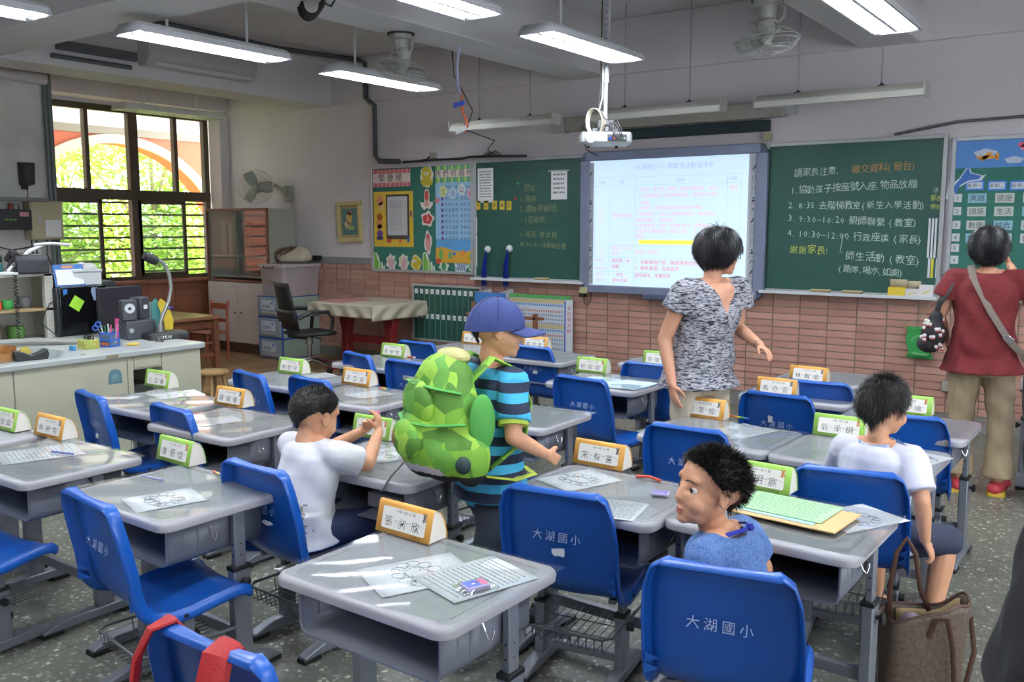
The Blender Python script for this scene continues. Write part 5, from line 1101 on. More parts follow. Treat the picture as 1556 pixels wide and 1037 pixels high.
m = MB(); m.box(-.06, .06, -.1, -.097, 0, .09); m.box(-.06, .06, .097, .1, 0, .09); m.box(-.06, -.057, -.1, .1, 0, .09); m.box(.057, .06, -.1, .1, 0, .05); m.box(-.06, .06, -.1, .1, 0, .003); m.build('carton', kb, t, smooth=False)
MB().ell((0, -.02, .07), (.03, .04, .03), 10).build('yellow_toy', M('toy_yellow', '#d8b030', .5), t)
tag(MB().grid(lambda u, v: (-.3+.55*u, -.75+1.0*v, .0015+.002*math.sin(9*v+3*u)), 8, 12).build('clear_sheet', clear('clear_sheet', '#dfe6e6', .08, .08, .12), None, loc=(-5.72, -4.75, CT), smooth=True), 'clear plastic sheet lying over the counter top', 'sheet')
m = MB(); m.tube([(.05, -.1, .32), (-.02, -.2, .25), (.02, -.3, .12), (.1, -.22, .02)], .004, 5); tag(m.build('computer_cable', matte_b, None, loc=(-6.55, -3.95, TZ)), 'thin black cable looping beside the computer tower', 'cable')
m = MB(); m.tube([(0, -.3, .03), (.15, -.05, .03), (.35, .15, .02), (.4, .35, .02)], .022, 8); tag(m.build('grey_hose', M('hose', '#8f908a', .5), None, loc=(-6.35, -4.4, TZ)), 'thick grey bundle of cable lying in front of the computer tower', 'cable')
# pegboard shelf with phone, lamp and paper piles
sh = thing('pegboard_shelf', 'pale perforated shelf unit behind the computer tower', 'shelf', (-6.75, -4.40, TZ))
pg = M('pegboard', '#b9b7ab', .6)
m = MB(); m.box(-.15, .18, .28, .3, 0, .47); m.build('side_panel', pg, sh, bevel=.002); m = MB(); m.box(-.15, .18, -.3, -.28, 0, .47); m.build('side_panel', pg, sh, bevel=.002)
m = MB(); m.box(-.15, -.13, -.28, .28, 0, .47); m.build('back_panel', pg, sh, smooth=False)
for z in (.45, .2): MB().box(-.15, .18, -.28, .28, z, z+.02).build('shelf_board', M('shelf_wood', '#9a8460', .5) if z < .4 else pg, sh, bevel=.002)
MB().box(.14, .18, .22, .30, 0, .47).build('perforated_post', pg, sh, smooth=False)
m = MB()
for i in range(14):
    for k in range(3): m.box(.1805, .182, .235+k*.022, .239+k*.022, .03+i*.031, .034+i*.031)
tag(m.build('peg_hole', M('hole_dark', '#55554d', .8), sh, smooth=False), kind='stuff')
for (y, z, c, s, l) in ((.0, .22, '#3a9a4a', .04, 'small green toy inside the pegboard shelf'), (-.07, .22, '#c84a2a', .035, 'small orange toy inside the pegboard shelf'), (.12, .22, '#5a5a5c', .05, 'grey clutter on the middle board of the pegboard shelf'), (.05, .0, '#4f7a3a', .06, 'dark green cup at the bottom of the pegboard shelf'), (-.12, .0, '#6a5a4a', .07, 'brown clutter at the bottom of the pegboard shelf')):
    m = MB(); m.lathe([(s*.8, 0), (s, s*.6), (s*.9, s*1.6), (0, s*1.7)], n=12); tag(m.build('small_cup', M('cup'+c, c, .5), None, loc=(-6.68, -4.40+y, TZ+z+(.0005 if z == 0 else .0005))), l, 'cup')
tp = thing('desk_telephone', 'black desk telephone on top of the pegboard shelf', 'telephone', (-6.66, -4.25, TZ+.472), 1.4)
m = MB(); m.prism([(-.13, 0), (.13, 0), (.13, .03), (.04, .1), (-.1, .14), (-.13, .1)], 'x', -.11, .11); m.build('body', matte_b, tp, bevel=.012)
m = MB(); m.tube([(-.1, -.11, .13), (-.1, -.02, .15), (-.1, .1, .1)], .024, 8); m.build('handset', matte_b, tp); MB().box(.0, .08, -.1, -.04, .132, .137).build('label_window', white_p, tp)
m = MB(); m.tube([(-.12+.012*math.cos(k*1.4), -.12+.012*math.sin(k*1.4), .1-k*.0052) for k in range(110)], .004, 4); m.build('coiled_cord', blk, tp)
dl = thing('desk_lamp', 'white desk lamp with a slanting arm above the telephone', 'lamp', (-6.6, -4.42, TZ+.472))
m = MB(); m.lathe([(.07, 0), (.07, .012), (.02, .02), (0, .02)], n=16); m.build('base', white_p, dl); m = MB(); m.tube([(0, 0, .02), (.02, .06, .08), (.0, .16, .16), (.0, .25, .2)], .013, 8); m.build('arm', white_p, dl)
m = MB(); m.tube([(0, .2, .205), (0, .32, .212), (0, .46, .2)], [.018, .024, .012], 8, flat=.012); m.build('lamp_shade', white_p, dl)
tag(MB().box(-.12, .12, -.12, .12, 0, .018).build('paper_stack', M('paper_mixed', '#b4b2bc', .7), None, loc=(-6.7, -4.95, TZ), smooth=False), 'flat stack of papers beside the pegboard shelf', 'papers')
bd = thing('bird_figure', 'white bird figurine on two thin legs in front of the window', 'figurine', (-6.85, -3.68, TZ+.38))
m = MB(); m.ell((0, 0, .1), (.035, .065, .045), 14); m.ell((0, -.06, .13), (.024, .03, .026), 12); m.cyl((0, -.085, .128), (0, -.11, .118), .008, .001, 8); m.cyl((0, .05, .09), (0, .1, .075), .02, .004, 8); m.build('body', M('bird_white', '#cfcbc8', .5), bd)
for s in (-1, 1): MB().tube([(s*.012, .0, 0), (s*.012, .01, .03), (s*.01, -.005, .065)], .003, 5).build('leg', M('bird_leg', '#8a7a6a', .5), bd)
tag(MB().box(-.1, .1, -.15, .15, 0, .378).build('plinth_box', matte_b, None, loc=(-6.87, -3.66, TZ), bevel=.005), 'dark box behind the monitor carrying the bird figurine', 'box')
# ---- on the pillar
PXF = -9.35
sp = thing('wall_speaker', 'black wall speaker on the white pillar', 'speaker', (PXF, -2.9, 1.96))
m = MB(); m.loft([[(.02, -.06, 0), (.14, -.045, .01), (.14, .045, .01), (.02, .06, 0)], [(.02, -.065, .23), (.15, -.05, .22), (.15, .05, .22), (.02, .065, .23)]]); m.build('cabinet', matte_b, sp, bevel=.008)
MB().box(0, .03, -.03, .03, -.04, .06).build('bracket', matte_b, sp); MB().tube([(.05, .0, 0), (.05, .01, -.08), (.01, .02, -.12)], .004, 5).build('cord', matte_b, sp)
tag(MB().box(0, .22, -.6, .22, 0, .035).build('wall_shelf', M('shelf_grey', '#77797a', .4), None, loc=(PXF+.005, -2.98, 1.8), bevel=.003), 'dark grey narrow shelf on the pillar above the black box', 'shelf')
bx = thing('network_box', 'black flat device with a red label and green text on the pillar', 'device', (PXF, -3.1, 1.52))
MB().box(0, .16, -.25, .18, 0, .2).build('case', matte_b, bx, bevel=.006); MB().box(.1605, .162, .06, .15, .13, .175).build('pink_label', M('lbl_pink', '#c88a90', .6), bx, smooth=False)
m = MB(); m.T = Matrix.Translation((.1615, -.09, .09)) @ Matrix.Rotation(PI/2, 4, 'Z') @ Matrix.Rotation(PI/2, 4, 'X'); [m.box(i*.02, i*.02+.014, 0, .012+.008*(i%2), 0, .001) for i in range(6)]; m.build('printed_lettering', M('led_green', '#7aa83a', .6), bx, smooth=False)
for i, c in enumerate(('#a83a3a', '#b8b8ba', '#b0b4b8')): tag(MB().lathe([(.018, 0), (.018, .05), (.01, .06), (0, .06)], n=12).build('small_bottle', M('bt'+c, c, .4), None, loc=(PXF+.07, -3.08+.05*i, 1.72)), ('red', 'silver', 'pale grey')[i]+' small bottle under the grey pillar shelf', 'bottle')
mb_ = thing('meter_box', 'beige steel meter box with a white sheet taped on the pillar', 'box', (PXF, -2.77, 1.42))
MB().box(0, .15, -.16, .17, 0, .39).build('case', M('meter_beige', '#b7b091', .45), mb_, bevel=.006); MB().box(.151, .158, -.15, .16, .01, .38).build('door', M('meter_beige', '#b7b091', .45), mb_, bevel=.003)
MB().box(.158, .165, -.09, -.065, .17, .26).build('latch', alu, mb_, bevel=.002); MB().box(.1585, .16, -.02, .14, .03, .2).build('taped_sheet', white_p, mb_, smooth=False)
m = MB()
for (a, b) in (((-.05, .0), (.0, -.4)), ((-.1, .0), (-.02, -.5)), ((.06, 0), (.1, -.3))): m.tube([(.02, a[0], a[1]), (.02, (a[0]+b[0])/2-.03, b[1]*.5), (.02, b[0], b[1])], .006, 5)
m.tube([(.02, -.55, .12), (.02, -.5, -.05), (.02, -.3, -.1), (.02, -.02, -.06)], .006, 5); tag(m.build('pillar_cable', blk, None, loc=(PXF, -2.77, 1.42)), 'black cables hanging down from the meter box on the pillar', 'cable')
rc = thing('ac_remote', 'teal and white remote control hanging on the pillar', 'remote', (PXF, -3.2, 1.02)); MB().box(0, .03, -.035, .035, 0, .26).build('casing', M('remote_grey', '#9fa8a8', .4), rc, bevel=.008); MB().box(.03, .033, -.028, .028, .03, .16).build('key_area', M('remote_teal', '#4fa8a8', .4), rc); MB().box(.03, .032, -.022, .022, .18, .24).build('display', M('lcd_dark', '#3a4444', .2), rc)
for i, (y, l) in enumerate(((-2.97, 'small framed card on the pillar, next to the remote'), (-2.82, 'small framed card on the pillar, next to the telephone'))):
    q = thing('small_card', l, 'card', (PXF, y, 1.12)); MB().box(0, .008, -.045, .045, 0, .2).build('frame', white_p, q, bevel=.002); MB().box(.008, .0095, -.03, .03, .05, .17).build('picture_patch', ramp_mat('card_pic', 'voronoi', 25, [(.3, '#5a6ab0'), (.6, '#b8a860'), (.8, '#a0a4b0')], .6), q, smooth=False)
# ================================================================== FAR CORNER FURNITURE
cab_w = M('cabinet_white', '#cfc3bf', .45, noise=.03); wd = M('wood_edge', '#7a4a38', .45, noise=.1); cabg = M('cabinet_side', '#a8ab9c', .5)
cb = thing('display_cabinet', 'glass-fronted cabinet with white lower doors in the far corner', 'cabinet', (-9.23, -.22, 0))
m = MB(); w_ = .585; m.box(-w_, w_, -.22, .2, 0, .12); m.build('plinth', M('plinth_brown', '#4a342a', .6), cb, bevel=.003)
m = MB(); m.box(-w_, w_, -.21, .2, .12, .88); m.build('lower_case', cabg, cb, smooth=False)
for s in (-1, 1): q = MB().box(min(0, s*w_)+.004, max(0, s*w_)-.004, -.232, -.212, .125, .87).build('door', cab_w, cb, bevel=.003); MB().cyl((s*.06, -.232, .5), (s*.06, -.242, .5), .01, n=8).build('door_knob', blk, q)
m = MB(); m.box(-w_-.005, w_+.005, -.235, .2, .88, .905); m.box(-w_, w_, -.23, -.2, 1.745, 1.775); m.box(-w_, -w_+.025, -.23, -.2, .905, 1.75); m.box(w_-.025, w_, -.23, -.2, .905, 1.75); m.build('wood_trim', wd, cb, bevel=.003)
m = MB(); m.box(w_-.02, w_, -.2, .2, .905, 1.75); m.box(-w_, -w_+.02, -.2, .2, .905, 1.75); m.box(-w_, w_, -.2, .2, 1.75, 1.77); m.build('upper_case', cabg, cb, smooth=False)
for z in (1.18, .93): MB().box(-w_+.02, w_-.02, -.18, .19, z, z+.02).build('shelf_board', cab_w, cb, bevel=.002)
for s, y in ((-1, -.2), (1, -.21)): MB().box(min(0, s*(w_-.03))-.02, max(0, s*(w_-.03))+.02, y, y+.005, .93, 1.74).build('glass_door', clear('cabinet_glass', '#eef2f0', .04, .03, .08), cb, smooth=False)
for i, (x, wd_, h_, c, l) in enumerate(((-.4, .1, .42, '#9a9c98', 'grey folder'), (-.28, .07, .4, '#a8a8a2', 'pale folder'), (.03, .05, .38, '#20332c', 'dark green folder'), (.1, .06, .4, '#182a26', 'black folder'))):
    tag(MB().box(-wd_/2, wd_/2, -.12, .12, 0, h_).build('ring_binder', M('bind'+c, c, .6), None, loc=(-9.23+x, -.2, 1.2005), bevel=.003), l+' standing on the upper cabinet shelf', 'binder')
def basket(name, lab, cat, x, y, z, w_, d_, h_, c):
    t = thing(name, lab, cat, (x, y, z)); m = MB()
    m.loft([[(-w_*.44, -d_*.44, 0), (w_*.44, -d_*.44, 0), (w_*.44, d_*.44, 0), (-w_*.44, d_*.44, 0)], [(-w_/2, -d_/2, h_), (w_/2, -d_/2, h_), (w_/2, d_/2, h_), (-w_/2, d_/2, h_)]], True, False); m.build('tub', M('bk'+c, c, .45), t, solid=.005, smooth=False)
    m = MB(); m.tube([(-w_/2, -d_/2, h_), (w_/2, -d_/2, h_), (w_/2, d_/2, h_), (-w_/2, d_/2, h_)], .007, 6, closed=True); m.build('rim', M('bk'+c, c, .45), t); return t
basket('plastic_basket', 'red plastic basket behind the cabinet glass', 'basket', -8.98, -.2, .951, .33, .26, .16, '#a8342c'); basket('plastic_basket', 'small blue plastic tub beside the red basket', 'basket', -8.74, -.22, .951, .12, .2, .1, '#2a6ab8')
t = thing('gift_bag', 'shiny pale yellow bag leaning in the cabinet beside the red basket', 'bag', (-8.83, -.1, 1.0)); m = MB(); m.T = Matrix.Rotation(.2, 4, 'Y'); m.loft([[(-.07, -.04, .0), (.07, -.04, .0), (.07, .04, .0), (-.07, .04, .0)], [(-.08, -.03, .17), (.08, -.03, .17), (.08, .03, .17), (-.08, .03, .17)]]); m.build('bag_body', M('foil_yellow', '#b9ad6a', .3, metal=.3), t, bevel=.01)
# drawers in blue frames
blf = M('frame_blue', '#2f5aa8', .45); drg = M('drawer_side', '#9fb0a4', .5); drf = M('drawer_front_grey', '#8f9aa8', .35)
for i in range(3):
    t = thing('drawer_unit', ('lowest', 'middle', 'top')[i]+' of the three stacked blue-framed plastic drawer boxes', 'drawer box', (-8.47, -.28, i*.247), 0)
    m = MB(); m.box(-.205, .205, -.3, .27, .012, .235); m.build('side_shell', drg, t, smooth=False)
    m = MB()
    for z in (0, .235): m.box(-.21, .21, -.305, .275, z, z+.012)
    for x in (-.21, .195): m.box(x, x+.015, -.308, -.29, 0, .247)
    m.build('blue_frame', blf, t, bevel=.003)
    q = MB().box(-.19, .19, -.318, -.3, .02, .23).build('drawer', drf, t, bevel=.006)
    MB().box(-.14, .1, -.3195, -.318, .09, .205).build('front_label', M('label_pale', '#c4ccd8', .5), q, smooth=False)
    m = MB(); m.T = Matrix.Translation((-.12, -.32, .11)) @ Matrix.Rotation(PI/2, 4, 'X'); text(m, ('雜物箱', '整理箱', '收納箱')[i], 0, 0, .045); m.build('printed_lettering', M('label_ink', '#4a4f5c', .7), q, smooth=False)
    m = MB(); m.T = Matrix.Translation((.0, -.32, .16)) @ Matrix.Rotation(PI/2, 4, 'X')
    for a, b, r_ in ((.05, .01, .018), (.075, .025, .014), (-.1, .02, .01)): m.add([(a+r_*math.cos(k*PI/5), b+r_*.7*math.sin(k*PI/5), 0) for k in range(10)], [tuple(range(10))])
    m.build('printed_flower', M('label_blue', '#4f7ac8', .6), q, smooth=False)
    MB().box(-.13, .13, -.326, -.316, .04, .07).build('pull_handle', alu, q, bevel=.004)
bn = thing('storage_bin', 'translucent lidded storage bin on top of the drawer boxes', 'bin', (-8.45, -.27, .742))
m = MB(); m.loft([[(a*.9, b*.9, 0) for a, b in rrect(-.22, .22, -.3, .28, .04)], [(a, b, .34) for a, b in rrect(-.22, .22, -.3, .28, .04)]]); m.build('tub', M('bin_cloudy', '#a79c9c', .35, noise=.12, nscale=4), bn, ang=50)
m = MB(); m.loft([[(a, b, .34) for a, b in rrect(-.235, .235, -.315, .295, .04)], [(a, b, .37) for a, b in rrect(-.235, .235, -.315, .295, .04)], [(a*.93, b*.93, .378) for a, b in rrect(-.235, .235, -.315, .295, .04)]]); m.build('lid', M('lid_cloudy', '#b4adae', .35), bn, ang=50)
m = MB(); m.tube([(-.1, -.32, .355), (-.09, -.335, .335), (.06, -.335, .335), (.07, -.32, .355)], .006, 6); m.build('lid_handle', blk, bn); MB().box(-.05, .03, -.3, -.29, .16, .2).build('side_label', M('lbl_tan', '#a89a7c', .6), bn)
hb = thing('handbag', 'white handbag with brown trim lying on the storage bin', 'bag', (-8.43, -.22, 1.121), .2)
m = MB(); m.loft([[(a, b, 0) for a, b in rrect(-.2, .2, -.1, .1, .06)], [(a*1.05, b*1.1, .07) for a, b in rrect(-.2, .2, -.1, .1, .06)], [(a*.85+.03, b*.6, .16) for a, b in rrect(-.2, .2, -.1, .1, .06)], [(a*.6+.05, b*.2, .2) for a, b in rrect(-.2, .2, -.1, .1, .06)]]); m.build('bag_body', M('bag_cream', '#c9bda8', .6), hb, sub=1)
m = MB(); m.tube([(-.18, -.1, .06), (-.2, -.09, .12), (-.1, -.1, .17), (.02, -.07, .19)], .016, 6); m.tube([(.05, -.03, .2), (.0, -.09, .15), (-.12, -.12, .1)], .012, 6); m.build('brown_strap', M('bag_brown', '#5a4030', .5), hb)
MB().ell((-.17, -.05, .07), (.06, .07, .065), 12).build('brown_pouch', ramp_mat('bag_spots', 'noise', 14, [(.4, '#5f4838'), (.6, '#a8988a')], .6), hb)
tag(MB().box(-.05, .05, -.03, .03, 0, .06).build('black_adapter', matte_b, None, loc=(-8.25, -.03, 1.12+.03), bevel=.005), 'small black adapter on the wall beside the handbag', 'adapter')
# cloth-covered table and office chair
tb = thing('side_table', 'red-legged side table under a cream cloth against the tiled wall', 'table', (-6.95, -.5, 0))
redw = M('red_lacquer', '#7a1f22', .35)
MB().box(-.4, .4, -.36, .36, .71, .745).build('table_top', redw, tb, bevel=.004)
for s in (-1, 1):
    m = MB(); m.prism([(s*.33-.09, 0), (s*.33+.09, 0), (s*.33+.05, .2), (s*.33+.04, .4), (s*.33+.09, .6), (s*.33+.1, .71), (s*.33-.1, .71), (s*.33-.09, .6), (s*.33-.04, .4), (s*.33-.05, .2)], 'y', -.05, .05); m.build('leg', redw, tb, bevel=.008)
    MB().box(s*.33-.03, s*.33+.03, -.3, .3, 0, .05).build('foot', redw, tb, bevel=.008)
MB().box(-.33, .33, -.04, .04, .3, .38).build('stretcher', redw, tb, bevel=.008)
def cloth(u, v):
    x = -.62+1.24*u; y = -.55+1.0*v; ox_ = max(0, abs(x)-.46); oy = max(0, -y-.42); d = max(ox_, oy); xx = max(-.47, min(.47, x)); yy = max(-.43, y)
    drop = d*1.0; fl = .012*math.sin(x*30+y*24)*(d > .02)*min(1, d*12)
    return (xx+(fl if ox_ > oy else 0), yy+(fl if oy >= ox_ else 0), .752-drop)
MB().grid(cloth, 62, 50).build('cl', M('cloth_cream', '#b3ab96', .7, noise=.1, nscale=8), tb, solid=.003).name = 'table_cover'
tag(MB().box(-.36, .0, -.2, .2, 0, .008).build('pink_mat', M('mat_pink', '#b88078', .7), None, loc=(-7.0, -.62, .7545), smooth=False), 'pinkish mat lying on the cream tablecloth', 'mat')
oc = thing('office_chair', 'black mesh office chair on a chrome base beside the cloth-covered table', 'office chair', (-7.4, -.95, 0), math.radians(-18))
mesh_b = M('mesh_black', '#1a1a1c', .7)
m = MB(); m.grid(lambda u, v: ((u-.5)*(.46-.08*v), -.2-.1*v-.03*(1-(2*u-1)**2), .47+.5*v), 10, 10); m.build('backrest', mesh_b, oc, solid=.012)
m = MB(); m.grid(lambda u, v: ((u-.5)*.47, -.23-.02*v-.03*(1-(2*u-1)**2), .55+.13*v), 10, 4); m.build('lumbar_pad', matte_b, oc, solid=.03)
m = MB(); m.loft([[(a*.96, b*.96, .39) for a, b in rrect(-.24, .24, -.22, .25, .07)], [(a, b, .42) for a, b in rrect(-.24, .24, -.22, .25, .07)], [(a*.97, b*.97, .455) for a, b in rrect(-.24, .24, -.22, .25, .07)]]); m.build('seat', mesh_b, oc, sub=1)
for s in (-1, 1): MB().tube([(s*.24, -.22, .6), (s*.27, -.1, .67), (s*.27, .1, .66), (s*.26, .16, .58), (s*.25, .14, .44)], .02, 8).build('armrest', matte_b, oc)
m = MB(); m.tube([(0, -.24, .62), (0, -.22, .4), (0, -.05, .37)], .022, 8); m.build('back_support', matte_b, oc)
m = MB(); m.cyl((0, 0, .12), (0, 0, .4), .025, n=12); m.cyl((0, 0, .3), (0, 0, .4), .04, n=12); m.build('gas_lift', chrome, oc); m = MB(); m.tube([(0, 0, .38), (.2, .05, .37), (.24, .06, .3)], .006, 6); m.build('tilt_lever', matte_b, oc)
for k in range(5):
    a = 2*PI*k/5+.4; c, s = math.cos(a), math.sin(a); MB().tube([(0, 0, .13), (c*.15, s*.15, .115), (c*.28, s*.28, .08)], [.03, .025, .015], 8).build('base_arm', chrome, oc)
    q = MB().lathe([(.0, -.022), (.027, -.022), (.027, .022), (0, .022)], (0, 0, 0), 14, 'x').build('caster', blk, oc, loc=(c*.28, s*.28, .0275), rot=(0, 0, a))
# wooden table, two children's chairs, stool by the window
ww = M('dark_wood', '#6e4630', .4, noise=.15, nscale=5); ww2 = M('table_wood', '#8a6048', .3, noise=.12, nscale=5)
wt = thing('reading_table', 'brown wooden table behind the counter below the window', 'table', (-8.65, -2.0, 0))
MB().box(-.55, .42, -.75, .55, .565, .6).build('table_top', ww2, wt, bevel=.005)
for a, b in ((-.5, -.7), (.38, -.7), (-.5, .5), (.38, .5)): MB().box(a-.03, a+.03, b-.03, b+.03, 0, .565).build('leg', ww, wt, bevel=.003)
MB().box(.35, .37, -.7, .5, .47, .56).build('apron', ww, wt, bevel=.002); MB().box(.35, .38, -.7, .5, .16, .2).build('stretcher', ww, wt, bevel=.002)
m = MB()
for k in range(8): m.cyl((.365, -.6+.14*k, .2), (.365, -.6+.14*k, .3), .008, n=6)
m.box(.355, .375, -.7, .5, .3, .32); m.build('spindle_rail', ww, wt)
def kid_chair(x, y, rz, lab):
    t = thing('wooden_chair', lab, 'chair', (x, y, 0), rz); rw_ = M('chair_wood', '#9a4f38', .4, noise=.1)
    MB().box(-.16, .16, -.15, .16, .33, .35).build('seat', rw_, t, bevel=.005)
    for s in (-1, 1): MB().tube([(s*.15, -.14, 0), (s*.15, -.14, .5), (s*.15, -.16, .7)], .016, 8).build('leg', rw_, t); MB().tube([(s*.15, .14, 0), (s*.15, .14, .33)], .016, 8).build('leg', rw_, t)
    MB().box(-.14, .14, -.165, -.14, .6, .67).build('back_rail', rw_, t, bevel=.005); MB().box(-.14, .14, -.16, -.145, .45, .49).build('back_rail', rw_, t, bevel=.004)
kid_chair(-8.9, -1.12, PI, 'small red-brown wooden chair at the table end nearest the cabinet'); kid_chair(-9.45, -1.9, -PI/2, 'small red-brown wooden chair between the table and the window wall')
st = thing('round_stool', 'small round wooden stool beyond the end of the counter', 'stool', (-6.93, -2.52, 0)); sw = M('stool_wood', '#a8875c', .5, noise=.1)
m = MB(); m.lathe([(.0, .225), (.12, .225), (.14, .235), (.14, .25), (.12, .262), (0, .262)], n=24); m.build('seat', sw, st)
for k in range(4): a = PI/4+k*PI/2; MB().tube([(math.cos(a)*.08, math.sin(a)*.08, .225), (math.cos(a)*.13, math.sin(a)*.13, 0)], [.014, .018], 8).build('leg', sw, st)
# ================================================================== THINGS ON THE DESKS
film = clear('desk_film', '#f6f8f8', .09, .07, .02)
def film_sheet(x, y, rz, lab, seed, w_=.60, d_=.45, lift=.010):
    r = random.Random(seed); ph_ = [r.uniform(0, 6) for _ in range(4)]
    def f(u, v):
        a = (u-.5)*w_; b = (v-.5)*d_; e = max(abs(2*u-1), abs(2*v-1))
        return (a, b, .002+.0022*(1+math.sin(7*u+5*v+ph_[0]))*(.3+.7*e)+.0012*(1+math.sin(13*u-9*v+ph_[1]))+lift*max(0, (u+1-v)-1.55)*1.2+lift*.6*max(0, (1-u+1-v)-1.6))
    return tag(MB().grid(f, 26, 20).build('desk_film', film, None, loc=(x, y, DZ), rot=(0, 0, rz)), lab, 'plastic sheet', 'clear desk films')
line_m = M('drawing_ink', '#5c6066', .8); pap = M('paper_desk', '#dadde0', .6); pap2 = M('paper_desk2', '#cfd3d6', .6)
def wreath(mb, s=1, z=.0012):
    r = random.Random(4)
    def loop(cx, cz, a, b, n=18, w_=.0): mb.tube([(cx+s*a*math.cos(2*PI*i/n)*(1+w_*math.sin(5*i)), cz+s*b*math.sin(2*PI*i/n)*(1+w_*math.sin(5*i)), z) for i in range(n)], .0006, 3, closed=True)
    R = .062*s
    for i in range(11):
        a = 2*PI*i/11; loop(R*1.15*math.cos(a), R*.8*math.sin(a), .02, .017, 12, .12)
    loop(0, 0, .045, .03, 20, .05); loop(.02*s, .055*s, .016, .011, 12); loop(.045*s, .05*s, .018, .01, 12); loop(-.04*s, -.045*s, .016, .014, 12); loop(.05*s, -.04*s, .015, .014, 12)
    for i in range(16):
        x, y = r.uniform(-.07, .07)*s, r.uniform(-.05, .05)*s; mb.tube([(x, y, z), (x+.006*s, y+.004*s, z), (x+.01*s, y-.003*s, z)], .0006, 3)
def paper(x, y, rz, w_, h_, lab, kind='drawing', mat=None, name='drawing_sheet', z=.0005, curl=0, seed=1):
    t = thing(name, lab, 'paper', (x, y, DZ+z), rz)
    MB().grid(lambda u, v: ((u-.5)*w_, (v-.5)*h_, .0006+curl*((u-.5)**2+.3*(v-.5))*.2), 6, 6).build('sheet', mat or pap, t, solid=.0004)
    m = MB()
    if kind == 'drawing': wreath(m, min(w_, h_)/.2); m.build('line_drawing', line_m, t)
    elif kind == 'list':
        r = random.Random(seed)
        for i in range(15):
            yy = h_*.4-i*h_*.8/14; a = -w_*.42
            while a < w_*.38: b = min(w_*.42, a+r.uniform(.004, .02)); m.box(a, b, yy-.0012, yy+.0012, .001, .0016); a = b+.004
        tag(m.build('printed_text', M('sheet_ink', '#74797e', .8), t, smooth=False), kind='stuff')
    return t
cream_w = M('card_inside', '#dcd7cc', .7)
def name_card(x, y, rz, col, name, lab, num='25'):
    """tent card: bordered face towards the pupil, curved back, open D-shaped ends"""
    t = thing('name_card', lab, 'card', (x, y, DZ+.004), rz, 'name cards')
    cm = {'o': M('card_orange', '#e2a64e', .55), 'g': M('card_green', '#9cc95a', .55)}[col]
    w_, h_ = .113, .094
    prof = [(0, 0), (.022, h_*.93), (.026, h_), (.034, h_), (.055, h_*.88), (.07, h_*.6), (.078, h_*.25), (.08, 0)]
    m = MB(); m.loft([[(-w_, a, b) for a, b in prof], [(w_, a, b) for a, b in prof]], False, False, close=False); m.build('bent_card', cm, t, solid=.0012, ang=35)
    MB_ = MB(); MB_.add([(-w_+.004, a, b) for a, b in prof], [tuple(range(8))]); MB_.build('inner_tab', cream_w, t, smooth=False); m = MB(); m.add([(w_-.004, a, b) for a, b in prof], [tuple(range(8))]); m.build('inner_tab', cream_w, t, smooth=False); m = MB()
    ang = math.atan2(.022, h_*.93)
    T = Matrix.Translation((0, -.0012, 0)) @ Matrix.Rotation(PI/2-ang, 4, 'X')
    m = MB(); m.T = T; o_ = [(a, b, 0) for a, b in rrect(-w_+.022, w_-.024, .015, h_*.93-.006, .006, 3)]; m.add(o_, [tuple(range(len(o_)))]); m.build('name_field', M('card_white', '#e6e3dc', .6), t, smooth=False)
    T2 = Matrix.Translation((0, -.0018, 0)) @ Matrix.Rotation(PI/2-ang, 4, 'X')
    m = MB(); m.T = T2; r = random.Random(len(name)+int(x*50))
    text(m, name[0], -.078, .026, .034, .03, -.006, rnd=r); text(m, name[1], -.022, .026, .034, .03, -.006, rnd=r); text(m, name[2], .032, .024, .034, .03, -.006, rnd=r)
    text(m, 'ㄧㄥ', -.042, .04, .009); text(m, 'ㄨㄢ', .012, .04, .009); text(m, 'ㄒㄣ', .066, .04, .009); text(m, '一年一班 '+num+' 號', -.035, .068, .0115, thin=-.002)
    m.build('handwritten_name', ink, t, smooth=False)
    m = MB(); m.T = T2; text(m, '國小教育出版', .035, .005, .007); m.build('printed_line', M('card_ink', '#5a4a2a', .7), t, smooth=False)
    m = MB(); m.T = T2; fx_ = .082
    for a, b, rx, rz_ in ((fx_, .075, .006, .007), (fx_-.005, .083, .003, .003), (fx_+.005, .083, .003, .003), (fx_-.002, .064, .005, .006), (fx_+.006, .066, .002, .005)): m.add([(a+rx*math.cos(k*PI/5), b+rz_*math.sin(k*PI/5), 0) for k in range(10)], [tuple(range(10))])
    m.build('small_animal_print', M('animal_'+col, '#6a6258' if col == 'o' else '#c07a4a', .6), t, smooth=False); return t
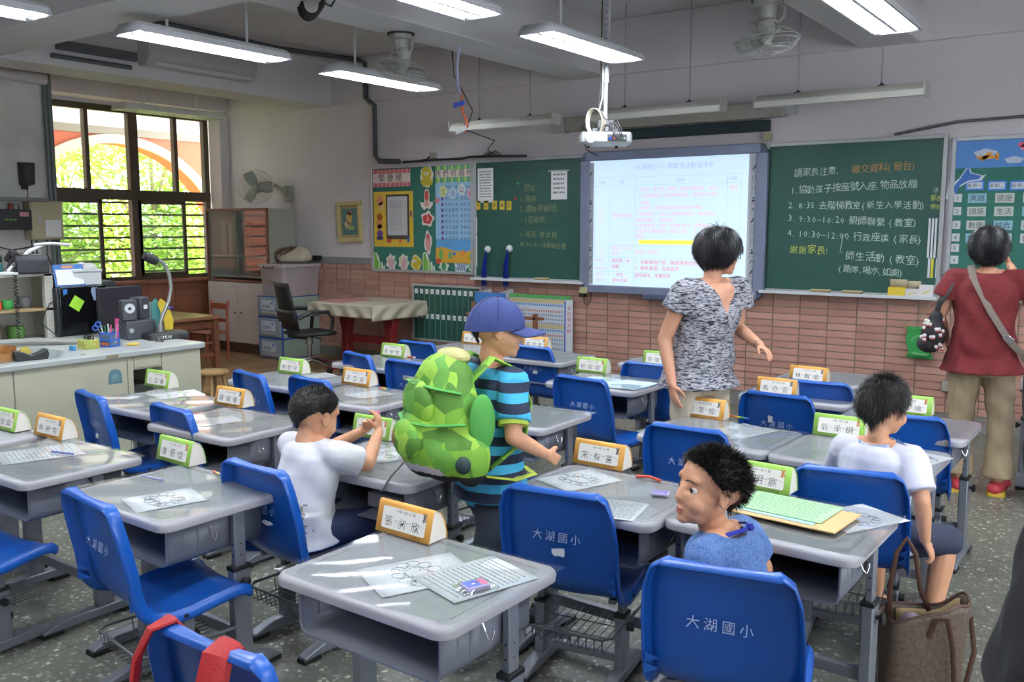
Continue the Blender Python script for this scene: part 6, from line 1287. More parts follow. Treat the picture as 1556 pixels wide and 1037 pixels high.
CARDS = [('B',1,-1.791, -5.604,-.04,'o','張昶欣','on the nearest desk','25'), ('C',1,-3.116, -5.491,-.03,'g','陳振佳','on the desk in the middle column, back row','12'), ('D',1,-3.950, -5.553,.03,'o','林昶佑','on the desk with the paper list, near the picture edge','29'),
 ('B',2,-1.722, -4.561,-.02,'o','宋有喜','behind the chair with the ragged white patch','26'), ('A',2,-1.097, -4.502,-.05,'g','曾明宸','just behind the head of the boy in blue','3'), ('C',2,-2.782, -4.728,.0,'g','莊承恩','held up behind the hands of the white-shirted boy','8'),
 ('D',2,-3.891, -4.639,.02,'o','陳竣睿','on the desk beside the boy at the left','30'), ('E',2,-4.701, -4.529,.02,'g','王品睿','nearest the cream counter','17'),
 ('B',3,-1.768, -3.470,-.03,'o','郭家榆','beside the rainbow pencil, in front of the teacher','28'), ('A',3,-1.106, -3.506,-.03,'g','翁承硯','in front of the boy with tousled hair','4'),
 ('D',3,-3.809, -3.805,.01,'o','李亞蓓','behind the head of the boy in the white shirt','31'), ('E',3,-4.460, -3.741,.01,'g','林哲宇','on the desk behind two blue chair backs by the office chair','18'),
 ('C',4,-2.918, -2.596,-.01,'g','何紹國','on the desk covered with a pale blue sheet','10'), ('E',4,-4.434, -2.821,.0,'g','張郁佑','on the desk nearest the red table leg','19'),
 ('E',5,-4.419, -1.907,.0,'o','李品彤','behind the hat of the walking boy, toward the window','20'), ('D',5,-3.844, -1.876,.0,'o','高沛萱','in front of the leaning price chart','33'),
 ('C',5,-2.707, -2.069,.0,'g','張智傑','partly hidden by the arm of the teacher','11'), ('B',4,-1.679, -2.681,-.02,'o','馬亦萱','behind the chair with the taped white strip','27'), ('B',5,-1.672, -2.152,-.02,'o','林宥儀','closest to the tiled wall, above the tousled hair','26'), ('A',4,-0.970, -2.800,.0,'g','黃冠綸','just beside the face of the tousled boy','5'), ('E',1,-4.274, -5.594,.02,'g','吳柏翰','cut off at the picture edge','16')]
for (c, r, x, y, a, col, nm, where, num) in CARDS:
    name_card(x-.008, y+.004, a, col, nm, ('orange' if col == 'o' else 'green')+' folded name card '+where, num)
FL = {('B',1):'over the wreath drawing on the nearest desk', ('B',2):'with bright wavy glare, behind the patched chair', ('C',1):'on the desk at the back of the middle column', ('D',1):'on the desk by the picture edge with a printed list'}
for (c, r), (x, y, a) in DESKS.items():
    if (c, r) in (('A',5), ('E',1)): continue
    film_sheet(x+.01, y-.0, a+.01, 'clear plastic film '+FL.get((c, r), 'on desk: '+COLN[c]+', '+ROWN[r]).replace('clear plastic film', 'clear film').replace("from the teacher's counter", 'from counter').replace("the teacher's counter", 'counter').replace('nearest the viewer', '').replace('from the blackboard', 'from board'), hash((c, r)) % 97 if False else ord(c)*7+r, .63, .48, .012)
# drawings and sheets
paper(-1.570, -5.783, -.45, .21, .285, 'white sheet with a wreath line drawing on the nearest desk')
paper(-1.426, -5.720, -.3, .21, .27, 'printed text sheet under the film, sliding off the nearest desk edge', 'list', pap2, 'printed_sheet', z=.0022)
paper(-1.696, -4.746, -.35, .2, .26, 'wreath drawing sheet behind the ragged-patch chair'); paper(-1.405, -4.973, .2, .16, .2, 'pale printed sheet with glare beside the face of the boy in blue', 'list', pap2, 'printed_sheet', seed=3)
paper(-0.742, -4.606, -.5, .2, .27, 'wreath drawing sheet with curled corner beside the envelope', curl=.01)
en = thing('envelope', 'tan envelope lying under the green sheet', 'envelope', (-.9, -4.71, DZ+.014), -.08); MB().box(-.17, .17, -.12, .11, 0, .003).build('envelope_body', M('envelope_tan', '#cfab78', .65), en, smooth=False); MB().box(.1, .17, -.12, .11, .003, .0042).build('flap', M('envelope_tan', '#cfab78', .65), en)
paper(-.95, -4.70, -.1, .29, .2, 'pale blue sheet between the envelope and the green sheet', 'none', M('paper_aqua', '#a8d0d2', .6), 'blue_sheet', z=.018)
paper(-.94, -4.675, -.08, .3, .205, 'bright green printed sheet on the desk beside the boy in blue', 'list', M('paper_green', '#a6dba0', .6), 'green_sheet', z=.021, curl=0, seed=5)
for (u, l, s, k) in (((-2.724, -5.786), 'wreath drawing on the back desk of the middle column', .19, 'drawing'), ((-3.708, -5.711), 'printed sheet on the desk by the picture edge', .24, 'list'), ((-3.653, -4.884), 'pale sheet under glare beside the small orange card', .16, 'list'), ((-2.518, -4.855), 'drawing in front of the boy in the white shirt', .2, 'drawing'),
                     ((-0.745, -3.672), 'wreath drawing in front of the tousled boy', .18, 'drawing'), ((-1.508, -3.603), 'pale sheet on the desk in front of the teacher', .2, 'list'), ((-3.552, -3.957), 'pale sheet in front of the orange card behind the seated boy', .18, 'list'), ((-4.416, -4.580), 'shiny magazine sheet on the desk nearest the counter', .2, 'none'), ((-4.266, -3.696), 'green-white printed sheet by the counter-side chairs', .18, 'list')):
    paper(*u, -.3, s, s*1.25, l, k, pap, 'drawing_sheet' if k == 'drawing' else 'printed_sheet')
t = paper(-2.62, -2.84, .0, .46, .3, 'pale blue sheet covering the desk behind the green card', 'none', M('paper_iceblue', '#c4dce2', .5), 'blue_sheet', z=.004)
t = paper(-4.534, -4.786, .35, .07, .1, 'small white slip hanging at the desk corner beside the chair', 'none', white_p, 'paper_slip')
def bar(name, lab, cat, x, y, rz, segs, h_=.008, w_=.012, z=.006):
    t = thing(name, lab, cat, (x, y, DZ+z), rz); a = -sum(s for s, c in segs)/2
    for s, c in segs: MB().tube([(a+.0005, 0, h_/2), (a+s-.0005, 0, h_/2)], h_/2*1.1, 8).build('segment', M('seg'+c, c, .4), t); a += s
rb = [(.02, '#c8503a'), (.02, '#d88a3a'), (.02, '#d8c03a'), (.02, '#4aa85a'), (.02, '#3a70c8')]
bar('rainbow_pencil', 'rainbow segmented pencil beside the orange card in front of the teacher', 'pencil', -1.632, -3.372, -.1, [(.02, '#b83a5a')]+rb)
bar('crayon_strip', 'red and blue eraser strip at the back of the middle-column back desk', 'eraser', -2.824, -5.492, -.2, [(.03, '#d86a5a'), (.03, '#d8b06a'), (.03, '#5a78c8')])
bar('rainbow_pencil', 'rainbow segmented pencil behind the head of the seated boy', 'pencil', -3.577, -3.798, -.1, rb)
bar('marker', 'red marker on the desk nearest the red table leg', 'pen', -4.301, -2.765, .1, [(.05, '#c84a3a'), (.02, '#d8d8da')]); bar('marker', 'blue pen on the desk by the picture edge', 'pen', -3.610, -5.667, .25, [(.12, '#5a6aa8')]); bar('marker', 'blue pen at the back of the middle-column back desk', 'pen', -2.969, -5.672, .1, [(.12, '#8a90b8')])
g = thing('gum_pack', 'small wrapped pack with printed label on the nearest desk', 'pack', (-1.374, -5.786, DZ+.008), -.4); MB().box(-.022, .022, -.034, .034, 0, .014).build('pack_body', M('pack_lilac', '#a9a4c4', .3), g, bevel=.003); MB().box(-.019, .019, -.03, .01, .0142, .0148).build('printed_label', M('pack_blue', '#5a6ac0', .5), g, smooth=False); MB().box(-.019, .019, .012, .03, .0142, .0148).build('printed_label', M('pack_pink', '#c06a8a', .5), g, smooth=False)
m = MB(); m.grid(lambda u, v: ((u-.5)*.09, (v-.5)*.1, .004+.012*math.exp(-((u-.5)**2+(v-.5)**2)*8)+.002*math.sin(20*u+9*v)), 10, 10); m.build('clear_wrapper', film, g)
g = thing('gum_pack', 'small wrapped pack beside the face of the boy in blue', 'pack', (-1.359, -4.758, DZ+.006), .3); MB().box(-.03, .03, -.02, .02, 0, .01).build('pack_body', M('pack_lilac', '#a9a4c4', .3), g, bevel=.003); MB().box(-.026, .026, -.016, .016, .0102, .0108).build('printed_label', M('pack_purple', '#7a6ab0', .5), g, smooth=False)
m = MB(); m.tube([(-.05, 0, .004), (0, .006, .01), (.05, 0, .004)], .006, 6); tag(m.build('red_pencil_bag', M('seg#c8503a', '#c8503a', .4), None, loc=(-1.488, -4.597, DZ+.002)), 'red and white wrapped sweets at the back of the desk beside the boy in blue', 'sweets')
# things in the tubs
t = thing('pencil_case', 'clear plastic case with purple pieces in the tub in front of the white-shirted boy', 'case', (-2.38, -5.02, .46)); MB().box(-.09, .09, -.05, .08, 0, .06).build('case_body', clear('case_clear', '#d8d4dc', .1, .1, .45), t, bevel=.008); MB().box(-.04, .05, -.03, .05, .006, .045).build('purple_contents', M('contents_purple', '#6a5a90', .6), t, bevel=.006)
tag(MB().box(-.07, .07, -.06, .06, 0, .035).build('yellow_box', M('ybox', '#8a7a4a', .6), None, loc=(-1.02, -3.83, .461), bevel=.004), 'yellowish box inside the open tub below the tousled boy desk', 'box')
# red backpack straps over the near corner chair
bk = thing('red_backpack', 'red backpack hung on the near corner chair by its two padded straps', 'backpack', (-1.52, -6.22, 0), .02); rdm = M('red_webbing', '#9c1216', .6, bump=.3, bscale=250)
for s in (-1, 1):
    x = s*.1-.045
    m = MB(); m.tube([(x-.015*s, -.17, .42), (x-.012*s, -.2, .58), (x-.005*s, -.225, .685), (x, -.25, .722), (x+.01*s, -.292, .712), (x+.02*s, -.318, .66), (x+.03*s, -.33, .55), (x+.045*s, -.335, .4)], .033, 10, flat=.009, up=(0, 0, 1)); q = m.build('strap', rdm, bk)
    m = MB(); m.tube([(x-.015*s, -.19, .42), (x+.005*s, -.345, .5), (x+.03*s, -.35, .42)], .012, 6, flat=.003); 
m = MB(); m.tube([(-.08, -.32, .46), (-.05, -.35, .56), (.0, -.35, .6), (.03, -.345, .57), (.04, -.33, .48)], .012, 8, flat=.004, up=(0, 1, 0)); m.build('grab_loop', rdm, bk)
m = MB(); m.loft([[(a, -.34+b, z) for a, b in rrect(-w2, w2, -.12, .015, .04)] for w2, z in ((.13, .12), (.15, .15), (.15, .4), (.13, .46), (.09, .49))]); m.build('pack_body', rdm, bk, sub=1)
# shoulder bag on the floor
tb_ = thing('tote_bag', 'open brown tote bag with tall handles on the floor beside the front desk leg', 'bag', (-.57, -4.36, 0), .5); tb_.scale = (.76, .76, .9)
tbm = ramp_mat('tote_leather', 'noise', 60, [(.35, '#4f4238'), (.65, '#65564a')], .6); tbt = M('tote_trim', '#4a3026', .45)
def tote(u, v, k=1):
    a = 2*PI*u; z = .30*v+.05*v*math.cos(a*1+.2)*v; rx, ry = .165+.015*v, .075+.015*v; sx_ = abs(math.cos(a))**.5*(1 if math.cos(a) > 0 else -1); sy_ = abs(math.sin(a))**.6*(1 if math.sin(a) > 0 else -1)
    wv = 1+.08*math.sin(3*a+1)*v
    return (rx*sx_*wv, ry*sy_*wv, z+.012*math.sin(4*a)*v)
m = MB(); m.grid(lambda u, v: tote(u, v), 40, 12); m.add([tote(i/40, 0) for i in range(40)], [tuple(range(40))]); m.build('bag_body', tbm, tb_, solid=.006)
m = MB(); m.tube([tote(i/40, 1) for i in range(40)], .006, 6, closed=True); m.build('rim_binding', tbt, tb_)
m = MB(); m.grid(lambda u, v: (lambda p: (p[0]*.9, p[1]*.85, p[2]-.01))(tote(.05+u*.25, .4+.58*v)), 10, 6); m.build('lining', M('tote_lining', '#a08a62', .7), tb_, solid=.003)
m = MB(); m.tube([(-.12, .07, .24), (-.125, .065, .36), (-.11, .05, .5), (-.07, .045, .56), (-.03, .045, .5), (.0, .05, .36), (.05, .07, .27)], .011, 8, flat=.003, up=(0, 1, 0)); m.build('handle', tbt, tb_)
m = MB(); m.tube([(.0, -.09, .22), (.02, -.115, .3), (.06, -.13, .31), (.09, -.125, .2), (.11, -.115, .05)], .011, 8, flat=.003, up=(0, 1, 0)); m.tube([(.165, .0, .25), (.2, -.01, .28), (.22, -.02, .15), (.19, -.03, .03)], .011, 8, flat=.003, up=(0, 1, 0)); m.build('handle', tbt, tb_)
MB().ell((-.05, 0, .25), (.05, .035, .035), 14).build('lilac_case', M('lilac', '#8f7f8c', .4), tb_)
for (x, y, z), l in (((-3.28, -4.72, .60), 'blue lanyard hanging off the desk edge behind the seated white-shirted boy'), ((-.98, -3.85, .62), 'blue lanyard lying on the desk behind the tousled boy')):
    m = MB(); r = random.Random(int(z*100)); 
    for k in range(4): m.tube([(r.uniform(-.03, .03), r.uniform(-.03, .03), .01+.01*k), (.03, .02*k-.03, .02), (-.03+.02*k, .03, .015), (.02, -.03, .01+.005*k)], .006, 5, flat=.0015)
    tag(m.build('lanyard_coil', lan, None, loc=(x, y, z+.004)), l, 'lanyard')
# ================================================================== PEOPLE
def remeshed(mb, vox, it=6, fac=.5):
    """union of overlapping closed forms as one smooth continuous surface"""
    me = mb.mesh('tmp', []) if False else None
    me = bpy.data.meshes.new('tmp'); me.from_pydata([tuple(p) for p in mb.v], [], mb.f)
    bm = bmesh.new(); bm.from_mesh(me); bmesh.ops.recalc_face_normals(bm, faces=bm.faces); bm.to_mesh(me); bm.free()
    o = bpy.data.objects.new('tmp', me); _gs.collection.objects.link(o)
    d = o.modifiers.new('r', 'REMESH'); d.mode = 'VOXEL'; d.voxel_size = vox
    if it: d = o.modifiers.new('s', 'SMOOTH'); d.factor = fac; d.iterations = it
    vl = _gs.view_layers[0]; vl.update(); dg = vl.depsgraph
    out = bpy.data.meshes.new_from_object(o.evaluated_get(dg)); bpy.data.objects.remove(o); bpy.data.meshes.remove(me); return out
def put(me, name, mat, parent=None, deform=None, paint=None):
    me.name = name; me.materials.clear()
    for m in (mat if isinstance(mat, (list, tuple)) else [mat]): me.materials.append(m)
    if deform or paint:
        n = len(me.vertices); co = np.empty(n*3, 'f'); me.vertices.foreach_get('co', co); co = co.reshape(-1, 3)
        if deform: co = deform(co).astype('f'); me.vertices.foreach_set('co', co.ravel())
        if paint:
            k = len(me.polygons); c = np.empty(k*3, 'f'); me.update(); me.polygons.foreach_get('center', c)
            me.polygons.foreach_set('material_index', paint(c.reshape(-1, 3)).astype('i'))
    me.shade_smooth(); me.update()
    o = bpy.data.objects.new(name, me); COL.objects.link(o); o.parent = parent; return o
V = Vector
def capsule(mb, a, ra, b, rb, n=12):
    a, b = V(a), V(b); mb.ell(a, ra, n); mb.ell(b, rb, n); mb.tube([a, b], [ra, rb], n)
def chain(mb, pts, rs):
    for i in range(len(pts)-1): capsule(mb, pts[i], rs[i], pts[i+1], rs[i+1])
def loft_e(mb, secs, n=20):
    """elliptic sections (centre, rx, ry, yaw)"""
    rings = []
    for c, rx, ry, yw in secs:
        cs, sn = math.cos(yw), math.sin(yw)
        rings.append([(c[0]+rx*math.cos(2*PI*k/n)*cs-ry*math.sin(2*PI*k/n)*sn, c[1]+rx*math.cos(2*PI*k/n)*sn+ry*math.sin(2*PI*k/n)*cs, c[2]) for k in range(n)])
    mb.loft(rings)
def hand(mb, w_, d, nrm, s=1, curl=.5, side=1, spread=.12, thumb=.8, pinch=0):
    """palm, four fingers of unequal length with three bends, thumb from the side; d = pointing direction, nrm = out of the palm"""
    w_ = V(w_); d = V(d).normalized(); nrm = V(nrm); nrm = (nrm-d*nrm.dot(d)).normalized(); lat = d.cross(nrm)*side
    pl = .052*s
    for k in (-1.1, -.35, .4, 1.1): capsule(mb, w_+d*.008*s+lat*k*.008*s, .0115*s, w_+d*pl+lat*k*.0135*s, .0088*s, 8)
    tips = []
    for i, (k, L_) in enumerate(((-1.35, .046), (-.45, .054), (.45, .058), (1.3, .052))):
        b = w_+d*pl+lat*k*.0125*s; a = 0; r = .0075*s; dd = (d+lat*k*spread*.35).normalized()
        for seg, f in enumerate((.45, .32, .23)):
            a += curl*(.55+.25*seg)*(1.15-.12*i); v = dd*math.cos(a)+nrm*math.sin(a); e = b+v*L_*f*s; capsule(mb, b, r, e, r*.9, 8); b = e; r *= .9
        tips.append(b)
    b = w_+d*.016*s+lat*.017*s; v = (d*.62+lat*.75+nrm*.25*thumb).normalized()
    e = b+v*.026*s; capsule(mb, b, .0105*s, e, .009*s, 8); v2 = (d*.75+lat*.25+nrm*(.5*thumb+pinch)).normalized(); e2 = e+v2*.02*s; capsule(mb, e, .009*s, e2, .0078*s, 8)
    e3 = e2+(d*.7+nrm*(.6*thumb+pinch)-lat*.1).normalized()*.016*s; capsule(mb, e2, .0078*s, e3, .0068*s, 8); return tips
def head(mb, T, s=1, adult=False):
    o = mb.T; mb.T = T @ Matrix.Scale(s, 4)
    mb.ell((0, -.014, .026), (.0735, .09, .079), 24); mb.ell((0, .012, -.02), (.062, .073, .07), 20); mb.ell((0, .03, -.06), (.044, .048, .038), 16)
    for q in (-1, 1):
        mb.ell((q*.031, .047, -.037), (.027, .026, .028), 14); mb.ell((q*.024, .068 if adult else .062, .024), (.026, .012, .014), 12)
        mb.ell((q*.0735, -.004, -.012), (.006, .015, .023), 14); mb.tube([(q*.077, -.006+.015*math.cos(a), -.01+.023*math.sin(a)) for a in [math.radians(-100+20*i) for i in range(13)]], .0045, 6)
    mb.ell((0, .062, -.084), (.02, .017, .014), 12); mb.tube([(0, .077, .0), (0, .081, -.014), (0, .087, -.027)], [.006, .0072, .0085], 10); mb.ell((0, .0872, -.028), (.0092, .0085, .0075), 10)
    for q in (-1, 1): mb.ell((q*.009, .081, -.031), (.0068, .008, .0058), 8)
    mb.ell((0, .077, -.057), (.0155, .009, .0045), 12); mb.ell((0, .0752, -.0665), (.0135, .009, .0052), 12)
    capsule(mb, (0, -.016, -.06), .038, (0, -.024, -.10), .036); mb.T = o
def hair_shell(par, T, s, line, mat, n=3000, L=.018, lift=.5, droop=.2, thick=.008, seed=1, fr=None, cap_h=None, ex=(1, 1, 1), wid=.0011, segs=2, jag=.1, rnd=.2, low=.58):
    """scalp layer down to the hairline line(azimuth) plus many fine tapering strands"""
    r = random.Random(seed); cx, cy, cz = 0, -.014, .02; R = (.0735*ex[0]+thick, .092*ex[1]+thick, .083*ex[2]+thick)
    def pt(az, el, k=1):
        e = max(el, -.35); d = e-el; c = math.cos(e)-low*d; return V((cx+R[0]*k*c*math.sin(az), cy+R[1]*k*c*math.cos(az), cz+R[2]*(k*math.sin(e)-.95*d)))
    nu, nv = 56, 16; m = MB(); m.T = T @ Matrix.Scale(s, 4); rings = []
    for v in range(nv+1):
        rings.append([pt(2*PI*u/nu, PI/2*.999-(PI/2*.999-line(2*PI*u/nu)-jag*.3*math.sin(u*2.3)*(v == nv))*v/nv) for u in range(nu)])
    rings.append([p*.9 for p in rings[-1]]); m.loft(rings, True, False)
    m.build('hair', mat, par, ang=60)
    h = [c for c in par.children if c.name.startswith('hair')][-1] if False else None
    m = MB(); m.T = T @ Matrix.Scale(s, 4); vs = []; fs = []
    for i in range(n):
        az = r.uniform(0, 2*PI); lo = line(az)+r.uniform(-.08, .1)*jag*8*.1; el = math.asin(r.uniform(math.sin(lo), 1)) if lo > -.4 else (r.uniform(lo, -.35) if r.random() < .25 else math.asin(r.uniform(-.34, 1))); p = pt(az, el, .97)
        nr = V(((p.x-cx)/R[0]**2, (p.y-cy)/R[1]**2, (p.z-cz)/R[2]**2)).normalized()
        dn = V((0, 0, -1)); tg = (dn-nr*dn.dot(nr)); fw = V((0, 1, 0)); fw = fw-nr*fw.dot(nr)
        d = (nr*lift+tg*droop+fw*(fr if fr is not None else .2)+V((r.gauss(0, rnd), r.gauss(0, rnd), r.gauss(0, rnd)))).normalized()
        l = L*r.uniform(.6, 1.25); q = d.cross(nr); q = q.normalized() if q.length > .01 else V((1, 0, 0)); a = p; k = len(vs); w0 = wid*r.uniform(.7, 1.4)
        up = nr*w0
        if segs == 2:
            b = a+d*l*.5; c = b+(d+dn*.25).normalized()*l*.5; vs += [a-q*w0, a+q*w0, a+up, b-q*w0*.7, b+q*w0*.7, b+up*.7, c]
            fs += [(k, k+1, k+4, k+3), (k+1, k+2, k+5, k+4), (k+2, k, k+3, k+5), (k+3, k+4, k+6), (k+4, k+5, k+6), (k+5, k+3, k+6)]
    m.add(vs, fs); tag(m.build('hair_strands', mat, par), kind='stuff')
skin_y = M('skin_boy', '#d09a78', .5, noise=.04, nscale=20, spec=.4); skin_w = M('skin_woman', '#c49074', .5, noise=.04, nscale=20, spec=.4)
hair_b = M('hair_black', '#15120f', .45, spec=.4); lip = M('lip', '#b8635a', .45); lip2 = M('brow_hair', '#3a2a22', .7)
def subs(T, v): return T @ V(v)
def figure(name, label, loc, rz, S, skin, J, shirt, trousers, shoes=None, sleeve=.55, vox=.0065, head_s=None, paint=None, deform=None, adult=False, shirt_deform=None, hem=None, long_legs=True, loose=1.0, hands=None, collar=None, belly=0, legs_until=None):
    """J: pelvis, neck, tyaw, head(matrix), el/er elbows, wl/wr wrists, kl/kr knees, al/ar ankles (root-local, facing +Y)"""
    hs = head_s or S
    P_, N_ = V(J['pelvis']), V(J['neck']); ty = J.get('tyaw', 0); lat = V((math.cos(ty), math.sin(ty), 0)); hy = J.get('hyaw', ty); hl = V((math.cos(hy), math.sin(hy), 0)); up = (N_-P_).normalized()
    sw = (.172 if adult else .125)*S; hw = (.085 if adult else .062)*S; Sh = {'l': N_-lat*sw-up*.035*S, 'r': N_+lat*sw-up*.035*S}; Hp = {'l': P_-hl*hw, 'r': P_+hl*hw}
    k = 1.25*S if adult else S
    b = MB(); head(b, J['head'], hs, adult)
    hb = subs(J['head'], V((0, -.024, -.10))*hs); capsule(b, hb, .037*hs*(1.1 if adult else .95), N_+up*.0, .036*k)
    def torso(m, g, top=True, bot=None):
        L_ = (N_-P_); secs = []
        prof = ((-.12, .08, .07), (0, .118, .095), (.2, .115, .09), (.45, .108, .083), (.68, .122, .086), (.86, .128, .078), (.95, .10, .066), (1.0, .055, .052)) if not adult else ((-.12, .1, .08), (0, .128, .1), (.2, .122, .092), (.42, .105, .082), (.66, .118, .09), (.85, .122, .075), (.95, .095, .06), (1.0, .05, .045))
        for t, rx, ry in prof:
            if bot is not None and t < bot: continue
            y_ = hy+(ty-hy)*max(0, min(1, t)); c = P_+L_*t; secs.append(((c.x, c.y, c.z), rx*k+g*(1 if t < .97 else .4), ry*k+g+(belly if .1 < t < .6 else 0), y_))
        loft_e(m, secs)
    torso(b, 0)
    for s in 'lr':
        q = -1 if s == 'l' else 1; E, W_ = V(J['e'+s]), V(J['w'+s])
        capsule(b, N_+lat*q*.04*k-up*.02*k, .042*k, Sh[s], .04*k); capsule(b, Sh[s], .039*k, E, .029*k); mid = E+(W_-E)*.35; capsule(b, E, .029*k, mid, .0285*k); capsule(b, mid, .0285*k, W_, .0195*k)
        K, A = V(J['k'+s]), V(J['a'+s]); capsule(b, Hp[s], .066*k, K, .043*k); mid = K+(A-K)*.3; capsule(b, K, .042*k, mid, .043*k); capsule(b, mid, .043*k, A, .028*k)
        dr = (W_-E).normalized(); hd = (hands or {}).get(s, {}); hand(b, W_+dr*.004, hd.get('d', dr), hd.get('n', lat*(-q)), (1.18 if adult else .92)*S*hd.get('s', 1), hd.get('curl', .5), q*hd.get('flip', 1), pinch=hd.get('pinch', 0))
        f = V(J.get('f'+s, (0, 1, 0))).normalized(); capsule(b, A-V((0, 0, .02*k)), .026*k, A+f*.09*k-V((0, 0, .03*k)), .02*k)
    body = put(remeshed(b, vox, 4 if vox > .004 else 10), name, skin, deform=deform, paint=paint); body.location = loc; body.rotation_euler.z = rz
    tag(body, label, 'person')
    # upper garment
    m = MB(); torso(m, .011*loose, bot=-.2)
    L_ = N_-P_
    if hem is not None:
        c0 = P_; c1 = P_-V((0, 0, hem)); loft_e(m, [((c0.x, c0.y, c0.z+.1), (.125 if adult else .12)*k+.012, (.098 if adult else .1)*k+.012, hy), ((c0.x, c0.y, c0.z), (.135 if adult else .125)*k+.014*loose, .105*k+.014*loose, hy), ((c1.x, c1.y, c1.z), (.142 if adult else .13)*k+.02*loose, .112*k+.02*loose, hy)])
    for s in 'lr':
        q = -1 if s == 'l' else 1; E = V(J['e'+s]); en = Sh[s]+(E-Sh[s])*sleeve; capsule(m, N_+lat*q*.045*k-up*.028*k, .045*k, Sh[s], .051*k)
        ax = (E-Sh[s]).normalized(); m.tube([Sh[s], Sh[s]+(en-Sh[s])*.5, en], [.051*k+.004, .049*k+.006*loose, .046*k+.01*loose], 16)
    rs = random.Random(len(label))
    def wr(co):
        d = .0035*np.sin(co[:, 2]*38+co[:, 0]*22+2*np.sin(co[:, 1]*25))+.0025*np.sin(co[:, 0]*55-co[:, 2]*31)
        ctr = np.array([P_.x, P_.y]); v = co[:, :2]-ctr; n = np.linalg.norm(v, axis=1, keepdims=True)+1e-6; co = co.copy(); co[:, :2] += v/n*d[:, None]
        return shirt_deform(co) if shirt_deform else co
    sh = put(remeshed(m, .008 if adult else .0065, 3), 'shirt', shirt, body, deform=wr, paint=(J.get('shirt_paint')))
    # trousers
    m = MB(); 
    for s in 'lr':
        K, A = V(J['k'+s]), V(J['a'+s]); capsule(m, Hp[s]+V((0, 0, .01)), .079*k, K, .058*k); en = A if long_legs else K
        if long_legs: m.tube([K, K+(A-K)*.5, A+(K-A).normalized()*.02], [.058*k, .058*k, .054*k+.012*(loose-1)], 14); m.ell(K, .056*k, 12)
    c = P_; loft_e(m, [((c.x, c.y, c.z-.07*k), .1*k, .08*k, hy), ((c.x, c.y, c.z), .132*k, .105*k, hy), ((c.x, c.y, c.z+.06*k), .125*k, .1*k, hy)])
    def tw(co):
        co = co.copy(); co[:, 0] += .003*np.sin(co[:, 2]*45+co[:, 1]*30); co[:, 1] += .003*np.sin(co[:, 2]*38+co[:, 0]*40); return co
    put(remeshed(m, .008, 3), 'trousers', trousers, body, deform=tw)
    for s in 'lr':
        A = V(J['a'+s]); f = V(J.get('f'+s, (0, 1, 0))).normalized(); m = MB(); m.ell(A-V((0, 0, .025*k)), (.036*k, .036*k, .035*k), 12)
        for t, r_ in ((-.03, .034), (.03, .036), (.08, .036), (.115, .028)): m.ell(A+f*t*k-V((0, 0, .035*k)), (.034*k, .034*k, r_*k*.9), 12)
        zmin = min(v.z for v in m.v); 
        for v in m.v: v.z = max(v.z, A.z-.062*k)
        put(remeshed(m, .006, 3), 'shoe', shoes or M('shoe_dark', '#2a2a30', .5), body)
    body['_'] = 0; del body['_']
    return body, dict(N=N_, P=P_, Sh=Sh, k=k, lat=lat, up=up)
def RZ(a): return Matrix.Rotation(math.radians(a), 4, 'Z')
def RX(a): return Matrix.Rotation(math.radians(a), 4, 'X')
def RY(a): return Matrix.Rotation(math.radians(a), 4, 'Y')
def TR(*p): return Matrix.Translation(p)
def boy_line(az):
    a = math.atan2(math.sin(az), math.cos(az)); b = abs(a)      # 0 = forehead, pi = nape
    if b < .75: return .62-.12*(b/.75)**2
    if b < 1.15: return .50-(b-.75)/.4*.35
    if b < 1.5: return .15-(b-1.15)/.35*.42
    if b < 1.85: return -.27+(b-1.5)/.35*.27
    return -.02-(b-1.85)/1.29*1.0
def bob_line(az):
    a = math.atan2(math.sin(az), math.cos(az)); b = abs(a)
    if b < .6: return .28
    if b < 1.1: return .28-(b-.6)/.5*.95
    return -.67-(b-1.1)/2*.2
def eyes(par, T, s):
    for q in (-1, 1):
        c = (q*.03, .0577, -.0035); m = MB(); m.T = T @ Matrix.Scale(s, 4); m.ell(c, .0122, 24); e = m.build('eye', M('eye_white_m', '#ddd6d0', .25), par)
        m = MB(); m.T = T @ Matrix.Scale(s, 4) @ TR(*c) @ RZ(-q*4); m.lathe([(.0064, .0105), (.006, .0112), (0, .01235)], n=16, axis='y'); m.build('iris', M('iris_brown', '#140c08', .15), e)
        m = MB(); m.T = T @ Matrix.Scale(s, 4); m.tube([(q*.03+.0095*t, .0705-.003*t*t-q*t*.0025, -.0035+.0056*(1-.8*t*t)) for t in [-1+i/5 for i in range(11)]], .0008, 5); m.build('eyelash', hair_b, par)
        m = MB(); m.T = T @ Matrix.Scale(s, 4); m.tube([(q*.012, .0785, .018), (q*.026, .0765, .0225), (q*.041, .070, .021), (q*.05, .063, .016)], [.0012, .0018, .0015, .0008], 6, flat=[.0014, .002, .0016, .0008]); m.build('eyebrow', lip2, par)
